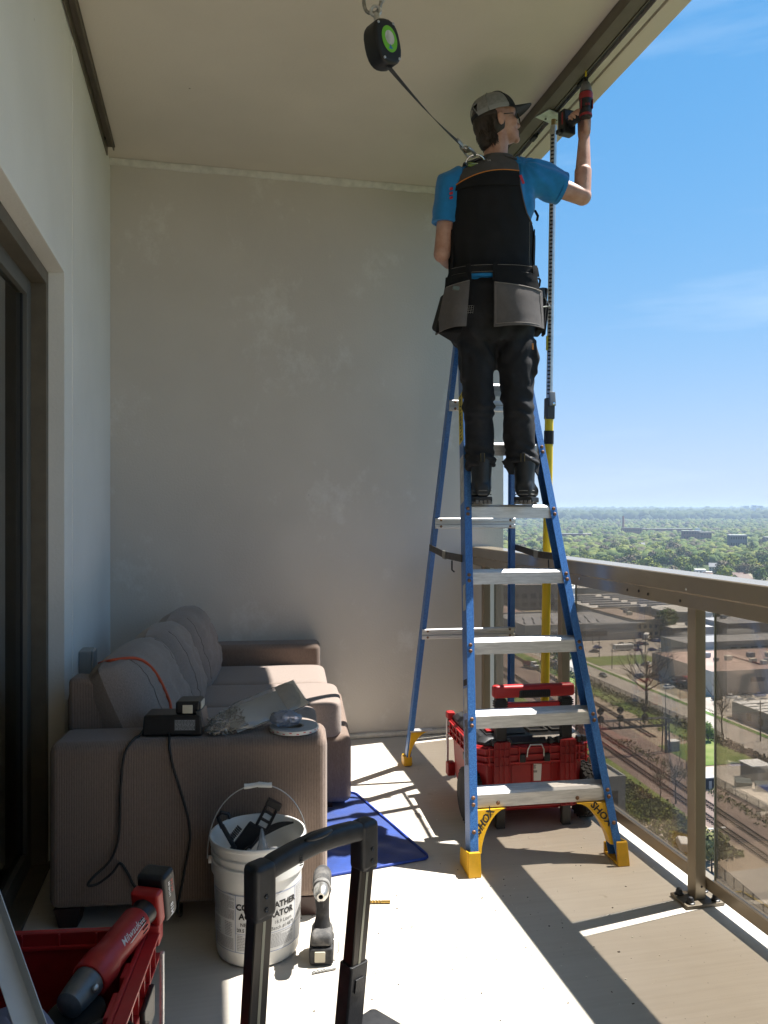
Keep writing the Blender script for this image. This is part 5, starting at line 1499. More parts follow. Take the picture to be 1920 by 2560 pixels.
# right arm (raised), left arm (bent forward)
B.limb(sh_r, el_r, 0.053, 0.043); B.limb(el_r, el_r.lerp(wr_r, 0.38), 0.042, 0.043); B.limb(el_r.lerp(wr_r, 0.3), wr_r, 0.043, 0.0275, fl=(1.0, 0.92))
B.limb(sh_l, el_l, 0.050, 0.041); B.limb(el_l, el_l.lerp(wr_l, 0.4), 0.041, 0.040); B.limb(el_l.lerp(wr_l, 0.35), wr_l, 0.040, 0.027)
# hands
def hand(wr, up, palm, thumb, curl=1.0, sc=1.0):
    """up = along the metacarpals, palm = direction the palm faces, thumb = thumb side"""
    up = up.normalized(); palm = palm.normalized(); thumb = thumb.normalized()
    def P(a, b, c): return wr + thumb*a*sc + up*b*sc + palm*c*sc
    for a in (-0.026, -0.009, 0.009, 0.026):
        B.limb(P(a*0.75, 0.012, 0.0), P(a*1.05, 0.082, 0.0), 0.0165*sc, 0.0130*sc)
    lens = (0.66, 0.92, 1.0, 0.90)
    for k, a in enumerate((-0.031, -0.0105, 0.0105, 0.031)):
        L = lens[k]
        j0 = P(a*1.0, 0.083, 0.003); j1 = P(a*1.02, 0.083+0.028*L*(1-0.45*curl), 0.006+0.040*L*curl); 
        j2 = P(a*1.0, 0.083+0.020*L*(1-1.4*curl), 0.012+0.064*L*curl); j3 = P(a*0.97, 0.083-0.010*L*curl*1.6, 0.014+0.062*L*curl - 0.018*curl)
        if curl < 0.5: j2 = P(a, 0.083+0.048*L, 0.02); j3 = P(a*0.95, 0.083+0.066*L, 0.032)
        B.limb(j0, j1, 0.0098*sc, 0.0088*sc, 10); B.limb(j1, j2, 0.0088*sc, 0.0080*sc, 10); B.limb(j2, j3, 0.0080*sc, 0.0068*sc, 10)
    t0 = P(0.024, 0.022, 0.006); t1 = P(0.042, 0.050, 0.024); t2 = P(0.046, 0.072, 0.042); t3 = P(0.040, 0.086, 0.056)
    B.limb(t0, t1, 0.015*sc, 0.0112*sc, 10); B.limb(t1, t2, 0.0108*sc, 0.0096*sc, 10); B.limb(t2, t3, 0.0094*sc, 0.0076*sc, 10)
TH = Vector((0.42, -0.907, 0.0)); PA = Vector((-0.907, -0.42, 0.0)); UPV = (Vector((0, 0, 1)) + Vector((0.02, 0.04, 0)))
hand(wr_r, UPV, PA, TH, 1.0, 1.1)
hand(wr_l, (wr_l-el_l).normalized() + Vector((0, 0, -0.05)), Vector((0.75, -0.3, -0.5)), Vector((0.2, -0.1, 0.9)), 0.6)
body = MB()
me_b = remesh(B, 0.0046, 4)
body.build('body', m_skin, pe, me=me_b)

# ---- T-shirt
def ell_ring(cx, cy, a, b, z, n=36, e=0.86, tilt=0.0):
    out = []
    for k in range(n):
        t = 2*PI*k/n; c_, s_ = math.cos(t), math.sin(t)
        out.append(Vector((cx + a*math.copysign(abs(c_)**e, c_), cy + b*math.copysign(abs(s_)**e, s_), z + tilt*c_*a)))
    return out
TOR = [  # py, xl, xr, depth half, y centre
    (617, 984, 1150, 0.112, 0.02), (600, 980, 1150, 0.112, 0.02), (560, 982, 1146, 0.112, 0.02), (500, 980, 1148, 0.118, 0.015),
    (450, 980, 1152, 0.124, 0.012), (420, 978, 1156, 0.124, 0.012), (395, 978, 1158, 0.112, 0.012), (376, 992, 1146, 0.094, 0.014), (360, 1018, 1126, 0.074, 0.018), (347, 1042, 1106, 0.060, 0.022)]
def tor_at(z):
    py = 1104-(z-1.45)/KP
    for i in range(len(TOR)-1):
        a, b = TOR[i], TOR[i+1]
        if b[0] <= py <= a[0]:
            t = (a[0]-py)/(a[0]-b[0]); q = [a[k]*(1-t)+b[k]*t for k in range(5)]; break
    else: q = TOR[0] if py > TOR[0][0] else TOR[-1]
    xl = px(q[1], 0).x; xr = px(q[2], 0).x
    return (xl+xr)/2, q[4], (xr-xl)/2, q[3]
S = MB()
S.loft([ell_ring((px(xl, 0).x+px(xr, 0).x)/2, cy, (px(xr, 0).x-px(xl, 0).x)/2, b, px(0, py).z) for py, xl, xr, b, cy in TOR])
slv_r = sh_r.lerp(el_r, 0.56)
S.tube([sh_r+Vector((-0.06, 0.0, -0.012)), sh_r+Vector((-0.01, 0.0, 0.0)), sh_r.lerp(slv_r, 0.5)+Vector((0, 0, 0.004)), slv_r], [0.082, 0.086, 0.079, 0.074], 18)
slv_l = sh_l.lerp(el_l, 0.56)
S.tube([sh_l+Vector((0.05, 0, 0.01)), sh_l, sh_l.lerp(slv_l, 0.5), slv_l], [0.074, 0.074, 0.067, 0.066], 18)
S.limb(px(1120, 372), sh_r+Vector((0.0, 0, 0.004)), 0.070, 0.070); S.limb(px(1010, 388), sh_l, 0.064, 0.064)
def shirt_w(co, no):
    out = co.copy()
    for i, p in enumerate(co):
        x, y, z = p
        d = math.hypot(x-sh_r.x-0.01, (z-sh_r.z))
        w = 0.0
        # folds that fan out from the raised shoulder
        a = math.atan2(z-sh_r.z-0.05, x-sh_r.x+0.07)
        w += 0.0050*math.sin(a*15+2*mnoise.noise((x*9, y*9, z*9)))*math.exp(-((d-0.10)/0.09)**2)
        w += 0.0030*mnoise.noise((x*16, y*16, z*16))
        w += 0.0035*math.sin((z*60)+3*mnoise.noise((x*8, y*8, z*5)))*(1 if x > 0.12 and z < 2.9 else 0.25)
        out[i] = p + no[i]*w
    return out
# neck band stays open: skin neck passes through
me_s = remesh(S, 0.0075, 3, shirt_w)
shirt = MB().build('t_shirt', m_shirt, pe, me=me_s)
# sleeve hems and collar
for (c, d, r) in ((slv_r, (el_r-sh_r).normalized(), 0.0715), (slv_l, (el_l-sh_l).normalized(), 0.0635)):
    Mx, L = frame_to(c-d*0.016, c+d*0.002)
    MB().lathe([(r*0.90, 0.0), (r+0.002, 0.0), (r+0.003, L), (r*0.90, L)], 24, Mx, caps=False).build('sleeve_hem', m_shirt, shirt)
Mx, L = frame_to(neck0+Vector((0, 0, -0.012)), neck0+Vector((0.004, 0.0, 0.012)))
MB().lathe([(0.061, 0.0), (0.071, -0.004), (0.069, L), (0.061, L)], 28, Mx, caps=False).build('collar', m_shirt, shirt)
# red print on the sleeve edge and side
for (u0, v0, u1, v1) in ((1112, 405, 1118, 424),):
    pass
def on_back(x, z, off):
    cx, cy, a, b = tor_at(z)
    t = max(-0.999, min(0.999, (x-cx)/(a+off*0.7)))
    return Vector((x, cy - (b+off)*(1-abs(t)**2.2)**0.48, z))
pr = MB()
for k in range(4):
    c = px(1001, 0)  # placeholder to keep order
for k in range(3):
    z = px(0, 421+k*9).z; xx = px(974, 0).x
    Mx = Matrix.Translation((xx-0.004, -0.073+0.002*k, z)) @ Matrix.Rotation(rad(-28), 4, 'Z')
    MB().box(-0.008, 0.008, -0.0015, 0.0005, -0.006, 0.005, Mx).build('red_print', m_red_p, shirt, smooth=0)
Mx = Matrix.Translation((px(1117, 0).x+0.002, -0.1185, px(0, 410).z)) @ Matrix.Rotation(rad(20), 4, 'Z') @ Matrix.Rotation(rad(-25), 4, 'Y')
pr.box(-0.006, 0.006, -0.0012, 0.0008, -0.020, 0.020, Mx)
pr.build('red_print', m_red_p, shirt, smooth=0)

# ---- work vest
VW = px(0, 603).z
def back_panel(poly, off, m, name, parent, nx=22, nz=22, th=0.004, amp=0.0060, seed=0):
    """poly: z levels -> (xl, xr) in photo pixels"""
    zs = [px(0, q[0]).z for q in poly]
    def fn(u, v):
        t = v*(len(poly)-1); i = min(int(t), len(poly)-2); f = t-i
        z = zs[i]*(1-f)+zs[i+1]*f; xl = px(poly[i][1]*(1-f)+poly[i+1][1]*f, 0).x; xr = px(poly[i][2]*(1-f)+poly[i+1][2]*f, 0).x
        x = xl+(xr-xl)*u
        p = on_back(x, z, off)
        w = amp*mnoise.noise((x*9+seed, z*5, seed)) + amp*0.8*mnoise.noise((x*20, z*12, seed+4))
        w += 0.5*amp*math.sin(z*42 + x*30 + 3*mnoise.noise((x*6, z*6, seed)))*(0.3+0.7*abs(mnoise.noise((x*3, z*3, seed+9))))
        p.y += w
        return p
    return MB().slab(fn, nx, nz, th).build(name, m, parent, smooth=60)
vest = back_panel([(604, 970, 1153), (575, 969, 1155), (540, 969, 1156), (505, 968, 1156), (494, 968, 1147), (475, 971, 1131), (450, 974, 1122), (420, 979, 1115), (400, 982, 1113), (388, 985, 1113)], 0.012, m_vest, 'work_vest', pe, 26, 40)
# front and flank of the vest (wraps round below the armhole)
def flank(u, v):
    z = VW + (px(0, 500).z-VW)*v
    cx, cy, a, b = tor_at(z)
    t = -0.10*PI + u*1.20*PI
    c_, s_ = math.cos(t), math.sin(t)
    return Vector((cx+(a+0.0135)*math.copysign(abs(c_)**0.86, c_), cy+(b+0.0125)*math.copysign(abs(s_)**0.86, s_), z))
MB().slab(flank, 44, 10, 0.004).build('vest_front', m_vest, vest, smooth=60)
yoke = back_panel([(408, 981, 1112.5), (398, 983, 1112.5), (386, 987, 1113), (374, 997, 1112), (362, 1014, 1110), (350, 1034, 1107), (341, 1046, 1103)], 0.0165, m_yoke, 'yoke', vest, 26, 20, amp=0.0012, seed=3)
# shoulder straps of the vest going over to the front
for (xa, xb, za, s) in ((1000, 1048, 362, -1), (1086, 1112, 352, 1)):
    def strap(u, v):
        t = v*PI*0.62
        x = px(xa+(xb-xa)*u, 0).x
        z0 = px(0, za-(u*16 if s < 0 else (1-u)*8)).z
        return Vector((x, 0.015-0.075*math.cos(t)*1.0, z0-0.012+0.022*math.sin(t)))
    MB().slab(strap, 8, 10, 0.004).build('shoulder_strap', m_yoke, vest, smooth=60)
# curved piping under the yoke + vertical seams
def line_on_back(pts, r, m, name, par, off=0.0185, n=5):
    P = [on_back(px(x, 0).x, px(0, y).z, off) for x, y in pts]
    P2 = []
    for i in range(len(pts)-1):
        for k in range(6):
            f = k/6; x = pts[i][0]*(1-f)+pts[i+1][0]*f; y = pts[i][1]*(1-f)+pts[i+1][1]*f
            P2.append(on_back(px(x, 0).x, px(0, y).z, off))
    P2.append(P[-1])
    return MB().tube(P2, r, n).build(name, m, par, smooth=180)
# yoke lower edge is cut as a curve: black cover piece below it
def cover(u, v):
    xs = px(981+(1113-981)*u, 0).x; pxx = 981+(1113-981)*u
    top_y = 412-24*math.sin(min(1, u*1.25)*PI/2)**1.0+ (2*u)
    y = 424+(top_y-424)*v
    return on_back(xs, px(0, y).z, 0.0225)
MB().slab(cover, 26, 6, 0.003).build('back_panel', m_vest, vest, smooth=60)
line_on_back([(981+(132)*u, 412-24*math.sin(min(1, u*1.25)*PI/2)+2*u) for u in np.linspace(0, 1, 12)], 0.0028, m_orange, 'piping', vest, 0.0262)
line_on_back([(1113, 345), (1113, 400), (1115, 420), (1122, 450), (1131, 475), (1145, 492)], 0.0026, m_pouch, 'armhole_binding', vest, 0.0185)
line_on_back([(1139, 490), (1139, 520), (1139, 560), (1140, 600)], 0.0010, m_stitch, 'seam', vest, 0.0178, 4)
line_on_back([(985, 385), (979, 420), (974, 450), (970, 480)], 0.0024, m_pouch, 'armhole_binding', vest, 0.018)
# small maker's word on the yoke
tx = MB(); vsx, fsx = text_mesh('DIA', 0.021, shear=0.35, bold=0.0003)
tx.add([on_back(px(1047, 0).x+p.x, px(0, 362).z+p.y*0.8, 0.0225) for p in vsx], fsx)
tx.build('lettering', mat('pale_print', (0.45, 0.45, 0.45), rough=0.7), yoke, smooth=0)
# hanging bits at the right flank
MB().tube([px(1156, 455, 0.03), px(1162, 466, 0.0), px(1160, 476, 0.0)], 0.006, 6).build('side_strap', m_vest, vest)

# ---- belt, pouches
def hip(x, z, off):
    cx = px(1066, 0).x; a = 0.212; b = 0.140
    t = max(-0.999, min(0.999, (x-cx)/(a+off)))
    return Vector((x, 0.03 - (b+off)*(1-abs(t)**2.4)**0.45, z))
def hip_panel(cor, off, m, name, par, th=0.005, n=16, bulge=0.0, seed=0):
    """four photo corners: top-left, top-right, bottom-right, bottom-left"""
    def fn(u, v):
        x = (cor[3][0]*(1-u)+cor[2][0]*u)*(1-v)+(cor[0][0]*(1-u)+cor[1][0]*u)*v
        y = (cor[3][1]*(1-u)+cor[2][1]*u)*(1-v)+(cor[0][1]*(1-u)+cor[1][1]*u)*v
        bl = bulge*math.sin(PI*u)*(1-v)**0.7
        p = hip(px(x, 0).x, px(0, y).z, off)
        p.y -= bl + 0.0025*mnoise.noise((x*.03+seed, y*.03, seed)) + 0.0012*mnoise.noise((x*.1, y*.1, seed))
        return p
    return MB().slab(fn, n, n, th).build(name, m, par, smooth=60)
belt = hip_panel([(971, 588), (1154, 588), (1158, 606), (966, 606)], 0.016, m_vest, 'belt', vest, n=24)
for (y) in (590, 604):
    P2 = [hip(px(x, 0).x, px(0, y).z, 0.0225) for x in np.linspace(973, 1153, 24)]
    MB().tube(P2, 0.0009, 4).build('stitching', m_stitch, belt, smooth=180)
for xx in (1006, 1061, 1147):
    hip_panel([(xx-5, 586), (xx+5, 586), (xx+7, 622), (xx-5, 622)], 0.0235, m_vest, 'belt_loop', belt, th=0.003, n=6)
# shirt tail peeping under the vest
hip_panel([(1012, 603), (1056, 606), (1054, 612), (1014, 611)], 0.012, m_shirt, 'shirt_tail', shirt, th=0.003, n=6)
pr_ = hip_panel([(1058, 628), (1162, 640), (1166, 718), (1058, 722)], 0.036, m_pouch, 'pouch', pe, th=0.006, bulge=0.030, seed=2)
hip_panel([(1062, 603), (1150, 606), (1160, 641), (1060, 630)], 0.026, m_vest, 'pouch_back', pr_, th=0.004, n=10)
P2 = [hip(px(x, 0).x, px(0, 629+12*(x-1058)/104).z, 0.0445) for x in np.linspace(1059, 1161, 14)]
MB().tube(P2, 0.0018, 4).build('stitching', m_stitch, pr_, smooth=180)
for (xa, ya, xb, yb) in ((1061, 636, 1061, 716), (1158, 646, 1162, 714), (1061, 716, 1162, 714)):
    P2 = [hip(px(xa+(xb-xa)*k/10, 0).x, px(0, ya+(yb-ya)*k/10).z, 0.0435) - Vector((0, 0.030*math.sin(PI*((xa+(xb-xa)*k/10)-1058)/106)*(((ya+(yb-ya)*k/10)-628)/94)**0.7 + 0.001, 0)) for k in range(11)]
    MB().tube(P2, 0.0011, 4).build('seam', m_stitch, pr_, smooth=180)
pl_ = hip_panel([(960, 632), (1008, 625), (1000, 719), (943, 722)], 0.046, m_pouch, 'pouch', pe, th=0.006, bulge=0.026, seed=5)
hip_panel([(962, 607), (1004, 606), (1008, 628), (960, 634)], 0.032, m_vest, 'pouch_back', pl_, th=0.004, n=8)
P2 = [hip(px(x, 0).x, px(0, 632-7*(x-960)/48).z, 0.0545) for x in np.linspace(961, 1007, 8)]
MB().tube(P2, 0.0018, 4).build('stitching', m_stitch, pl_, smooth=180)
# bellows of the left pouch, flaring out to the side
q = MB()
fr4 = [px(957, 634, -0.02), px(1006, 632, -0.115), px(999, 716, -0.125), px(941, 720, -0.03)]
bk4 = [px(952, 638, 0.06), px(1002, 638, 0.02), px(985, 746, 0.02), px(931, 710, 0.07)]
q.add(fr4+bk4, [(0, 1, 2, 3), (7, 6, 5, 4), (0, 4, 5, 1), (1, 5, 6, 2), (2, 6, 7, 3), (3, 7, 4, 0)])
q.build('pouch_bellows', m_vest, pl_, bevel=0.010, seg=3)
MB().rbox((0, 0, 0), (0.030, 0.012, 0.018), 0.003, 2, xf(px(985, 622, -0.155), (0, rad(10), 0))).build('pencil_sharpener', mat('green_grey_plastic', (0.10, 0.13, 0.12), rough=0.5), pl_)
# right flank: side pouch, tape measure and a pair of snips
rs = MB().rbox((0, 0, 0), (0.035, 0.15, 0.20), 0.010, 3, xf(px(1166, 675, 0.06), (0, rad(5), 0))).build('pouch', m_vest, pe)
MB().tube([px(1163, 600, 0.02), px(1167, 605, 0.02), px(1165, 618, 0.0), px(1160, 622, 0.0)], 0.005, 6).build('loop', m_vest, rs)
MB().rbox((0, 0, 0), (0.048, 0.03, 0.048), 0.005, 2, xf(px(1165, 634, -0.02), (0, rad(-6), 0))).build('tape_measure', mat('dark_blue_plastic', (0.03, 0.04, 0.055), rough=0.5), rs)
MB().tube([px(1162, 652, -0.03), px(1176, 640, -0.02), px(1188, 661, -0.02), px(1168, 663, -0.03)], 0.0036, 6).build('metal_clip', m_steel, rs)
MB().rbox((0, 0, 0), (0.012, 0.05, 0.15), 0.004, 2, xf(px(1178, 690, 0.03), (0, rad(7), 0))).build('holster', m_vest, rs)

# ---- trousers
T = MB()
hipz = px(0, 690).z
hl = px(1028, 700); hr = px(1112, 700); kl = px(1034, 862, 0.01); kr = px(1119, 862, 0.01); al = px(1036, 990, 0.02); ar = px(1124, 990, 0.02)
for v in (hl, hr): v.y = 0.03
T.loft([ell_ring(px(1066, 0).x, 0.03, a, b, px(0, y).z) for y, a, b in ((608, 0.186, 0.124), (625, 0.192, 0.130), (650, 0.196, 0.132), (690, 0.200, 0.136), (722, 0.196, 0.128), (740, 0.180, 0.11))])
T.tube([hl+Vector((0.004, 0, 0.02)), hl.lerp(kl, 0.35), hl.lerp(kl, 0.75), kl, kl.lerp(al, 0.25), kl.lerp(al, 0.55), al], [0.094, 0.089, 0.077, 0.071, 0.070, 0.069, 0.066], 22)
T.tube([hr+Vector((-0.004, 0, 0.02)), hr.lerp(kr, 0.35), hr.lerp(kr, 0.75), kr, kr.lerp(ar, 0.25), kr.lerp(ar, 0.55), ar], [0.096, 0.091, 0.079, 0.073, 0.073, 0.071, 0.068], 22)
# cuffs, scrunched and flared over the boots
T.tube([al+Vector((0, 0, 0.03)), al, al+Vector((0.004, -0.004, -0.03)), al+Vector((0.006, -0.008, -0.047))], [0.066, 0.072, 0.071, 0.066], 20)
T.tube([ar+Vector((0, 0, 0.03)), ar, ar+Vector((0.004, -0.004, -0.024)), ar+Vector((0.004, -0.010, -0.040))], [0.068, 0.076, 0.081, 0.080], 20)
def cargo(c, w): T.rbox(c, w, 0.014, 3)
cargo(px(1006, 782, 0.02), (0.05, 0.14, 0.19)); cargo(px(1150, 775, 0.03), (0.04, 0.13, 0.17))
def trous_w(co, no):
    out = co.copy()
    for i, p in enumerate(co):
        x, y, z = p
        n1 = mnoise.noise((x*9, y*9, z*9)); n2 = mnoise.noise((x*22+3, y*22, z*14))
        w = 0.0065*n1 + 0.0042*n2
        kz = math.exp(-((z-kl.z+0.02)/0.085)**2)
        w += kz*0.0055*math.sin(z*105+x*40+7*n1)*(0.6+n2)                      # bunching behind the knees
        az = math.exp(-((z-al.z)/0.055)**2)
        w += az*0.0050*math.sin(z*150+6*n1+x*45)                      # bunched cuffs
        tz = math.exp(-((z-2.22)/0.10)**2)
        w += tz*0.0048*math.sin((z*60-abs(x-px(1070, 0).x)*75)+3*n1)   # drag lines below the seat
        w += 0.0035*math.sin((z*28+x*50)+5*n1)*(0.5+0.5*n2)
        out[i] = p + no[i]*w
    return out
me_t = remesh(T, 0.0078, 2, trous_w)
trous = MB().build('trousers', m_trous, pe, me=me_t)
# cuff flaps, tab, cross stitch
def flap(c, pts):
    q = MB().slab(lambda u, v: c+Vector(pts[0])*(1-u)*(1-v)+Vector(pts[1])*u*(1-v)+Vector(pts[2])*u*v+Vector(pts[3])*(1-u)*v, 4, 4, 0.006)
    return q.build('cuff_flap', m_trous, trous, smooth=60)
flap(ar, [(-0.092, -0.03, -0.015), (-0.045, -0.055, 0.0), (-0.038, -0.06, -0.078), (-0.062, -0.055, -0.075)])
flap(ar, [(0.035, -0.06, 0.0), (0.088, -0.02, -0.005), (0.078, -0.03, -0.082), (0.050, -0.06, -0.045)])
MB().rbox((0, 0, 0), (0.010, 0.004, 0.028), 0.001, 1, xf(px(1151, 748, -0.095), (0, 0, rad(35)))).build('tab', m_orange, trous)
stc = MB()
c0 = px(1014, 668, -0.128)
for k in range(4):
    stc.tube([c0+Vector((-0.015+0.010*k, 0, -0.018)), c0+Vector((-0.010+0.010*k, 0, 0.018))], 0.0008, 4)
    stc.tube([c0+Vector((-0.015, 0, -0.015+0.010*k)), c0+Vector((0.016, 0, -0.012+0.010*k))], 0.0008, 4)
stc.build('cross_stitch', m_stitch, trous, smooth=0)
R_ = random.Random(9)
# dusty scuffs where knees and seat rub (thin patches)
# ---- boots
STZ = 0.296*5
def boot(cx, cy, yaw, name):
    g = []
    Mx = Matrix.Translation((cx, cy, STZ+0.002)) @ Matrix.Rotation(yaw, 4, 'Z')
    # sections from heel (y=0) to toe (y=0.29): half width, height
    Q = MB(); secs = [(0.0, 0.030, 0.055), (0.012, 0.039, 0.085), (0.04, 0.043, 0.10), (0.09, 0.043, 0.10), (0.14, 0.046, 0.085), (0.20, 0.051, 0.066), (0.25, 0.046, 0.056), (0.283, 0.030, 0.045)]
    rings = []
    for y, w, h in secs:
        rings.append([Mx @ Vector((w*math.copysign(abs(math.cos(t))**0.8, math.cos(t)), y, 0.030+h*0.5+h*0.5*math.copysign(abs(math.sin(t))**0.8, math.sin(t)))) for t in [2*PI*k/18 for k in range(18)]])
    Q.loft(rings)
    Q.tube([Mx @ Vector((0, 0.050, 0.07)), Mx @ Vector((0, 0.050, 0.12)), Mx @ Vector((0, 0.052, 0.165)), Mx @ Vector((0, 0.055, 0.215))], [0.047, 0.046, 0.049, 0.052], 20)
    me = remesh(Q, 0.006, 3)
    o = MB().build(name, m_boot, pe, me=me)
    out = [(-0.043, 0.0), (-0.036, -0.008), (0.036, -0.008), (0.043, 0.0), (0.047, 0.05), (0.042, 0.11), (0.050, 0.18), (0.049, 0.235), (0.036, 0.280), (0.0, 0.298), (-0.036, 0.280), (-0.049, 0.235), (-0.050, 0.18), (-0.042, 0.11), (-0.047, 0.05)]
    MB().prism(out, 0.010, 0.034, Mx).build('sole', m_boot, o, bevel=0.004)
    lug = MB()
    for k in range(9):
        y = -0.004+k*0.0335
        for s in (-1, 1):
            lug.box(min(s*0.003, s*0.043), max(s*0.003, s*0.043), y, y+0.022, 0.0, 0.0098, Mx @ Matrix.Rotation(rad(s*8), 4, 'Z'))
    for k in range(4): lug.box(-0.034+k*0.0185, -0.034+k*0.0185+0.013, -0.0125, -0.0055, 0.0005, 0.018, Mx)
    lug.build('tread', m_sole, o, bevel=0.002)
    for zz, dd in ((0.045, 0.0015), (0.062, 0.001)):
        ring_ = [Mx @ Vector((0.046*math.sin(t)*0.95, 0.046-0.050*math.cos(t), zz)) for t in np.linspace(-1.9, 1.9, 16)]
        MB().tube(ring_, 0.0022, 5).build('heel_welt', m_sole, o, smooth=180)
    tb = MB().rbox((0, 0, 0), (0.020, 0.004, 0.042), 0.001, 1, Mx @ Matrix.Translation((-0.002, -0.004, 0.212)) @ Matrix.Rotation(rad(-6), 4, 'X')).build('pull_tab', m_black, o)
    fr_ = MB()
    for sx in (-0.0085, 0.0085): fr_.box(sx-0.0008, sx+0.0008, -0.0035, -0.0022, -0.019, 0.019, Mx @ Matrix.Translation((-0.002, -0.004, 0.212)) @ Matrix.Rotation(rad(-6), 4, 'X'))
    fr_.build('tab_edging', m_ylab2, tb, smooth=0)
    return o
boot(px(1040, 0).x, -0.058, rad(1), 'boot'); boot(px(1126, 0).x, -0.058, rad(-16), 'boot')

# ---- hair
Hh = MB()
hairM = Hm @ Matrix.Translation((0, -0.020, -0.012))
Hh.ell((0, -0.014, 0), (0.0755, 0.082, 0.080), 20, 14, hairM)
Hh.ell((0, -0.012, 0.030), (0.074, 0.081, 0.080), 20, 14, hairM)
Hh.ell((0, -0.040, -0.050), (0.060, 0.050, 0.052), 16, 10, hairM)
Hh.ell((0, -0.050, -0.082), (0.044, 0.036, 0.030), 16, 10, hairM)
R_ = random.Random(5)
for k in range(620):
    a = R_.uniform(PI*1.10, PI*1.90); zz = R_.uniform(-0.100, 0.005)
    rr = 1.0 - 0.25*max(0, -zz-0.05)/0.05
    x = 0.074*math.cos(a)*rr; y = 0.088*math.sin(a)*rr*0.9
    p0 = hairM @ Vector((x*0.98, y*0.98, zz+0.018)); dx = R_.uniform(-0.010, 0.010)
    p1 = hairM @ Vector((x*1.06+dx*0.5, y*1.06, zz+0.002)); p2 = hairM @ Vector((x*1.05+dx, y*1.07, zz-0.016))
    w_ = R_.uniform(0.0016, 0.0034); Hh.tube([p0, p1 + Vector((R_.uniform(-.004, .004), R_.uniform(-.004, .004), 0)), p2 + Vector((R_.uniform(-.006, .006), R_.uniform(-.006, .006), 0))], [w_, w_*.85, 0.0006], 5)
def hair_cut(co, no):
    return co
hair = Hh.build('hair', m_hair, pe, smooth=60)
# ear pokes out in front of the hair
# ---- cap
Cm = Hm @ Matrix.Translation((0, -0.006, 0.036)) @ Matrix.Rotation(rad(2), 4, 'X')
RA, RB, RC = 0.088, 0.108, 0.100
def dome(a, t, k=1.0):
    """a: 0 = front, t: 0 brim line .. 1 top"""
    ph = t*PI/2
    r = math.cos(ph)**0.78
    return Vector((RA*k*r*math.sin(a), RB*k*r*math.cos(a), RC*k*math.sin(ph)**0.92 - 0.012))

crown_f = MB().slab(lambda u, v: Cm @ dome(rad(-62)+rad(124)*u, v*0.985), 22, 14, 0.003).build('cap', m_capb, pe, smooth=60)
for (a0, a1) in ((62, 118), (118, 150), (210, 242), (242, 298)):
    MB().slab(lambda u, v: Cm @ dome(rad(a0)+rad(a1-a0)*u, v*0.985), 12, 14, 0.0025).build('mesh_panel', m_mesh, crown_f, smooth=60)
MB().slab(lambda u, v: Cm @ dome(rad(150)+rad(60)*u, (0.40+0.15*0)+(0.585)*v if True else v, 1.0), 12, 10, 0.0025).build('mesh_panel', m_mesh, crown_f, smooth=60)
for a in (62, 118, 180, 242, 298):
    MB().tube([Cm @ dome(rad(a), t, 1.012) for t in np.linspace(0.0 if a != 180 else 0.42, 0.97, 10)], 0.0030, 6).build('seam', m_mesh if a not in (62, 298) else m_capb, crown_f, smooth=180)
MB().slab(lambda u, v: Cm @ (dome(rad(62)+rad(88)*u, 0.0, 1.01) + Vector((0, 0, 0.020*v))), 14, 2, 0.003).build('sweatband', mat('cap_band', (0.27, 0.27, 0.265), rough=0.8), crown_f, smooth=60)
MB().slab(lambda u, v: Cm @ (dome(rad(210)+rad(88)*u, 0.0, 1.01) + Vector((0, 0, 0.020*v))), 14, 2, 0.003).build('sweatband', mat('cap_band', (0.27, 0.27, 0.265), rough=0.8), crown_f, smooth=60)
MB().slab(lambda u, v: Cm @ (dome(rad(150)+rad(60)*u, 0.0, 1.01) + Vector((0, 0, 0.016*v))), 10, 2, 0.003).build('snap_strap', m_capb, crown_f, smooth=60)
ar_ = [Cm @ dome(rad(150)+rad(60)*k/16, 0.05+0.36*math.sin(PI*k/16), 1.008) for k in range(17)]
MB().tube(ar_, 0.0028, 6).build('opening_trim', m_mesh, crown_f, smooth=180)
MB().ell((0, 0, 0), (0.008, 0.008, 0.005), 10, 6, Cm @ Matrix.Translation((0, 0, RC-0.011))).build('button', m_capb, crown_f, smooth=180)
def brim(u, v):
    a = rad(-66)+rad(132)*u
    base = dome(a, 0.0, 1.0)
    ext = 0.078*math.cos(a*0.98)**0.7 if abs(a) < rad(88) else 0
    p = base + Vector((math.sin(a)*0.012*v, ext*v, 0.004*v - 0.030*(math.sin(a)**2)*v + 0.008*math.cos(a)*math.sin(v*PI/2)))
    return Cm @ p
MB().slab(brim, 24, 10, 0.004).build('brim', m_capb, crown_f, smooth=60)
# ---- sunglasses
gl_m = mat('dark_lens', (0.006, 0.006, 0.007), rough=0.08)
def lens(s):
    def fn(u, v):
        a = rad(6)+rad(46)*u
        return Hm @ Vector((s*0.075*math.sin(a), 0.030+0.074*math.cos(a)**0.9, -0.006-0.034*(v-0.15)*(1-0.4*u)))
    return fn
gls = MB().slab(lens(1), 10, 6, 0.002).build('sunglasses', gl_m, pe, smooth=60)
MB().slab(lens(-1), 10, 6, 0.002).build('lens', gl_m, gls, smooth=60)
for s in (-1, 1):
    MB().tube([Hm @ Vector((s*0.071, 0.056, -0.004)), Hm @ Vector((s*0.0785, 0.02, -0.004)), Hm @ Vector((s*0.081, -0.012, -0.004)), Hm @ Vector((s*0.079, -0.035, -0.018))], 0.0022, 6).build('temple', m_black, gls, smooth=180)
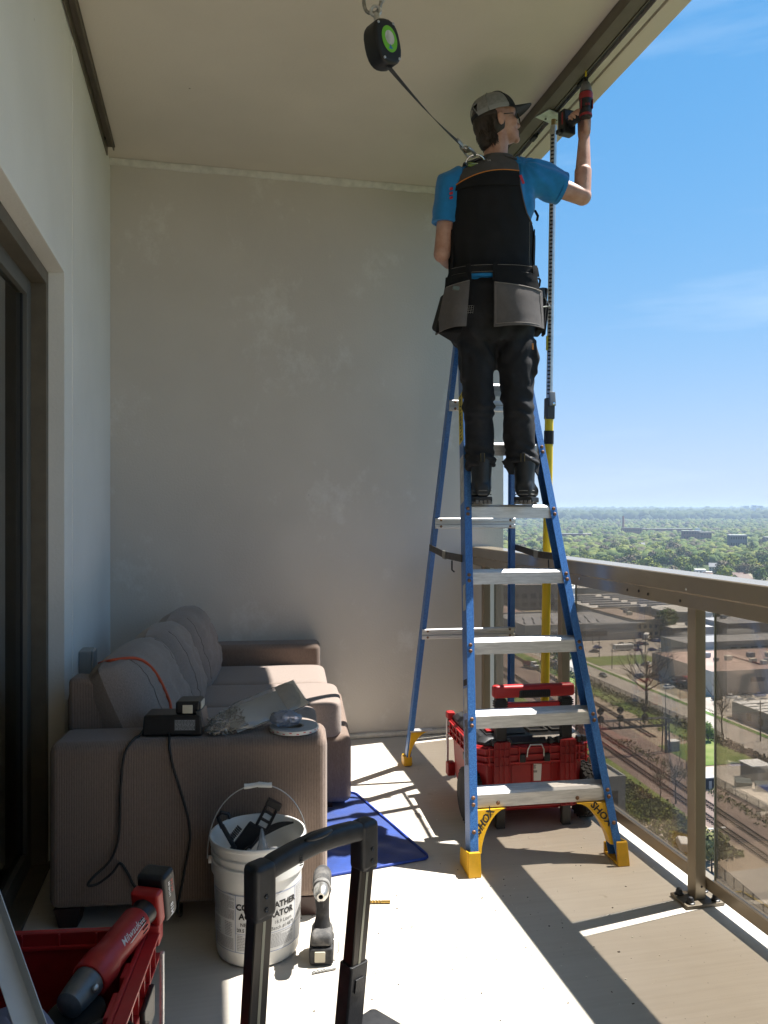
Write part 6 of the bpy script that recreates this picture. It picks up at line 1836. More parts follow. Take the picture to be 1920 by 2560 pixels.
# ---- harness D-ring on the back
DRp = on_back(px(1022, 0).x, px(0, 366).z, 0.026)
pts = [DRp + Vector((0.040*math.cos(a), -0.012-0.030*math.sin(a)*0.9, 0.030*math.sin(a)*0.8)) for a in np.linspace(-0.25, PI+0.25, 18)]
MB().tube(pts, 0.0048, 8, closed=True).build('harness_ring', m_chrome, vest, smooth=180)
MB().rbox((0, 0, 0), (0.070, 0.010, 0.020), 0.003, 2, xf(DRp+Vector((0.004, -0.004, -0.010)), (0, rad(8), 0))).build('harness_pad', mat('lime_webbing', (0.22, 0.30, 0.06), rough=0.7, var=0.3, vs=60), vest)

# ================================================================== IMPACT DRIVER in the raised hand
grip_c = wr_r + UPV.normalized()*0.078 + PA*0.036
dv_t = grip_c + TH*0.068 + Vector((-0.008, 0, 0.060))
PBm = Matrix.Translation(PB) @ Matrix.Rotation(-YAW, 4, 'Z')
dv = thing('impact_driver', 'red and black cordless impact driver held up to the header track', 'drill', PBm @ dv_t, -YAW)
tip_z = HB - dv_t.z
m_dred = mat('driver_red', (0.30, 0.018, 0.022), rough=0.45, var=0.12, vs=40)
MB().lathe([(0.001, -0.088), (0.022, -0.086), (0.027, -0.078), (0.028, -0.045), (0.001, -0.045)], 18).build('end_cap', m_bplast, dv)
MB().lathe([(0.001, -0.044), (0.0295, -0.044), (0.0305, 0.0), (0.0295, 0.030), (0.001, 0.030)], 18).build('motor_housing', m_bplast, dv)
MB().lathe([(0.0308, -0.004), (0.0318, -0.003), (0.0318, 0.024), (0.0308, 0.025)], 18, None, caps=False).build('red_band', m_dred, dv)
MB().lathe([(0.0283, -0.083), (0.0290, -0.082), (0.0290, -0.072), (0.0283, -0.071)], 18, None, caps=False).build('red_rim', m_dred, dv)
for s in (-1, 1):
    MB().rbox((s*0.0265, -0.016, -0.030), (0.004, 0.016, 0.044), 0.002).build('red_panel', m_dred, dv)
q = MB()
for sx in (-0.006, 0.006):
    q.box(sx-0.0045, sx+0.0045, -0.0300, -0.0287, -0.033, -0.0315).box(sx-0.0045, sx+0.0045, -0.0300, -0.0287, -0.0405, -0.039).box(sx-0.0045, sx+0.0045, -0.0300, -0.0287, -0.0368, -0.0355)
    q.box(sx-0.0045, sx-0.0033, -0.0300, -0.0287, -0.0405, -0.0315).box(sx+0.0033, sx+0.0045, -0.0300, -0.0287, -0.0405, -0.0315)
q.build('printed_mark', m_dred, dv, smooth=0)
MB().lathe([(0.001, 0.031), (0.0275, 0.031), (0.0265, 0.050), (0.019, 0.072), (0.012, 0.080), (0.001, 0.080)], 18).build('nose_cone', mat('grey_nose', (0.20, 0.205, 0.21), rough=0.4, metal=0.4), dv)
MB().lathe([(0.001, 0.0805), (0.0105, 0.0805), (0.0105, 0.100), (0.001, 0.100)], 12).build('collet', m_black, dv)
MB().tube([(0, 0, 0.1005), (0, 0, tip_z+0.02)], 0.0042, 8).build('bit', m_ylab, dv)
ge = (grip_c-dv_t) - TH*0.068
MB().tube([Vector((0, 0, -0.058)) - TH*0.012, Vector((0, 0, -0.060)) - TH*0.06, Vector((0, 0, -0.060)) - TH*0.115], [0.021, 0.0185, 0.022], 14).build('grip', m_bplast, dv)
Mb = Matrix.Translation(Vector((0, 0, -0.050)) - TH*0.142) @ Matrix.Rotation(math.atan2(TH.y, TH.x), 4, 'Z')
bt_ = MB().rbox((0, 0, 0), (0.052, 0.072, 0.115), 0.008, 3, Mb).build('battery', m_bplast, dv)
MB().rbox((0.012, 0.0, 0.012), (0.012, 0.0745, 0.060), 0.003, 2, Mb).build('battery_trim', m_dred, bt_)
MB().rbox((-0.005, -0.043, -0.046), (0.03, 0.016, 0.020), 0.003, 2, Mb).build('belt_clip', m_bplast, bt_)

# ================================================================== SELF-RETRACTING LIFELINE
sb = world_of(-0.005, 2.52, 2.925)
sr = thing('retractable_lifeline', 'black retractable fall lifeline with green label hung from the ceiling', 'lifeline', sb, -YAW)
fm = Matrix.Rotation(rad(38), 4, 'Z') @ Matrix.Rotation(rad(-14), 4, 'Y')     # face normal = local -y turned to the right
outl = [(0.052*math.copysign(abs(math.cos(t))**0.75, math.cos(t)), 0.069*math.copysign(abs(math.sin(t))**0.80, math.sin(t))) for t in np.linspace(0, 2*PI, 25)[:-1]]
q = MB().prism(outl, -0.034, 0.034, fm @ Matrix.Rotation(PI/2, 4, 'X'))
m_srl = mat('srl_black', (0.008, 0.008, 0.009), rough=0.5, var=0.2, vs=40)
hs = q.build('housing', m_srl, sr, bevel=0.012, seg=3)
for (dx, dz) in ((-0.03, 0.052), (0.03, 0.052), (0.03, -0.052), (-0.03, -0.052)):
    MB().lathe([(0.0005, 0.002), (0.004, 0.001), (0.004, -0.003)], 8, fm @ xf((dx, -0.0345, dz), (PI/2, 0, 0))).build('screw', m_steel, hs)
def disc(r0, r1, y, a, b): return [(a*math.cos(t), y, b*math.sin(t)) for t in np.linspace(0, 2*PI, 25)[:-1]]
lab = MB().lathe([(0.001, 0.0), (1, 0.0), (1, 0.0012), (0.001, 0.0012)], 28, fm @ xf((0.002, -0.0346, 0.004), (PI/2, 0, 0), (0.030, 0.040, 1))).build('label', mat('green_label', (0.16, 0.50, 0.03), rough=0.45), hs, smooth=30)
MB().lathe([(0.001, 0.0), (1, 0.0), (1, 0.0006), (0.001, 0.0006)], 28, fm @ xf((0.003, -0.0360, 0.008), (PI/2, 0, 0), (0.018, 0.022, 1))).build('label_panel', m_wlab, lab, smooth=30)
MB().prism([(-0.008, -0.026), (0.008, -0.026), (0.0, -0.012)], 0.0362, 0.0368, fm @ Matrix.Rotation(PI/2, 4, 'X')).build('label_mark', mat('label_blue2', (0.05, 0.20, 0.42), rough=0.5), lab, smooth=0)
# swivel eye and steel carabiner up to an anchor
MB().tube([(-0.012, 0, 0.066), (-0.018, 0, 0.082), (-0.020, 0, 0.100)], [0.012, 0.010, 0.008], 10).build('swivel', m_steel, sr)
MB().tube([Vector((-0.022+0.015*math.cos(a), 0.0, 0.108+0.016*math.sin(a))) for a in np.linspace(0, 2*PI, 15)[:-1]], 0.0052, 8, closed=True).build('eye', m_steel, sr, smooth=180)
cz = 0.170
car = []
for a in np.linspace(0, 2*PI, 29)[:-1]:
    car.append(Vector((-0.030+0.029*math.copysign(abs(math.cos(a))**0.7, math.cos(a)) + 0.004*math.sin(a), 0.004, cz+0.066*math.copysign(abs(math.sin(a))**0.8, math.sin(a)))))
cb_ = MB().tube(car, 0.0058, 8, closed=True).build('carabiner', mat('old_steel', (0.30, 0.29, 0.26), rough=0.4, metal=0.85, var=0.3, vs=60), sr, smooth=180)
MB().tube([(-0.001, 0.004, cz-0.030), (-0.001, 0.004, cz+0.032)], 0.0085, 8).build('gate_sleeve', m_steel, cb_)
MB().slab(lambda u, v: Vector((-0.030-0.020+0.040*u, 0.004, cz+0.055+v*(H-sb.z-cz-0.066))), 2, 6, 0.003).build('anchor_strap', m_cord, sr)
MB().rbox((-0.030, 0.004, H-sb.z-0.006), (0.07, 0.07, 0.010), 0.002).build('anchor_plate', m_steel, sr)
# webbing to the hook
SRi = (Matrix.Translation(sb) @ Matrix.Rotation(-YAW, 4, 'Z')).inverted()
ring_w = SRi @ (PBm @ (DRp + Vector((-0.012, -0.030, 0.018))))
w0 = Vector((0.020, -0.004, -0.070)); hookdir = (ring_w-w0).normalized()
w1 = ring_w - hookdir*0.200
tv = Vector((0, 0, 1)).cross(hookdir).normalized()
def web(u, v):
    c = w0.lerp(w1, v); tw = rad(20)+rad(55)*v
    a = tv*math.cos(tw) + hookdir.cross(tv)*math.sin(tw)
    return c + a*(u-0.5)*0.021 + Vector((0, 0, -0.012*math.sin(PI*v)))
MB().slab(web, 2, 24, 0.0022).build('webbing', mat('grey_webbing', (0.035, 0.036, 0.038), rough=0.75, var=0.2, vs=200), sr, smooth=60)
nrm = hookdir.cross(tv)
def Hk(a, b, c=0): return w1 + hookdir*a + tv*b + nrm*c
MB().tube([Hk(-0.075, 0), Hk(-0.03, 0.0), Hk(0.012, 0.0)], [0.010, 0.0115, 0.010], 10, flat=(1, 0.5)).build('stitched_end', mat('clear_sleeve', (0.36, 0.36, 0.35), rough=0.35, var=0.3, vs=80), sr)
MB().tube([Hk(0.008, -0.012), Hk(0.004, 0.0), Hk(0.008, 0.012), Hk(0.030, 0.012), Hk(0.040, 0.0), Hk(0.030, -0.012)], 0.0036, 7, closed=True).build('hook_eye', m_steel, sr, smooth=180)
hook = MB().tube([Hk(0.036, -0.002), Hk(0.060, -0.015), Hk(0.110, -0.019), Hk(0.165, -0.019), Hk(0.196, -0.010), Hk(0.204, 0.008), Hk(0.192, 0.021), Hk(0.165, 0.021)], [0.006, 0.007, 0.007, 0.0065, 0.006, 0.006, 0.0055, 0.005], 8).build('snap_hook', m_steel, sr, smooth=180)
MB().tube([Hk(0.055, 0.012), Hk(0.110, 0.018), Hk(0.166, 0.020)], 0.0046, 8).build('gate', m_steel, hook, smooth=180)
Mx, L = frame_to(Hk(0.038, 0.0), Hk(0.115, 0.0), tv)
MB().rbox((0, 0, L/2), (0.040, 0.010, L), 0.004, 2, Mx).build('hook_body', mat('zinc_yellow', (0.42, 0.41, 0.33), rough=0.35, metal=0.8, var=0.25, vs=50), hook)
for t in (0.012, 0.035, 0.058):
    MB().lathe([(0.0005, 0.003), (0.004, 0.002), (0.004, -0.001)], 8, Mx @ xf((0.006, -0.0052, t), (PI/2, 0, 0))).build('rivet', m_rust, hook)

# ================================================================== THE TOWN BELOW
SC = {}
def gmat(name, col, **k): return mat(name, col, rough=k.pop('rough', 0.95), spec=0.1, **k)
m_terr = gmat('far_terrain', (0.035, 0.052, 0.018), col2=(0.070, 0.084, 0.032), vs=0.012, detail=8, bump=6.0, bs=0.05)
m_dirt = gmat('dry_dirt', (0.24, 0.19, 0.14), col2=(0.36, 0.29, 0.215), vs=0.10, detail=7, stretch=(1, 0.3, 1))
m_ballast = gmat('rail_ballast', (0.135, 0.10, 0.085), col2=(0.23, 0.175, 0.145), vs=0.12, detail=8, stretch=(1, 0.25, 1))
m_asph = gmat('old_asphalt', (0.25, 0.225, 0.195), col2=(0.33, 0.30, 0.26), vs=0.15, detail=7)
m_lot = gmat('parking_asphalt', (0.28, 0.245, 0.205), col2=(0.38, 0.34, 0.29), vs=0.06, detail=7)
m_walk = gmat('pale_pavement', (0.42, 0.38, 0.31), var=0.12, vs=0.4)
m_grass = gmat('spring_grass', (0.075, 0.125, 0.022), col2=(0.17, 0.19, 0.065), vs=0.09, detail=8)
m_lawn = gmat('green_lawn', (0.085, 0.150, 0.035), var=0.3, vs=0.3)
GZ0 = GZ
# terrain: one sheet to the horizon, low ridge far away
def terr_h(x, y):
    d = math.hypot(x, y)
    h = 0.0
    if d > 1500:
        t = min(1, (d-1500)/8000.0)
        h += 62*t**1.5 + 9*t*mnoise.noise((x*0.0005, y*0.0005, 1)) + 12*t*mnoise.noise((x*0.0016, y*0.0016, 4))
    if d > 10500: h -= (d-10500)*0.02
    return h
mb = MB()
radii = [40, 90, 160, 260, 400, 600, 900, 1300] + [1700+i*420 for i in range(24)] + [12500, 14500]
na = 96
vs = [(0, 0, GZ)]
for r_ in radii:
    for k in range(na):
        a = 2*PI*k/na; x, y = r_*math.cos(a), r_*math.sin(a); vs.append((x, y, GZ+terr_h(x, y)))
fs = [(0, 1+k, 1+(k+1) % na) for k in range(na)]
for i in range(len(radii)-1):
    for k in range(na):
        a = 1+i*na+k; b = 1+i*na+(k+1) % na
        fs.append((a, b, b+na, a+na))
# finer ridge in the direction that is seen
mb.add(vs, fs)
struct(mb.build('terrain', m_terr, None, smooth=60))
def sheet(name, m, poly, lv):
    z = GZ + 0.03*lv
    vs = [(x, y, z) for x, y in poly]
    return struct(MB().add(vs, [tuple(range(len(poly)))]).build(name, m, None, smooth=0))
def quad(x0, x1, y0, y1, sk=0.0): return [(x0, y0), (x1, y0), (x1+sk*(y1-y0), y1), (x0+sk*(y1-y0), y1)]
def trk(y, off=0.0): return 110.6 + (y-140)*0.072 + off
# rail corridor
sheet('town_ground', gmat('town_ground_mix', (0.19, 0.17, 0.12), col2=(0.27, 0.235, 0.17), vs=0.03, detail=8), quad(60, 900, 60, 760), 1)
sheet('railway_bed', m_ballast, [(trk(60)-10, 60), (trk(60)+11, 60), (trk(640)+14, 640), (trk(640)-12, 640)], 2)
sheet('dirt_track', m_dirt, [(trk(60)+9, 60), (trk(60)+20, 60), (trk(520)+26, 520), (trk(520)+14, 520)], 3)
sheet('embankment', m_grass, [(62, 135), (trk(135)-8, 135), (trk(330)-9, 330), (62, 330)], 3)
sheet('verge', m_grass, [(137, 190), (145.5, 190), (146, 420), (141, 420)], 4)
sheet('railway_yard', m_ballast, [(119, 150), (137.2, 190), (141.2, 420), (128, 420)], 2.5)
sheet('road', m_asph, quad(149, 161, 60, 700, 0.004), 4)
sheet('pavement', m_walk, quad(163.2, 165.4, 60, 372, 0.004), 5)
sheet('verge', m_lawn, quad(161.2, 163.1, 60, 372, 0.004), 5)
sheet('kerb', m_walk, quad(148.4, 148.95, 60, 372, 0.004), 5)
sheet('lawn', m_lawn, quad(165.6, 178, 232, 252), 5)
sheet('parking_lot', m_lot, quad(166, 300, 300, 378), 5)
sheet('parking_lot', m_lot, quad(166, 300, 231, 255), 6)
sheet('grass_bank', m_grass, quad(166, 200, 318, 338), 7)
sheet('side_street', m_walk, quad(166, 205, 309, 312), 8)
sheet('parking_lot', m_lot, quad(178, 420, 296.5, 380), 4.5)
sheet('yard', m_lot, quad(122, 147, 150, 186), 7)
sheet('yard', m_asph, quad(66, 105, 60, 131), 8)
sheet('work_yard', m_dirt, quad(66, 104, 131, 158), 8)
sheet('lawn', m_grass, quad(126, 146, 187, 206), 8)
sheet('lawn', m_grass, quad(138, 146, 206, 215), 9)
# tracks
m_railst = gmat('rusty_rail', (0.055, 0.038, 0.030), rough=0.6)
m_sleep = gmat('sleepers', (0.085, 0.062, 0.050), var=0.3, vs=0.5)
def track(off, y0, y1, label):
    t = thing('railway_track', label, 'railway track', (trk(y0, off), y0, GZ+0.1))
    ang = math.atan(0.072)
    for s in (-1, 1):
        MB().box(s*0.72-0.09, s*0.72+0.09, 0, y1-y0, 0.10, 0.30, Matrix.Rotation(-ang, 4, 'Z')).build('rail', m_railst, t, smooth=0)
    sl = MB(); n = int((y1-y0)/0.9)
    for k in range(n): sl.box(-1.3, 1.3, k*0.9, k*0.9+0.32, 0.0, 0.09, Matrix.Rotation(-ang, 4, 'Z'))
    o = sl.build('sleepers', m_sleep, t, smooth=0); o['kind'] = 'stuff'
track(0.0, 70, 640, 'main railway track farther from the balcony, nearest the dirt road')
track(-4.4, 70, 640, 'main railway track nearer the balcony, beside the grassy bank')
track(13.5, 214, 420, 'short rusty siding ending beside the signal gantry')

# ---- vegetation prototypes
def leaf_crown(seed, rx, rz, n=420, size=0.9, lobes=7, z0=0.0, dens=0.55):
    R = random.Random(seed); mb = MB()
    L = [(Vector((R.uniform(-.45, .45)*rx, R.uniform(-.45, .45)*rx, z0+R.uniform(-.35, .45)*rz)), R.uniform(.42, .68)) for _ in range(lobes)]
    L.append((Vector((0, 0, z0)), 0.72))
    for i in range(n):
        c, k = R.choice(L)
        d = Vector((R.gauss(0, 1), R.gauss(0, 1), R.gauss(0, 1))).normalized()
        rr = k*(1-abs(R.gauss(0, .22)))
        p = c + Vector((d.x*rx*rr, d.y*rx*rr, d.z*rz*rr))
        s = size*R.uniform(.55, 1.25)
        nx = (d + Vector((R.uniform(-.8, .8), R.uniform(-.8, .8), R.uniform(-.2, 1.0)))).normalized()
        a = nx.orthogonal().normalized(); a = Matrix.Rotation(R.uniform(0, 6.28), 3, nx) @ a; b = nx.cross(a)
        q = [p + a*s*R.uniform(.6, 1.1), p + b*s*R.uniform(.5, 1.0), p - a*s*R.uniform(.6, 1.1), p - b*s*R.uniform(.5, 1.0)]
        mb.add(q, [(0, 1, 2, 3)])
    return mb
def limbs(seed, h, r, spread, levels=3, n0=6, top=0.62, droop=0.0, maxn=2600):
    R = random.Random(seed); mb = MB()
    mb.tube([(0, 0, 0), (0.02*h*R.uniform(-1, 1), 0.02*h*R.uniform(-1, 1), h*0.28), (0, 0, h*top)], [r, r*.75, r*.35], 6, caps=False)
    def grow(p, d, L, rr, lev):
        if lev == 0 or len(mb.v) > maxn: return
        q = p + d*L*0.55 + Vector((0, 0, 0.03*L)); e = q + (d + Vector((R.uniform(-.3, .3), R.uniform(-.3, .3), .25)))*L*0.45
        mb.tube([p, q, e], [rr, rr*.7, rr*.4], 4, caps=False)
        for _ in range(3):
            dd = (d + Vector((R.uniform(-.8, .8), R.uniform(-.8, .8), R.uniform(-.1, .7)))).normalized()
            grow(p.lerp(e, R.uniform(.45, 1.0)), dd, L*R.uniform(.5, .72), rr*.5, lev-1)
    for k in range(n0):
        a = 2*PI*k/n0 + R.uniform(-.4, .4); z = h*R.uniform(.22, top)
        grow(Vector((0, 0, z)), Vector((math.cos(a)*spread, math.sin(a)*spread, 0.75)).normalized(), h*R.uniform(.28, .42), r*.45, levels)
    return mb
m_bark = gmat('bark', (0.075, 0.058, 0.045), var=0.3, vs=2)
def leaf_mat(name, c, c2): return gmat(name, c, col2=c2, vs=0.35, detail=3, rough=0.8)
LEAVES = [leaf_mat('leaf_yellowgreen', (0.115, 0.142, 0.020), (0.20, 0.22, 0.042)), leaf_mat('leaf_green', (0.056, 0.098, 0.018), (0.115, 0.152, 0.036)),
          leaf_mat('leaf_olive', (0.092, 0.100, 0.036), (0.155, 0.155, 0.066)), leaf_mat('leaf_bud_brown', (0.118, 0.094, 0.060), (0.178, 0.148, 0.092)), leaf_mat('leaf_conifer', (0.012, 0.026, 0.014), (0.026, 0.046, 0.024))]
PROTO = []
for v in range(4):
    PROTO.append((leaf_crown(40+v, 5.2+0.5*(v % 2), 4.8+0.6*(v % 3), 520, 0.95, 9, 8.2), limbs(60+v, 12, 0.32, 0.9, 2, 5, 0.6)))
tree_me = {}
def tree_meshes(v, c):
    if (v, c) not in tree_me:
        me = PROTO[v][0].mesh('crown'); me.materials.append(LEAVES[c])
        if ('t', v) not in tree_me:
            mt = PROTO[v][1].mesh('trunk'); mt.materials.append(m_bark); mt.shade_smooth(); tree_me[('t', v)] = mt
        tree_me[(v, c)] = me
    return tree_me[(v, c)], tree_me[('t', v)]
TL = ['yellow-green spring tree in the leafy suburb beyond the railing', 'fresh green tree in the leafy suburb beyond the railing', 'olive tree with sparse young leaves in the suburb beyond the railing', 'brownish budding tree in the suburb beyond the railing']
def tree(x, y, v, c, s=1.0, label=None, group=None, rz=None):
    z = GZ + terr_h(x, y)
    t = thing('spring_tree', label or TL[c], 'tree', (x, y, z), random.uniform(0, 6.28) if rz is None else rz, group or ('trees of the leafy suburb' if not label else None))
    t.scale = (s, s, s*random.uniform(.9, 1.12))
    a, b = tree_meshes(v, c)
    MB().build('crown', None, t, me=a); MB().build('trunk', None, t, me=b)
    return t
# conifer and bare-tree kinds
con = MB(); R_ = random.Random(4)
for i in range(420):
    z = R_.random()**1.2*13+1.2; rr = (14.5-z)*0.26*R_.uniform(.5, 1.05); a = R_.uniform(0, 6.28)
    p = Vector((rr*math.cos(a), rr*math.sin(a), z)); s_ = R_.uniform(.4, .9)
    o = Vector((math.cos(a), math.sin(a), -0.5)); t_ = Vector((-math.sin(a), math.cos(a), 0))
    con.add([p, p+o*s_*1.1+t_*s_*.5, p+o*s_*1.5, p+o*s_*1.1-t_*s_*.5], [(0, 1, 2, 3)])
me_con = con.mesh('crown'); me_con.materials.append(LEAVES[4])
mt_con = MB().tube([(0, 0, 0), (0, 0, 14)], [0.28, 0.03], 6).mesh('trunk'); mt_con.materials.append(m_bark)
def conifer(x, y, s, label, group=None):
    t = thing('conifer', label, 'tree', (x, y, GZ+terr_h(x, y)), random.uniform(0, 6), group); t.scale = (s, s, s)
    MB().build('crown', None, t, me=me_con); MB().build('trunk', None, t, me=mt_con)
def bare_tree(x, y, h, seed, label, r=0.35, spread=1.0, n0=8, levels=4, m=None, twigs=None):
    t = thing('bare_tree', label, 'tree', (x, y, GZ), 0)
    L = limbs(seed, h, r, spread, levels, n0, 0.75, maxn=16000); L.build('branches', m or m_bark, t, smooth=60)
    if twigs:
        leaf_crown(seed+1, h*0.30, h*0.26, 260, 0.22, 6, h*0.68).build('buds', twigs, t, smooth=0)
    return t

# ---- buildings
def wmat(name, c, **k): return gmat(name, c, var=k.pop('var', 0.10), vs=k.pop('vs', 0.12), rough=0.85, **k)
W_GREY = wmat('wall_grey', (0.34, 0.33, 0.315)); W_DARK = wmat('wall_dark_brick', (0.17, 0.155, 0.145)); W_BEIGE = wmat('wall_beige_brick', (0.36, 0.29, 0.20))
W_PALE = wmat('wall_pale', (0.42, 0.41, 0.39)); W_WHITE = wmat('wall_white', (0.60, 0.60, 0.58)); W_RED = wmat('wall_red_brick', (0.20, 0.085, 0.065)); W_BROWN = wmat('wall_tan', (0.38, 0.345, 0.30))
R_GRAV = wmat('roof_gravel', (0.29, 0.235, 0.195), col2=None, var=0.18, vs=0.06); R_PINK = wmat('roof_pinkish', (0.31, 0.225, 0.19), var=0.2, vs=0.05); R_LIGHT = wmat('roof_light', (0.50, 0.48, 0.44), var=0.12); R_GREY = wmat('roof_grey', (0.25, 0.245, 0.24)); R_RED = wmat('roof_red', (0.33, 0.045, 0.05)); R_WHITE = wmat('roof_white', (0.66, 0.65, 0.62))
m_win = mat('window_glass', (0.020, 0.026, 0.034), rough=0.12, spec=0.7)
m_hvac = wmat('hvac_grey', (0.27, 0.27, 0.275)); m_hvac2 = wmat('hvac_cream', (0.55, 0.52, 0.42))
def building(label, x0, x1, y0, y1, h, wm, rm, par=0.6, wins=(), units=0, seed=0, group=None, gz=None, name='flat_roofed_building', dark_units=0.75):
    z = (GZ if gz is None else gz)
    t = thing(name, label, 'building', (x0, y0, z), 0, group)
    W_, D_ = x1-x0, y1-y0
    MB().box(0, W_, 0, D_, -0.3, h).build('walls', wm, t, smooth=0)
    r = MB().box(0.25, W_-0.25, 0.25, D_-0.25, h, h+0.08).build('roof', rm, t, smooth=0)
    if par:
        p = MB(); p.box(-0.06, W_+0.06, -0.06, 0.24, h+0.005, h+par).box(-0.06, W_+0.06, D_-0.24, D_+0.06, h+0.005, h+par).box(-0.06, 0.24, 0.245, D_-0.245, h+0.005, h+par).box(W_-0.24, W_+0.06, 0.245, D_-0.245, h+0.005, h+par)
        p.build('parapet', wm, t, smooth=0)
    for (face, a0, a1, z0, z1, n, fill) in wins:
        for k in range(n):
            b0 = a0 + (a1-a0)*k/n; b1 = b0 + (a1-a0)/n*fill
            if face == 'y': MB().box(b0, b1, -0.09, 0.02, z0, z1).build('window', m_win, t, smooth=0)
            else: MB().box(-0.09, 0.02, b0, b1, z0, z1).build('window', m_win, t, smooth=0)
    R = random.Random(seed)
    for k in range(units):
        ux, uy = R.uniform(.06, .92)*W_, R.uniform(.12, .88)*D_; s_ = R.uniform(1.1, 2.2)
        u = MB(); u.box(ux, ux+s_*1.5, uy, uy+s_*1.1, h+0.3, h+0.3+s_*0.9); u.box(ux+0.2, ux+s_*1.5-0.2, uy+0.2, uy+s_*1.1-0.2, h+0.081, h+0.299)
        u.build('roof_unit', m_hvac if R.random() < dark_units else m_hvac2, r, smooth=0)
    return t, r
b1, r1 = building('grey warehouse with a long dark window strip behind the car park', 158, 221, 381, 432, 8.2, W_GREY, R_GREY, 0.9, [('y', 14, 46, 2.2, 5.0, 16, 0.86)], 0, 1)
for k in range(2):
    for j in range(9):
        MB().add([(4+j*5.2, 8+k*14, 8.35), (8.2+j*5.2, 8+k*14, 8.35), (8.2+j*5.2, 12+k*14, 9.8), (4+j*5.2, 12+k*14, 9.8), (4+j*5.2, 12.1+k*14, 8.35), (8.2+j*5.2, 12.1+k*14, 8.35)], [(0, 1, 2, 3), (3, 2, 5, 4), (0, 3, 4), (1, 5, 2), (0, 4, 5, 1)]).build('skylight', m_hvac, r1, smooth=0)
for xx in (13, 33): MB().box(xx, xx+8, -0.5, -0.05, 6.1, 6.5).build('canopy', R_WHITE, b1, smooth=0)
building('beige brick block with small windows at the end of the grey warehouse', 221.4, 240, 383, 436, 9.2, W_BEIGE, R_GRAV, 0.7, [('y', 1.5, 17.5, 1.6, 3.2, 5, 0.5), ('y', 1.5, 17.5, 5.2, 7.2, 5, 0.45)], 4, 2)
building('low tan industrial shed with wide flat roof left of the yellow pole', 128, 187, 414, 486, 6.3, W_BROWN, R_PINK, 0.5, [('y', 6, 40, 2.2, 3.6, 6, 0.3)], 0, 3)
building('dark multi-storey brick factory behind the yellow pole', 180, 243, 508, 560, 16.5, W_DARK, R_GREY, 0.8, [('y', 3, 60, 2.5, 5.2, 9, 0.62), ('y', 3, 60, 8.0, 11.5, 9, 0.62)], 3, 4)
building('long pale industrial hall with cream roof lights', 262, 400, 548, 604, 9.5, W_PALE, R_LIGHT, 0.6, [], 9, 5, dark_units=0.4)
b6, r6 = building('wide flat hall with rows of dark roof vents behind the warehouse', 232, 345, 452, 532, 7.0, W_BROWN, R_LIGHT, 0.7, [], 0, 6)
for j in range(6):
    for k in range(3):
        MB().box(8+k*34, 36+k*34, 6+j*12, 8.6+j*12, 7.1, 8.2).build('roof_vent', m_hvac, r6, smooth=0)
b7, r7 = building('long brown-roofed building crowded with roof units beside the near post', 179, 330, 257, 297, 8.8, W_BROWN, R_PINK, 0.35, [('y', 16, 22, 4.6, 6.2, 1, 1.0), ('y', 24, 44, 4.4, 6.6, 2, 0.75), ('y', 26, 44, 0.8, 3.4, 2, 0.8)], 26, 7)
MB().box(26, 26.4, 8, 26, 9.0, 9.5).build('pipe', W_RED, r7, smooth=0)
building('two-storey grey annexe rising behind the roof units', 196, 262, 300, 318, 11.5, W_GREY, R_GREY, 0.5, [('y', 22, 62, 3, 5, 8, 0.6), ('y', 22, 62, 7.2, 9.4, 8, 0.6)], 0, 8)
b8, r8 = building('shed with white ribbed metal roof at the right edge', 167.6, 215, 196, 230, 5.0, W_BROWN, R_WHITE, 0.25, [('x', 8, 30, 1.0, 3.2, 4, 0.4)], 0, 9)
for k in range(9): MB().box(0.5, 46.5, 3.2+k*3.3, 3.5+k*3.3, 5.085, 5.30).build('roof_seam', R_GREY, r8, smooth=0)
building('small dark building with pale roof beside the parked bus', 236, 262, 372, 392, 6.2, W_DARK, R_LIGHT, 0.4, [], 2, 10)
building('dark grey gabled workshop row at the right edge', 264, 340, 366, 392, 8.5, W_DARK, R_GREY, 0.4, [('y', 30, 70, 2, 5, 6, 0.6)], 4, 11)
building('pale yard office between the parked cars and the workshop', 225, 262, 338, 350, 4.0, W_PALE, R_LIGHT, 0.3, [('y', 4, 34, 1, 2.6, 6, 0.6)], 1, 12)
building('grey block with dark loading doors far left of the hall', 246, 262, 596, 640, 10, W_GREY, R_GREY, 0.5, [('y', 2, 14, 1, 6, 3, 0.6)], 1, 14)
t = thing('round_hall', 'round grey hall with flat drum roof behind the beige block', 'building', (276, 425, GZ))
MB().lathe([(0.01, 0), (17, 0), (17, 8.5), (0.01, 8.5)], 28).build('wall', W_GREY, t, smooth=30)
MB().lathe([(0.01, 8.52), (17.6, 8.52), (17.6, 9.6), (0.01, 9.6)], 28).build('roof', R_LIGHT, t, smooth=30)
# near low building at the foot of the tower
bn, rn = building('grey podium building with railing seen past the right ladder leg', 60, 86, 153, 161.5, 11.0, W_GREY, wmat('podium_roof', (0.36, 0.345, 0.31)), 0.7, [('y', 3, 25, 5.2, 8.6, 6, 0.8), ('y', 3, 25, 0.8, 4.0, 6, 0.8)], 0, 20)
for k in range(14): MB().box(1.2+k*1.85, 1.3+k*1.85, -0.25, -0.15, 5.0, 6.6).build('railing_bar', W_DARK, bn, smooth=0)
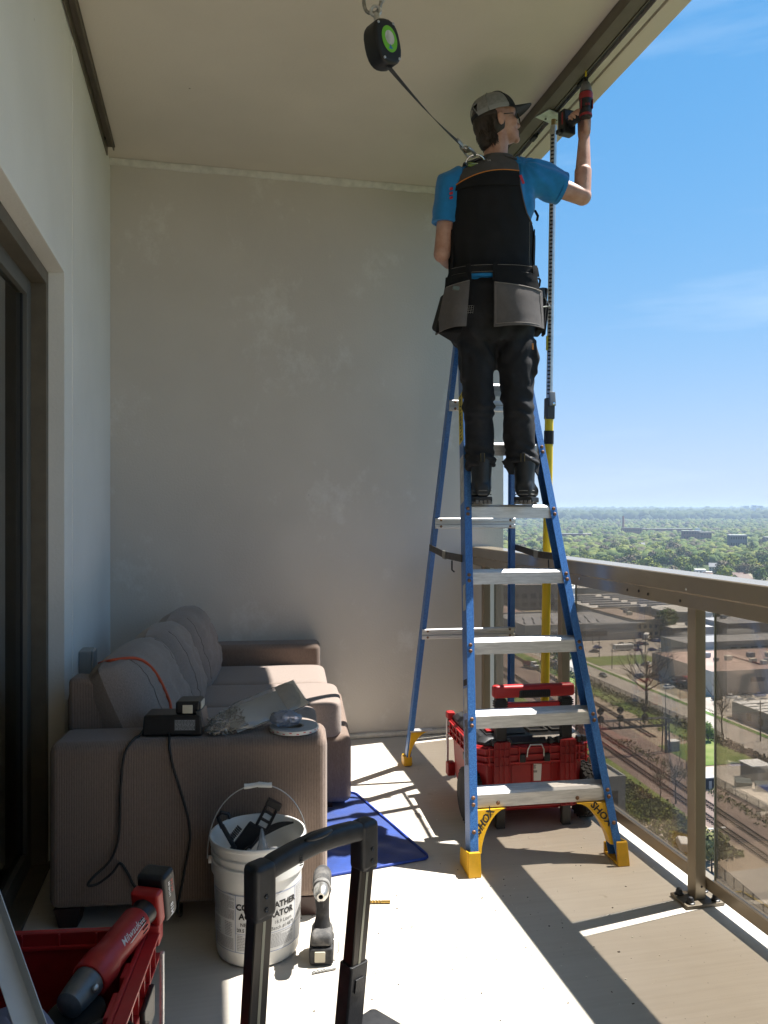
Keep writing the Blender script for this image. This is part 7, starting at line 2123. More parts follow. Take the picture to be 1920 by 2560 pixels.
# sheds and dumpsters in the fenced yard
m_dump = gmat('dumpster_green', (0.03, 0.055, 0.05), rough=0.5, var=0.2, vs=1)
def gshed(label, x, y, w, d, h, wm, rm):
    t = thing('yard_shed', label, 'shed', (x, y, GZ+0.22), 0)
    MB().box(0, w, 0, d, 0, h).build('walls', wm, t, smooth=0); MB().box(-0.3, w+0.3, -0.3, d+0.3, h, h+0.25).build('roof', rm, t, smooth=0)
    MB().box(w*.3, w*.6, -0.06, 0.02, 0, h*.75).build('door', W_GREY, t, smooth=0)
gshed('brown shed with cream flat roof in the fenced yard', 132.2, 173.5, 5.0, 4.6, 3.6, W_DARK, R_WHITE); gshed('small grey hut beside the brown yard shed', 137.8, 173.2, 2.6, 2.6, 2.6, W_GREY, R_LIGHT)
def dumpster(x, y, rz, label, w=3.6):
    t = thing('dumpster', label, 'dumpster', (x, y, GZ+0.22), rz, None)
    MB().add([(0, 0, 0.1), (w, 0, 0.1), (w, 1.7, 0.1), (0, 1.7, 0.1), (0, -0.2, 1.3), (w, -0.2, 1.3), (w, 1.8, 1.9), (0, 1.8, 1.9)], [(0, 3, 2, 1), (4, 5, 6, 7), (0, 1, 5, 4), (1, 2, 6, 5), (2, 3, 7, 6), (3, 0, 4, 7)]).build('bin', m_dump, t, smooth=0)
    MB().add([(-.05, -0.25, 1.33), (w+.05, -0.25, 1.33), (w+.05, 1.85, 1.93), (-.05, 1.85, 1.93)], [(0, 1, 2, 3)]).build('lid', gmat('dumpster_lid', (0.055, 0.075, 0.075), rough=0.5), t, smooth=0)
dumpster(125.4, 170.5, -0.4, 'green dumpster on the left in the fenced yard'); dumpster(128.6, 167.4, -0.45, 'green dumpster on the right in the fenced yard'); dumpster(132.6, 166.6, 0.1, 'low grey bin in front of the brown yard shed', 2.2)
gshed('dark box cabinet beside the near railing post', 117.5, 171.0, 2.6, 5.2, 2.6, gmat('navy_box', (0.018, 0.022, 0.035), rough=0.4), W_GREY)
# signal gantry over the tracks
m_gan = gmat('gantry_steel', (0.055, 0.055, 0.062), rough=0.6, var=0.2, vs=1)
gz_y = 200.5; gx0, gx1 = trk(gz_y)-16, 125.2
gt = thing('signal_gantry', 'grey lattice railway signal gantry spanning the tracks', 'signal gantry', (gx0, gz_y, GZ))
gw = gx1-gx0
def gbar(a, b, r=0.09):
    return MB().tube([a, b], r*1.9, 4)
for xx in (0.0, gw):
    for dx, dy in ((-0.5, -0.5), (0.5, -0.5), (-0.5, 0.6), (0.5, 0.6)):
        gbar((xx+dx*1.5, dy*1.5, 0), (xx+dx, dy, 9.6), 0.10).build('leg', m_gan, gt)
    for k in range(5):
        z = 0.6+k*1.8
        gbar((xx-0.7, -0.7, z), (xx+0.7, -0.7, z+1.8), 0.055).build('brace', m_gan, gt); gbar((xx+0.7, -0.7, z), (xx-0.7, -0.7, z+1.8), 0.055).build('brace', m_gan, gt)
for z in (7.6, 9.7):
    for dy in (-0.5, 0.6): gbar((0, dy, z), (gw, dy, z), 0.10).build('chord', m_gan, gt)
for k in range(17):
    x = gw*k/16
    gbar((x, -0.5, 7.6), (x, -0.5, 9.7), 0.05).build('upright', m_gan, gt)
    if k < 16 and k % 2 == 0: gbar((x, -0.5, 9.7), (x+gw/8, -0.5, 7.6), 0.06).build('diagonal', m_gan, gt)
for xx in (gw-20.5, gw-14.6, gw-7.2):
    m_ = gbar((xx, -0.75, 7.4), (xx, -0.75, 13.0), 0.10).build('signal_mast', m_gan, gt)
    for z in (10.6, 12.8):
        MB().lathe([(0.01, 0), (1.0, 0), (1.0, 0.12), (0.01, 0.12)], 16, xf((xx, -0.95, z), (PI/2, 0, 0))).build('signal_disc', m_black, m_)
        MB().lathe([(0.01, 0), (0.2, 0), (0.2, 0.5), (0.01, 0.5)], 10, xf((xx, -1.08, z), (PI/2, 0, 0))).build('lamp', m_gan, m_)
cbn = thing('relay_cabinet', 'grey trackside cabinet with white roof at the foot of the gantry', 'cabinet', (126.4, 199.8, GZ))
MB().box(0, 2.6, 0, 2.0, 0.3, 2.9).build('box', W_GREY, cbn, smooth=0); MB().box(-0.15, 2.75, -0.15, 2.15, 2.9, 3.1).build('roof', R_WHITE, cbn, smooth=0); MB().box(0.2, 2.4, 0.2, 1.8, 0, 0.299).build('plinth', W_DARK, cbn, smooth=0)
# fences
m_wire = glass_mat('chain_link', (0.62, 0.62, 0.60), refl=0.0, edge=0.0, haze=0.35, hazecol=(0.20, 0.20, 0.19))
def wire_fence(label, a, b, h, step):
    a = Vector((*a, GZ+0.1)); b = Vector((*b, GZ+0.1)); L = (b-a).length; d = (b-a).normalized()
    t = thing('chain_link_fence', label, 'fence', a)
    n = int(L/step)
    for k in range(n+1):
        p = d*step*k; MB().box(p.x-0.07, p.x+0.07, p.y-0.07, p.y+0.07, 0, h).build('post', m_gan, t, smooth=0)
    MB().tube([(0, 0, h), d*L+Vector((0, 0, h))], 0.05, 4).build('top_rail', m_gan, t)
    e = d*L; MB().add([(0, 0, 0.05), (e.x, e.y, 0.05), (e.x, e.y, h-0.05), (0, 0, h-0.05)], [(0, 1, 2, 3)]).build('wire_mesh', m_wire, t, smooth=0)
wire_fence('long chain-link fence between the railway and the road', (146.6, 205), (147.2, 330), 2.6, 4.0)
wire_fence('short chain-link fence round the near yard at lower right', (trk(105)-19, 104), (trk(105)-16, 131), 2.2, 3.0)
wire_fence('chain-link fence along the dumpster yard', (122, 150), (122, 186), 2.0, 4.0)
# yellow kerbs in the near yard
m_ykerb = gmat('yellow_kerb_paint', (0.52, 0.36, 0.05))
for i, (xa, ya, xb, yb) in enumerate(((84, 124, 92, 123.4), (92, 123.4, 94, 108), (94, 108, 94.5, 96), (89, 118, 91.5, 106))):
    Mx, L = frame_to((xa, ya, GZ+0.3), (xb, yb, GZ+0.3))
    tag(MB().box(-0.1, 0.15, -0.2, 0.2, 0, L, Mx).build('yellow_kerb', m_ykerb, None, smooth=0), 'yellow painted kerb stone in the near yard at lower right', 'kerb', 'yellow kerbs')
# lamp posts and power poles
m_wood = gmat('pole_wood', (0.10, 0.08, 0.065)); m_lampp = gmat('lamp_post_grey', (0.16, 0.16, 0.16), rough=0.5)
def power_pole(u, v, h, label):
    p = ground(u, v); t = thing('power_pole', label, 'pole', p)
    MB().tube([(0, 0, 0), (0, 0, h)], [0.20, 0.13], 8).build('shaft', m_wood, t); MB().box(-1.2, 1.2, -0.08, 0.08, h-1.1, h-0.9).build('crossarm', m_wood, t, smooth=0)
def street_lamp(p, h, label, arms=((1.8, 0),)):
    t = thing('street_lamp', label, 'street lamp', p)
    MB().tube([(0, 0, 0), (0, 0, h)], [0.13, 0.08], 8).build('shaft', m_lampp, t)
    for ax_, ay_ in arms:
        MB().tube([(0, 0, h-0.1), (ax_*.6, ay_*.6, h+0.15), (ax_, ay_, h+0.1)], 0.05, 6).build('arm', m_lampp, t)
        MB().rbox((ax_, ay_, h+0.08), (0.9, 0.4, 0.16), 0.05).build('lamp_head', R_WHITE, t)
power_pole(1530, 1674, 11.5, 'wooden power pole beside the road bend near the trailer'); power_pole(1498, 1644, 8.0, 'power pole at the corner of the upper car park'); power_pole(1614, 1632, 8.5, 'power pole behind the blue parked car')
power_pole(1901, 1854, 12.0, 'tall power pole on the pavement at the right edge'); power_pole(1870, 1793, 9.0, 'power pole in front of the white-roofed shed'); power_pole(1290, 1545, 12.0, 'dark power pole in front of the brick factory'); power_pole(1482, 1612, 9.0, 'thin pole by the window strip of the warehouse')
street_lamp(ground(1664, 1784), 8.2, 'street lamp by the road behind the gantry'); street_lamp(ground(1793, 2200), 9.4, 'double-headed street lamp in the near yard', ((-1.3, 0), (1.3, 0))); street_lamp(ground(1700, 1752), 7.0, 'street lamp beside the green lawn')
# ---- vehicles
_car_me = {}
def paint(name, c): return gmat('paint_'+name, c, rough=0.28)
CARC = {'silver': (0.42, 0.43, 0.43), 'white': (0.72, 0.72, 0.71), 'black': (0.014, 0.014, 0.016), 'dark grey': (0.06, 0.062, 0.066), 'red': (0.36, 0.02, 0.022), 'blue': (0.03, 0.06, 0.20), 'dark red': (0.12, 0.018, 0.02), 'grey-green': (0.13, 0.15, 0.13), 'teal': (0.02, 0.20, 0.30)}
def car_meshes(col):
    if col in _car_me: return _car_me[col]
    p = paint(col, CARC[col])
    def sec(x, w, z0, z1): return [Vector((x, -w, z0)), Vector((x, -w*1.02, (z0+z1)*.55)), Vector((x, -w*.90, z1)), Vector((x, w*.90, z1)), Vector((x, w*1.02, (z0+z1)*.55)), Vector((x, w, z0))]
    bd = MB().loft([sec(-2.28, .70, .42, .72), sec(-2.1, .84, .26, .92), sec(-1.3, .90, .22, 1.0), sec(0.9, .90, .22, .98), sec(1.8, .86, .24, .86), sec(2.22, .70, .36, .66)]).mesh('body'); bd.materials.append(p); bd.shade_smooth(); bd.set_sharp_from_angle(angle=rad(40))
    cb = MB().loft([sec(-1.95, .66, .93, .97), sec(-1.25, .66, .96, 1.40), sec(-.2, .68, .98, 1.47), sec(.45, .66, .97, 1.38), sec(1.15, .66, .93, .98)]).mesh('cabin'); cb.materials.append(m_win); cb.shade_smooth(); cb.set_sharp_from_angle(angle=rad(40))
    rf = MB().box(-1.15, .30, -.56, .56, 1.43, 1.48).mesh('roof_panel'); rf.materials.append(p)
    wh = MB().lathe([(0.01, -.11), (.33, -.11), (.33, .11), (.01, .11)], 12, xf((0, 0, 0), (PI/2, 0, 0))).mesh('wheel'); wh.materials.append(m_tyre)
    _car_me[col] = (bd, cb, rf, wh); return _car_me[col]
def car(p, rz, col, label, group=None, sc=1.0, zoff=0.26):
    t = thing('parked_car', label, 'car', (p.x, p.y, GZ+zoff), rz, group); t.scale = (sc,)*3
    bd, cb, rf, wh = car_meshes(col)
    MB().build('body', None, t, me=bd); MB().build('cabin', None, t, me=cb); MB().build('roof_panel', None, t, me=rf)
    for sx in (-1.38, 1.36):
        for sy in (-.78, .78):
            o = MB().build('wheel', None, t, me=wh); o.location = (sx, sy, .33)
    return t
Y_ = PI/2
car(ground(1508, 1693), -Y_, 'grey-green', 'grey-green car driving along the road beside the fence')
for i, (u, v, c, a, l) in enumerate((
    (1494, 1622, 'blue', 0.1, 'dark blue car parked alone left of the white trailer'), (1485, 1632, 'dark grey', 2.7, 'dark grey car parked at the grass edge left of the white trailer'),
    (1553, 1614, 'dark grey', Y_, 'dark grey car parked behind the left half of the white trailer'), (1575, 1614, 'grey-green', 2.6, 'grey-green car parked behind the right half of the white trailer'),
    (1588, 1619, 'dark grey', 2.5, 'dark grey car parked at the right end of the white trailer'), (1599, 1612, 'dark red', Y_, 'dark red car in the row below the white bus'), (1613, 1613, 'dark grey', Y_, 'dark grey car in the row below the white bus'),
    (1595, 1628, 'dark red', 0.2, 'dark red car nose to the grass right of the trailer'), (1650, 1604, 'dark grey', 2.9, 'dark grey car by the small dark building'), (1668, 1609, 'red', 2.7, 'red car parked near the small dark building'),
    (1631, 1628, 'blue', 0.1, 'blue car parked above the grass bank'), (1658, 1628, 'white', 0.0, 'white car parked above the grass bank'), (1680, 1617, 'silver', 0.2, 'silver car near the yard office'), (1694, 1626, 'silver', 0.1, 'silver car at the corner of the brown-roofed building'),
    (1612, 1665, 'grey-green', 0.6, 'grey-green car parked by the left wall of the brown-roofed building'), (1621, 1663, 'white', 0.7, 'white car parked by the left wall of the brown-roofed building'),
    (1597, 1695, 'dark grey', 0.3, 'dark grey car behind the big bare tree'), (1607, 1693, 'silver', 0.4, 'silver car behind the big bare tree'),
    (1660, 1708, 'dark grey', 0.2, 'dark grey car left of the near post in the lower car park'), (1672, 1722, 'white', 0.1, 'white car left of the near post in the lower car park'), (1690, 1708, 'silver', 0.2, 'silver car left of the near post in the lower car park'), (1682, 1696, 'black', 1.2, 'black car left of the near post by the brown wall'), (1700, 1718, 'dark grey', 1.3, 'dark grey car half hidden by the near post'),
    (1822, 1732, 'dark grey', 2.5, 'dark grey car left of the three red cars'), (1855, 1729, 'red', 2.5, 'leftmost of the three red cars by the brown wall'), (1878, 1728, 'red', 2.5, 'middle one of the three red cars by the brown wall'), (1897, 1728, 'red', 2.5, 'rightmost of the three red cars by the brown wall'),
    (1866, 1745, 'black', 0.1, 'black car in the lane in front of the red cars'), (1900, 1743, 'blue', 0.1, 'blue car in the lane in front of the red cars'), (1829, 1747, 'white', 0.15, 'white car in the lane near the bare street tree'), (1793, 1751, 'dark grey', 0.2, 'dark grey car beside the near post, right lane'), (1912, 1757, 'black', 0.1, 'black car at the right edge above the white-roofed shed'), (1912, 1714, 'dark grey', 0.0, 'dark grey car by the loading door at the right edge'),
    (1771, 1584, 'teal', 0.2, 'teal car seen in the gap beside the near post'), (1793, 1584, 'white', 0.3, 'white car in the far car park right of the near post'), (1800, 1590, 'dark grey', 0.2, 'dark grey car in the far car park right of the near post'))):
    car(ground(u, v), a, c, l)
RC = random.Random(12)
for i, (u, v) in enumerate(((1630, 1604), (1640, 1606), (1672, 1628), (1706, 1628), (1640, 1694), (1650, 1690), (1690, 1690), (1706, 1700), (1722, 1606), (1845, 1600), (1858, 1602), (1872, 1602), (1840, 1720), (1880, 1757), (1850, 1757), (1895, 1716))):
    col_ = RC.choice(('silver', 'dark grey', 'white', 'black', 'blue'))
    where = ('beside the small dark building' if v < 1610 and u < 1700 else ('far behind the near post' if v < 1610 and u < 1800 else ('in front of the workshop row' if v < 1610 else ('above the grass bank' if v < 1640 else ('below the brown wall left of the near post' if u < 1750 else 'among the cars by the red ones')))))
    car(ground(u, v), RC.choice((0.1, 0.2, 2.5, 1.4)), col_, '%s car parked %s' % (col_, where), 'cars parked in the town lots')
# trailer, bus, lorry, van
def vehicle(name, label, cat, p, rz): return thing(name, label, cat, (p.x, p.y, GZ+0.26), rz)
t = vehicle('site_trailer', 'long white trailer with a row of dark openings in the car park', 'trailer', ground(1558, 1627), 0.03)
MB().rbox((0, 0, 1.65), (10.0, 2.6, 2.3), 0.12).build('box', W_WHITE, t); MB().rbox((0, 0, 2.86), (10.2, 2.8, 0.14), 0.05).build('roof', R_WHITE, t)
for k in range(8): MB().box(-4.6+k*1.18, -3.95+k*1.18, -1.34, -1.29, 1.1, 2.3).build('window', m_win, t, smooth=0)
for xx in (-1.6, -0.6, 2.6): MB().lathe([(0.01, -.12), (.42, -.12), (.42, .12), (.01, .12)], 12, xf((xx, -1.1, .42), (PI/2, 0, 0))).build('wheel', m_tyre, t)
t = vehicle('white_bus', 'white minibus parked in front of the beige brick block', 'bus', ground(1616, 1598), 0.9)
MB().rbox((0, 0, 1.65), (6.6, 2.3, 2.4), 0.25, 3).build('body', W_WHITE, t); MB().box(-2.9, 2.9, -1.17, 1.17, 1.7, 2.4).build('window_band', m_win, t, smooth=0); MB().rbox((3.32, 0, 1.75), (0.06, 1.9, 1.0), 0.02).build('windscreen', m_win, t)
for xx in (-2, 2.1):
    for yy in (-1.0, 1.0): MB().lathe([(0.01, -.14), (.42, -.14), (.42, .14), (.01, .14)], 12, xf((xx, yy, .42), (PI/2, 0, 0))).build('wheel', m_tyre, t)
t = vehicle('dump_truck', 'white-cabbed red dump truck on the dirt track beside the rails', 'truck', ground(1330, 1672), -1.25)
MB().rbox((2.6, 0, 1.25), (1.9, 1.9, 1.1), 0.2, 3).build('bonnet', W_WHITE, t); MB().rbox((1.1, 0, 1.9), (1.7, 2.3, 2.3), 0.18, 3).build('cab', W_WHITE, t)
MB().rbox((1.98, 0, 2.35), (0.10, 2.0, 0.8), 0.03).build('windscreen', m_win, t); MB().box(3.56, 3.62, -0.7, 0.7, 0.8, 1.6).build('grille', m_black, t, smooth=0)
m_tr = gmat('truck_red', (0.24, 0.05, 0.045), rough=0.5)
bd_ = MB(); bd_.box(-4.6, 0.0, -1.25, 1.25, 1.1, 1.25).box(-4.6, 0.0, -1.25, -1.13, 1.25, 2.6).box(-4.6, 0.0, 1.13, 1.25, 1.25, 2.6).box(-0.12, 0.0, -1.13, 1.13, 1.25, 2.9).box(-4.6, -4.5, -1.13, 1.13, 1.25, 2.4)
bd_.build('tipper_body', m_tr, t, smooth=0)
for xx in (-3.8, -2.5, 2.7):
    for yy in (-1.05, 1.05): MB().lathe([(0.01, -.16), (.5, -.16), (.5, .16), (.01, .16)], 12, xf((xx, yy, .5), (PI/2, 0, 0))).build('wheel', m_tyre, t)
t = vehicle('white_van', 'white van seen from above beside the near railing post', 'van', ground(1708, 2128), 1.2)
MB().rbox((-0.5, 0, 1.3), (3.9, 1.95, 1.9), 0.3, 4).build('body', W_WHITE, t); MB().rbox((1.95, 0, 0.95), (1.7, 1.85, 1.1), 0.28, 4).build('bonnet', W_WHITE, t)
MB().rbox((1.42, 0, 1.75), (0.4, 1.6, 0.75), 0.12, 2, xf((0, 0, 0), (0, 0, 0))).build('windscreen', m_win, t)
for xx in (-1.6, 1.7):
    for yy in (-.9, .9): MB().lathe([(0.01, -.11), (.35, -.11), (.35, .11), (.01, .11)], 12, xf((xx, yy, .35), (PI/2, 0, 0))).build('wheel', m_tyre, t)
# rubble heaps in the work yard
R_ = random.Random(31)
rub = MB()
for k in range(160):
    p = Vector((R_.gauss(86, 5), R_.gauss(146, 4.5), GZ+0.3)); s_ = R_.uniform(.2, .9)
    rub.cbox((0, 0, 0), (s_*R_.uniform(.6, 1.8), s_, s_*.6), xf(p, (R_.random(), R_.random(), R_.random()*6)))
o = rub.build('rubble', wmat('rubble', (0.36, 0.31, 0.26), var=0.3, vs=0.5), None, smooth=0); tag(o, 'scattered rubble and pale boards in the work yard', 'rubble', kind='stuff')

# ---- trees one can tell apart near by
bare_tree(*ground(1617, 1760)[:2], 18, 3, 'big bare spreading tree beside the road behind the gantry', 0.62, 1.35, 13, 4, twigs=leaf_mat('red_buds', (0.16, 0.075, 0.06), (0.22, 0.11, 0.09)))
bare_tree(*ground(1806, 1838)[:2], 13, 8, 'bare brown street tree right of the near post', 0.3, 0.7, 8, 4, twigs=leaf_mat('brown_buds', (0.14, 0.11, 0.08), (0.20, 0.16, 0.11)))
bare_tree(*ground(1498, 1610)[:2], 9, 12, 'small bare tree at the left of the upper car park', 0.2, 0.8, 7, 3)
bare_tree(*ground(1651, 1600)[:2], 9, 14, 'small budding tree beside the small dark building', 0.2, 0.8, 7, 3, twigs=LEAVES[2])
bare_tree(*ground(1648, 1630)[:2], 7, 16, 'thin bare tree between blue and white parked cars', 0.15, 0.8, 7, 3)
bare_tree(*ground(1660, 1696)[:2], 9, 18, 'bare tree against the brown wall left of the near post', 0.2, 0.9, 8, 3)
p = ground(1672, 1588); tree(p.x, p.y, 0, 1, 1.15, 'dense green tree right of the beige brick block', 'green trees beside the brick block'); p = ground(1654, 1592); tree(p.x, p.y, 1, 2, 1.0, 'olive tree left of the dense green tree by the brick block', None)
p = ground(1765, 1560); tree(p.x, p.y, 1, 1, 0.9, 'dark green tree in the gap beside the near post'); p = ground(1800, 1565); tree(p.x, p.y, 2, 2, 1.0, 'olive tree above the far parked cars right of the near post'); p = ground(1842, 1575); tree(p.x, p.y, 3, 2, 0.9, 'olive tree in front of the dark workshop row')
p = ground(1770, 1855); tree(p.x, p.y, 2, 1, 0.45, 'bright green bush in the gap beside the near post')
p = ground(1812, 2190); tree(p.x-2, p.y+1, 0, 2, 0.62, 'greyish young tree above the near street lamp')
p = ground(1762, 2160); tree(p.x, p.y, 1, 0, 0.5, 'bright yellow-green tree low in the gap beside the near post')
p = ground(1690, 2010); bare_tree(p.x, p.y, 10, 21, 'grey bare tree on the bank left of the near post', 0.2, 0.6, 8, 3, twigs=leaf_mat('grey_buds', (0.15, 0.14, 0.10), (0.22, 0.20, 0.14)))
p = ground(1650, 2000); bare_tree(p.x, p.y, 8, 22, 'thin grey bare tree on the bank below the tracks', 0.16, 0.6, 8, 3, twigs=leaf_mat('grey_buds', (0.15, 0.14, 0.10), (0.22, 0.20, 0.14)))
# scrub along the bank and the fence
def scrub(name, label, n, fx, cols, smin, smax, seed):
    R = random.Random(seed); mb = MB()
    for k in range(n):
        x, y = fx(R); c = Vector((x, y, GZ+0.2)); s_ = R.uniform(smin, smax)
        for j in range(7):
            q = c + Vector((R.gauss(0, s_*.45), R.gauss(0, s_*.45), abs(R.gauss(0, s_*.45))))
            d = Vector((R.uniform(-1, 1), R.uniform(-1, 1), R.uniform(-.2, 1))).normalized(); a = d.orthogonal().normalized(); b = d.cross(a); w = s_*R.uniform(.2, .5)
            mb.add([q+a*w, q+b*w, q-a*w, q-b*w*.8], [(0, 1, 2, 3)])
    o = mb.build(name, cols, None, smooth=0); tag(o, label, 'shrubs', kind='stuff')
scrub('bank_scrub', 'yellow-green scrub on the railway bank', 2600, lambda R: (trk(R.uniform(0, 1)*0+135)-8-abs(R.gauss(0, 9)) + 0, R.uniform(136, 240)), LEAVES[0], 0.35, 0.95, 1)
scrub('bank_scrub', 'olive scrub on the railway bank', 2600, lambda R: (102-abs(R.gauss(0, 8)), R.uniform(136, 240)), LEAVES[2], 0.35, 1.0, 2)
scrub('fence_scrub', 'dark scrub growing along the chain-link fence', 420, lambda R: (145.2+R.gauss(0, 0.9), R.uniform(205, 330)), LEAVES[2], 0.5, 1.6, 3)
scrub('hedge_scrub', 'bare brown hedge between the road and the yard lawn', 1800, lambda R: (146.3+R.gauss(0, 0.8), R.uniform(150, 205)), LEAVES[3], 0.35, 1.1, 4)
scrub('wild_grass', 'tufts of rough grass on the railway verge', 700, lambda R: (R.uniform(135, 145.5), R.uniform(206, 330)), LEAVES[0], 0.25, 0.7, 5)
scrub('wild_grass', 'green bushes beside the dirt track', 200, lambda R: (trk(R.uniform(380, 470), 28)+R.gauss(0, 3), R.uniform(330, 420)), LEAVES[1], 0.8, 2.5, 6)
scrub('wild_grass', 'rough grass between the rails and the dirt track', 500, lambda R: (118+R.gauss(0, 1.4), R.uniform(110, 215)), LEAVES[2], 0.2, 0.7, 7)

# ---- houses among the trees
def house(label, u, v, w, d, h, wm, rm, rz=0.0, gable=2.5, storeys=2):
    p = ground(u, v); z = GZ + terr_h(p.x, p.y)
    t = thing('house', label, 'house', (p.x, p.y, z), rz)
    MB().box(-w/2, w/2, 0, d, -0.3, h).build('walls', wm, t, smooth=0)
    o = 0.5
    r = MB().add([(-w/2-o, -o, h+0.01), (w/2+o, -o, h+0.01), (w/2+o, d+o, h+0.01), (-w/2-o, d+o, h+0.01), (-w/2-o, d/2, h+gable), (w/2+o, d/2, h+gable)], [(0, 1, 5, 4), (2, 3, 4, 5), (0, 4, 3), (1, 2, 5), (0, 3, 2, 1)]) if gable > 0.5 else MB().box(-w/2-.1, w/2+.1, -.1, d+.1, h+0.01, h+0.3)
    ro = r.build('roof', rm, t, smooth=0)
    if gable > 0.5: MB().box(w*.2, w*.2+.8, d*.5, d*.5+.8, h+gable*.6, h+gable+1.0).build('chimney', W_RED, ro, smooth=0)
    n = max(2, int(w/2.6))
    for s_ in range(storeys):
        for k in range(n): MB().box(-w/2+(k+.3)*w/n, -w/2+(k+.7)*w/n, -0.08, 0.02, 1.0+s_*2.9, 2.4+s_*2.9).build('window', m_win, t, smooth=0)
        for k in range(2): MB().box(-w/2-0.08, -w/2+0.02, d*(.2+.4*k), d*(.4+.4*k), 1.0+s_*2.9, 2.4+s_*2.9).build('window', m_win, t, smooth=0)
house('white three-storey flat-roofed house above the railing', 1752, 1449, 10, 14, 9.5, W_WHITE, R_LIGHT, -0.5, 0, 3)
house('pink-walled house beside the white three-storey house', 1772, 1450, 10, 12, 7.5, wmat('wall_pink', (0.33, 0.21, 0.18)), R_LIGHT, -0.5, 0, 2)
house('grey gabled house behind the white three-storey house', 1790, 1432, 14, 11, 6.5, W_PALE, R_GREY, -0.6, 4)
house('house with bright red roof between trees at the right', 1890, 1424, 22, 14, 4.5, W_PALE, R_RED, 0.25, 5.5, 1)
house('tan gabled house with dormers just above the railing at right', 1842, 1462, 12, 10, 6.5, W_BEIGE, wmat('roof_tan', (0.28, 0.20, 0.165)), -0.5, 4.5)
house('brown-roofed house right of the tan gabled house', 1866, 1464, 14, 12, 6, W_BEIGE, wmat('roof_brown', (0.22, 0.17, 0.145)), 0.1, 4)
house('low grey-roofed house beyond the railing left of centre', 1612, 1421, 22, 12, 4.5, W_PALE, R_GREY, 0.2, 3.5, 1)
house('long pale-roofed shop behind the railing', 1660, 1439, 30, 14, 4.5, wmat('wall_bluegrey', (0.33, 0.37, 0.40)), R_LIGHT, -0.15, 0, 1)
house('small pink-roofed house near the left of the tree belt', 1602, 1412, 14, 9, 4.5, W_PALE, wmat('roof_pink', (0.38, 0.25, 0.20)), 0.3, 3, 1)
house('tan house half hidden below the white three-storey house', 1785, 1455, 11, 9, 4.5, W_BEIGE, wmat('roof_tan', (0.28, 0.20, 0.165)), -0.3, 3.5, 1)
house('pale garage near the red-roofed house', 1826, 1404, 16, 9, 3.8, W_WHITE, R_LIGHT, 0.1, 0, 1)
house('grey-roofed house left of the dark conifers', 1842, 1412, 14, 10, 5, W_PALE, R_GREY, 0.6, 4)
house('dark pointed-roof house among trees left of centre', 1612, 1381, 9, 9, 9, W_DARK, R_GREY, 0.4, 7, 2)
# larger buildings in the far suburb
def far_block(label, u, v, wpx, hpx, wm, rm, n=8, st=3, name='apartment_block', d=18):
    p = ground(u, v+1); t_ = (p.x*FW.x+p.y*FW.y); w = wpx/1990*t_; h = (hpx*1.15+9)/1990*t_
    t = thing(name, label, 'building', (p.x, p.y, GZ+terr_h(p.x, p.y)), -0.35)
    MB().box(0, w, 0, d, -1, h).build('walls', wm, t, smooth=0); MB().box(-0.3, w+0.3, -0.3, d+0.3, h, h+0.6).build('roof', rm, t, smooth=0)
    for s_ in range(st):
        for k in range(n): MB().box(w*(k+.25)/n, w*(k+.75)/n, -0.12, 0.02, h*(s_+.35)/st, h*(s_+.75)/st).build('window', m_win, t, smooth=0)
    return t, w, h
far_block('dark red brick block left wing beyond the tree belt', 1708, 1360, 46, 21, wmat('wall_maroon', (0.14, 0.075, 0.075)), R_LIGHT, 7, 3)
far_block('dark red brick block right wing beyond the tree belt', 1752, 1362, 26, 20, wmat('wall_maroon', (0.14, 0.075, 0.075)), R_LIGHT, 4, 3)
far_block('white water tank tower behind the red brick block', 1742, 1346, 8, 14, W_WHITE, R_WHITE, 2, 1)
far_block('dark glass office with white roof near the conifers', 1826, 1383, 40, 32, wmat('wall_slate', (0.10, 0.115, 0.14)), R_WHITE, 7, 3)
far_block('low brick mill at the foot of the chimney', 1556, 1344, 46, 13, W_RED, R_GREY, 9, 2)
far_block('long pale-roofed plant right of the chimney', 1606, 1338, 120, 6, W_RED, R_LIGHT, 12, 1)
far_block('low brick school left of the chimney behind the ladder leg', 1404, 1352, 72, 8, W_RED, R_LIGHT, 9, 1)
far_block('tall dark end of the brick school beside the ladder leg', 1448, 1352, 9, 15, W_DARK, R_GREY, 2, 2)
far_block('pale tower block at the right edge above the conifers', 1915, 1372, 20, 18, wmat('wall_rose', (0.34, 0.24, 0.21)), R_LIGHT, 3, 4)
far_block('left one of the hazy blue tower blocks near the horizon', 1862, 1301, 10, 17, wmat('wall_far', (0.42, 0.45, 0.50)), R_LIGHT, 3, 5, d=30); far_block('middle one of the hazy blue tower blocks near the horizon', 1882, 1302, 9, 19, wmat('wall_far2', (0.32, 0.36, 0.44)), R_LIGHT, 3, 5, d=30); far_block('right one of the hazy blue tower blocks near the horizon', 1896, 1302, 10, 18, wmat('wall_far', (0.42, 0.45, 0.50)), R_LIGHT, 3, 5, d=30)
p = ground(1558, 1338); t = thing('factory_chimney', 'tall slender brick chimney in the far suburb', 'chimney', (p.x, p.y, GZ+terr_h(p.x, p.y)))
MB().tube([(0, 0, 0), (0, 0, 52)], [3.6, 2.6], 12).build('stack', wmat('chimney_brick', (0.26, 0.10, 0.075)), t); MB().tube([(0, 0, 52), (0, 0, 53.2)], 2.9, 12).build('crown_ring', W_DARK, t)
for (u, v, h, l) in ((1682, 1352, 22, 'thin radio mast left of the red brick block'), (1714, 1350, 24, 'thin radio mast over the red brick block'), (1797, 1345, 26, 'thin radio mast right of the red brick block')):
    p = ground(u, v); tag(MB().tube([(0, 0, 0), (0, 0, h)], [0.6, 0.3], 6).build('radio_mast', m_gan, None), l, 'mast').location = (p.x, p.y, GZ+terr_h(p.x, p.y))
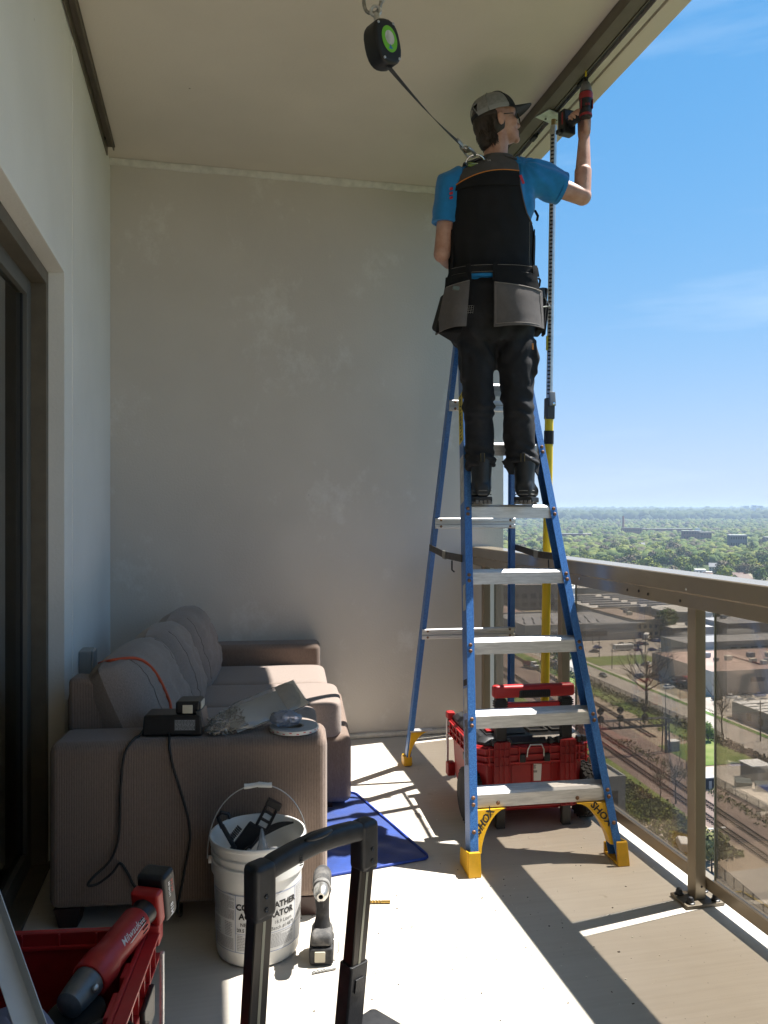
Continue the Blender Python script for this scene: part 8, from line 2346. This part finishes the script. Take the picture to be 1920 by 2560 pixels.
# conifers
for (u, v, s_, l) in ((1868, 1400, 1.5, 'left one of the two dark conifers at the right'), (1880, 1398, 1.9, 'right one of the two dark conifers at the right'), (1678, 1365, 1.1, 'small dark conifer left of the red brick block'), (1755, 1342, 1.4, 'dark conifer behind the red brick block'), (1665, 1360, 1.1, 'dark conifer beside the long pale-roofed plant'), (1848, 1390, 1.0, 'dark conifer below the glass office'), (1600, 1395, 0.9, 'dark conifer at the left of the tree belt')):
    p = ground(u, v); conifer(p.x, p.y, s_, l)
# ---- leafy suburb: 270 trees as individuals, the rest as one mass
R_ = random.Random(77)
keep_out = [(1708, 1364), (1730, 1364), (1752, 1366), (1766, 1366), (1840, 1388), (1560, 1350), (1580, 1350), (1600, 1350), (1420, 1358), (1440, 1358), (1462, 1358), (1612, 1388), (1752, 1449), (1772, 1450), (1790, 1432), (1890, 1424), (1842, 1462), (1866, 1464), (1612, 1421), (1660, 1439), (1826, 1383), (1842, 1412), (1826, 1404)]
ZONES = ((1345, 'between the ladder rails'), (1415, 'behind the right ladder rail'), (1490, 'right of the ladder'), (1545, 'left of the brick chimney'), (1600, 'below the brick chimney'), (1650, 'right of the brick chimney'), (1695, 'left of the red brick block'), (1745, 'below the red brick block'), (1790, 'right of the red brick block'), (1830, 'left of the glass office'), (1875, 'below the glass office'), (2000, 'at the right edge'))
n_ind = 0; tries = 0
pts_done = []
while n_ind < 262 and tries < 6000:
    tries += 1
    v = 1352 + 122*R_.random()**0.85; u = R_.uniform(1258, 1935)
    if v > 1404 + (u-1418)*0.131 + 22 and u > 1400: continue
    if any(abs(u-a) < 17 and -14 < v-b < 24 for a, b in keep_out): continue
    p = ground(u, v)
    if any((p.x-a)**2+(p.y-b)**2 < 75 for a, b in pts_done): continue
    pts_done.append((p.x, p.y))
    c = R_.choices((0, 1, 2, 3), (0.36, 0.22, 0.25, 0.17))[0]
    sz = R_.uniform(1.0, 1.6)
    where = next(w for lim, w in ZONES if u < lim)
    row = 'just above the rail' if v > 1428 else ('in the front belt' if v > 1402 else ('in the middle belt' if v > 1376 else 'in the far belt'))
    big = 'Large ' if sz > 1.4 else ('Small ' if sz < 1.2 else 'Mid-sized ')
    lab_ = (big + ('yellow-green', 'fresh green', 'sparse olive', 'brownish budding')[c] + ' tree ' + row + ' ' + where).lower()
    tree(p.x, p.y, R_.randrange(4), c, sz, lab_, 'trees of the leafy suburb'); n_ind += 1
# the woods beyond and between: merged crowns
def crown_mass(name, label, n, dmin, dmax, m, seed, smin, smax):
    R = np.random.default_rng(seed)
    t = dmin*(dmax/dmin)**R.random(n); l = np.where(R.random(n) < 0.62, R.uniform(0.10, 0.56, n), R.uniform(-0.2, 1.3, n))
    base = MB().ell((0, 0, 0), (1, 1, 0.85), 8, 6); bv = np.array(base.v); bf = base.f
    V = []; F = []; o = 0
    for i in range(n):
        R1 = l[i]*t[i]; x = FW.x*t[i]+RT.x*R1; y = FW.y*t[i]+RT.y*R1
        s_ = R.uniform(smin, smax)*(1+0.25*(t[i] > 3000))
        q = bv*np.array([s_, s_, s_*R.uniform(.8, 1.2)])*(1+R.normal(0, .13, (len(bv), 1)))
        q += np.array([x, y, GZ+terr_h(x, y)+s_*R.uniform(.5, 1.1)])
        V.extend(map(tuple, q)); F.extend([tuple(k+o for k in f) for f in bf]); o += len(bv)
    mb = MB(); mb.v = V; mb.f = F
    ob = mb.build(name, m, None, smooth=180); tag(ob, label, 'woods', kind='stuff')
def wood_mat(name, a, b): return gmat(name, a, col2=b, vs=0.03, detail=5, rough=0.9)
crown_mass('far_woods', 'green woods filling the far suburb', 5600, 1000, 4200, wood_mat('woods_green', (0.047, 0.080, 0.019), (0.105, 0.130, 0.040)), 1, 4.5, 9.0)
crown_mass('far_woods', 'yellow-green woods filling the far suburb', 3800, 1000, 4200, wood_mat('woods_yellow', (0.088, 0.112, 0.024), (0.16, 0.172, 0.050)), 2, 4.5, 9.0)
crown_mass('far_woods', 'brownish budding woods in the far suburb', 2900, 1100, 4500, wood_mat('woods_brown', (0.064, 0.056, 0.036), (0.096, 0.084, 0.050)), 3, 4.5, 8.5)
crown_mass('ridge_woods', 'hazy woods covering the ridge on the horizon', 8500, 4000, 10500, wood_mat('woods_ridge', (0.030, 0.052, 0.018), (0.072, 0.088, 0.034)), 4, 12, 26)

# ---- the air
hz = MB().box(-600, 14000, -600, 14800, GZ-260, 60)
m_hz = bpy.data.materials.new('haze'); m_hz.use_nodes = True
N = m_hz.node_tree.nodes; L_ = m_hz.node_tree.links; N.clear()
o_ = N.new('ShaderNodeOutputMaterial'); pv = N.new('ShaderNodeVolumePrincipled')
pv.inputs['Color'].default_value = (0.66, 0.82, 1.0, 1); pv.inputs['Density'].default_value = 1.15e-4; pv.inputs['Anisotropy'].default_value = 0.2
L_.new(pv.outputs['Volume'], o_.inputs['Volume'])
ho_ = hz.build('haze', m_hz, None, smooth=0); tag(ho_, 'thin bluish haze over the town', 'haze', kind='stuff')
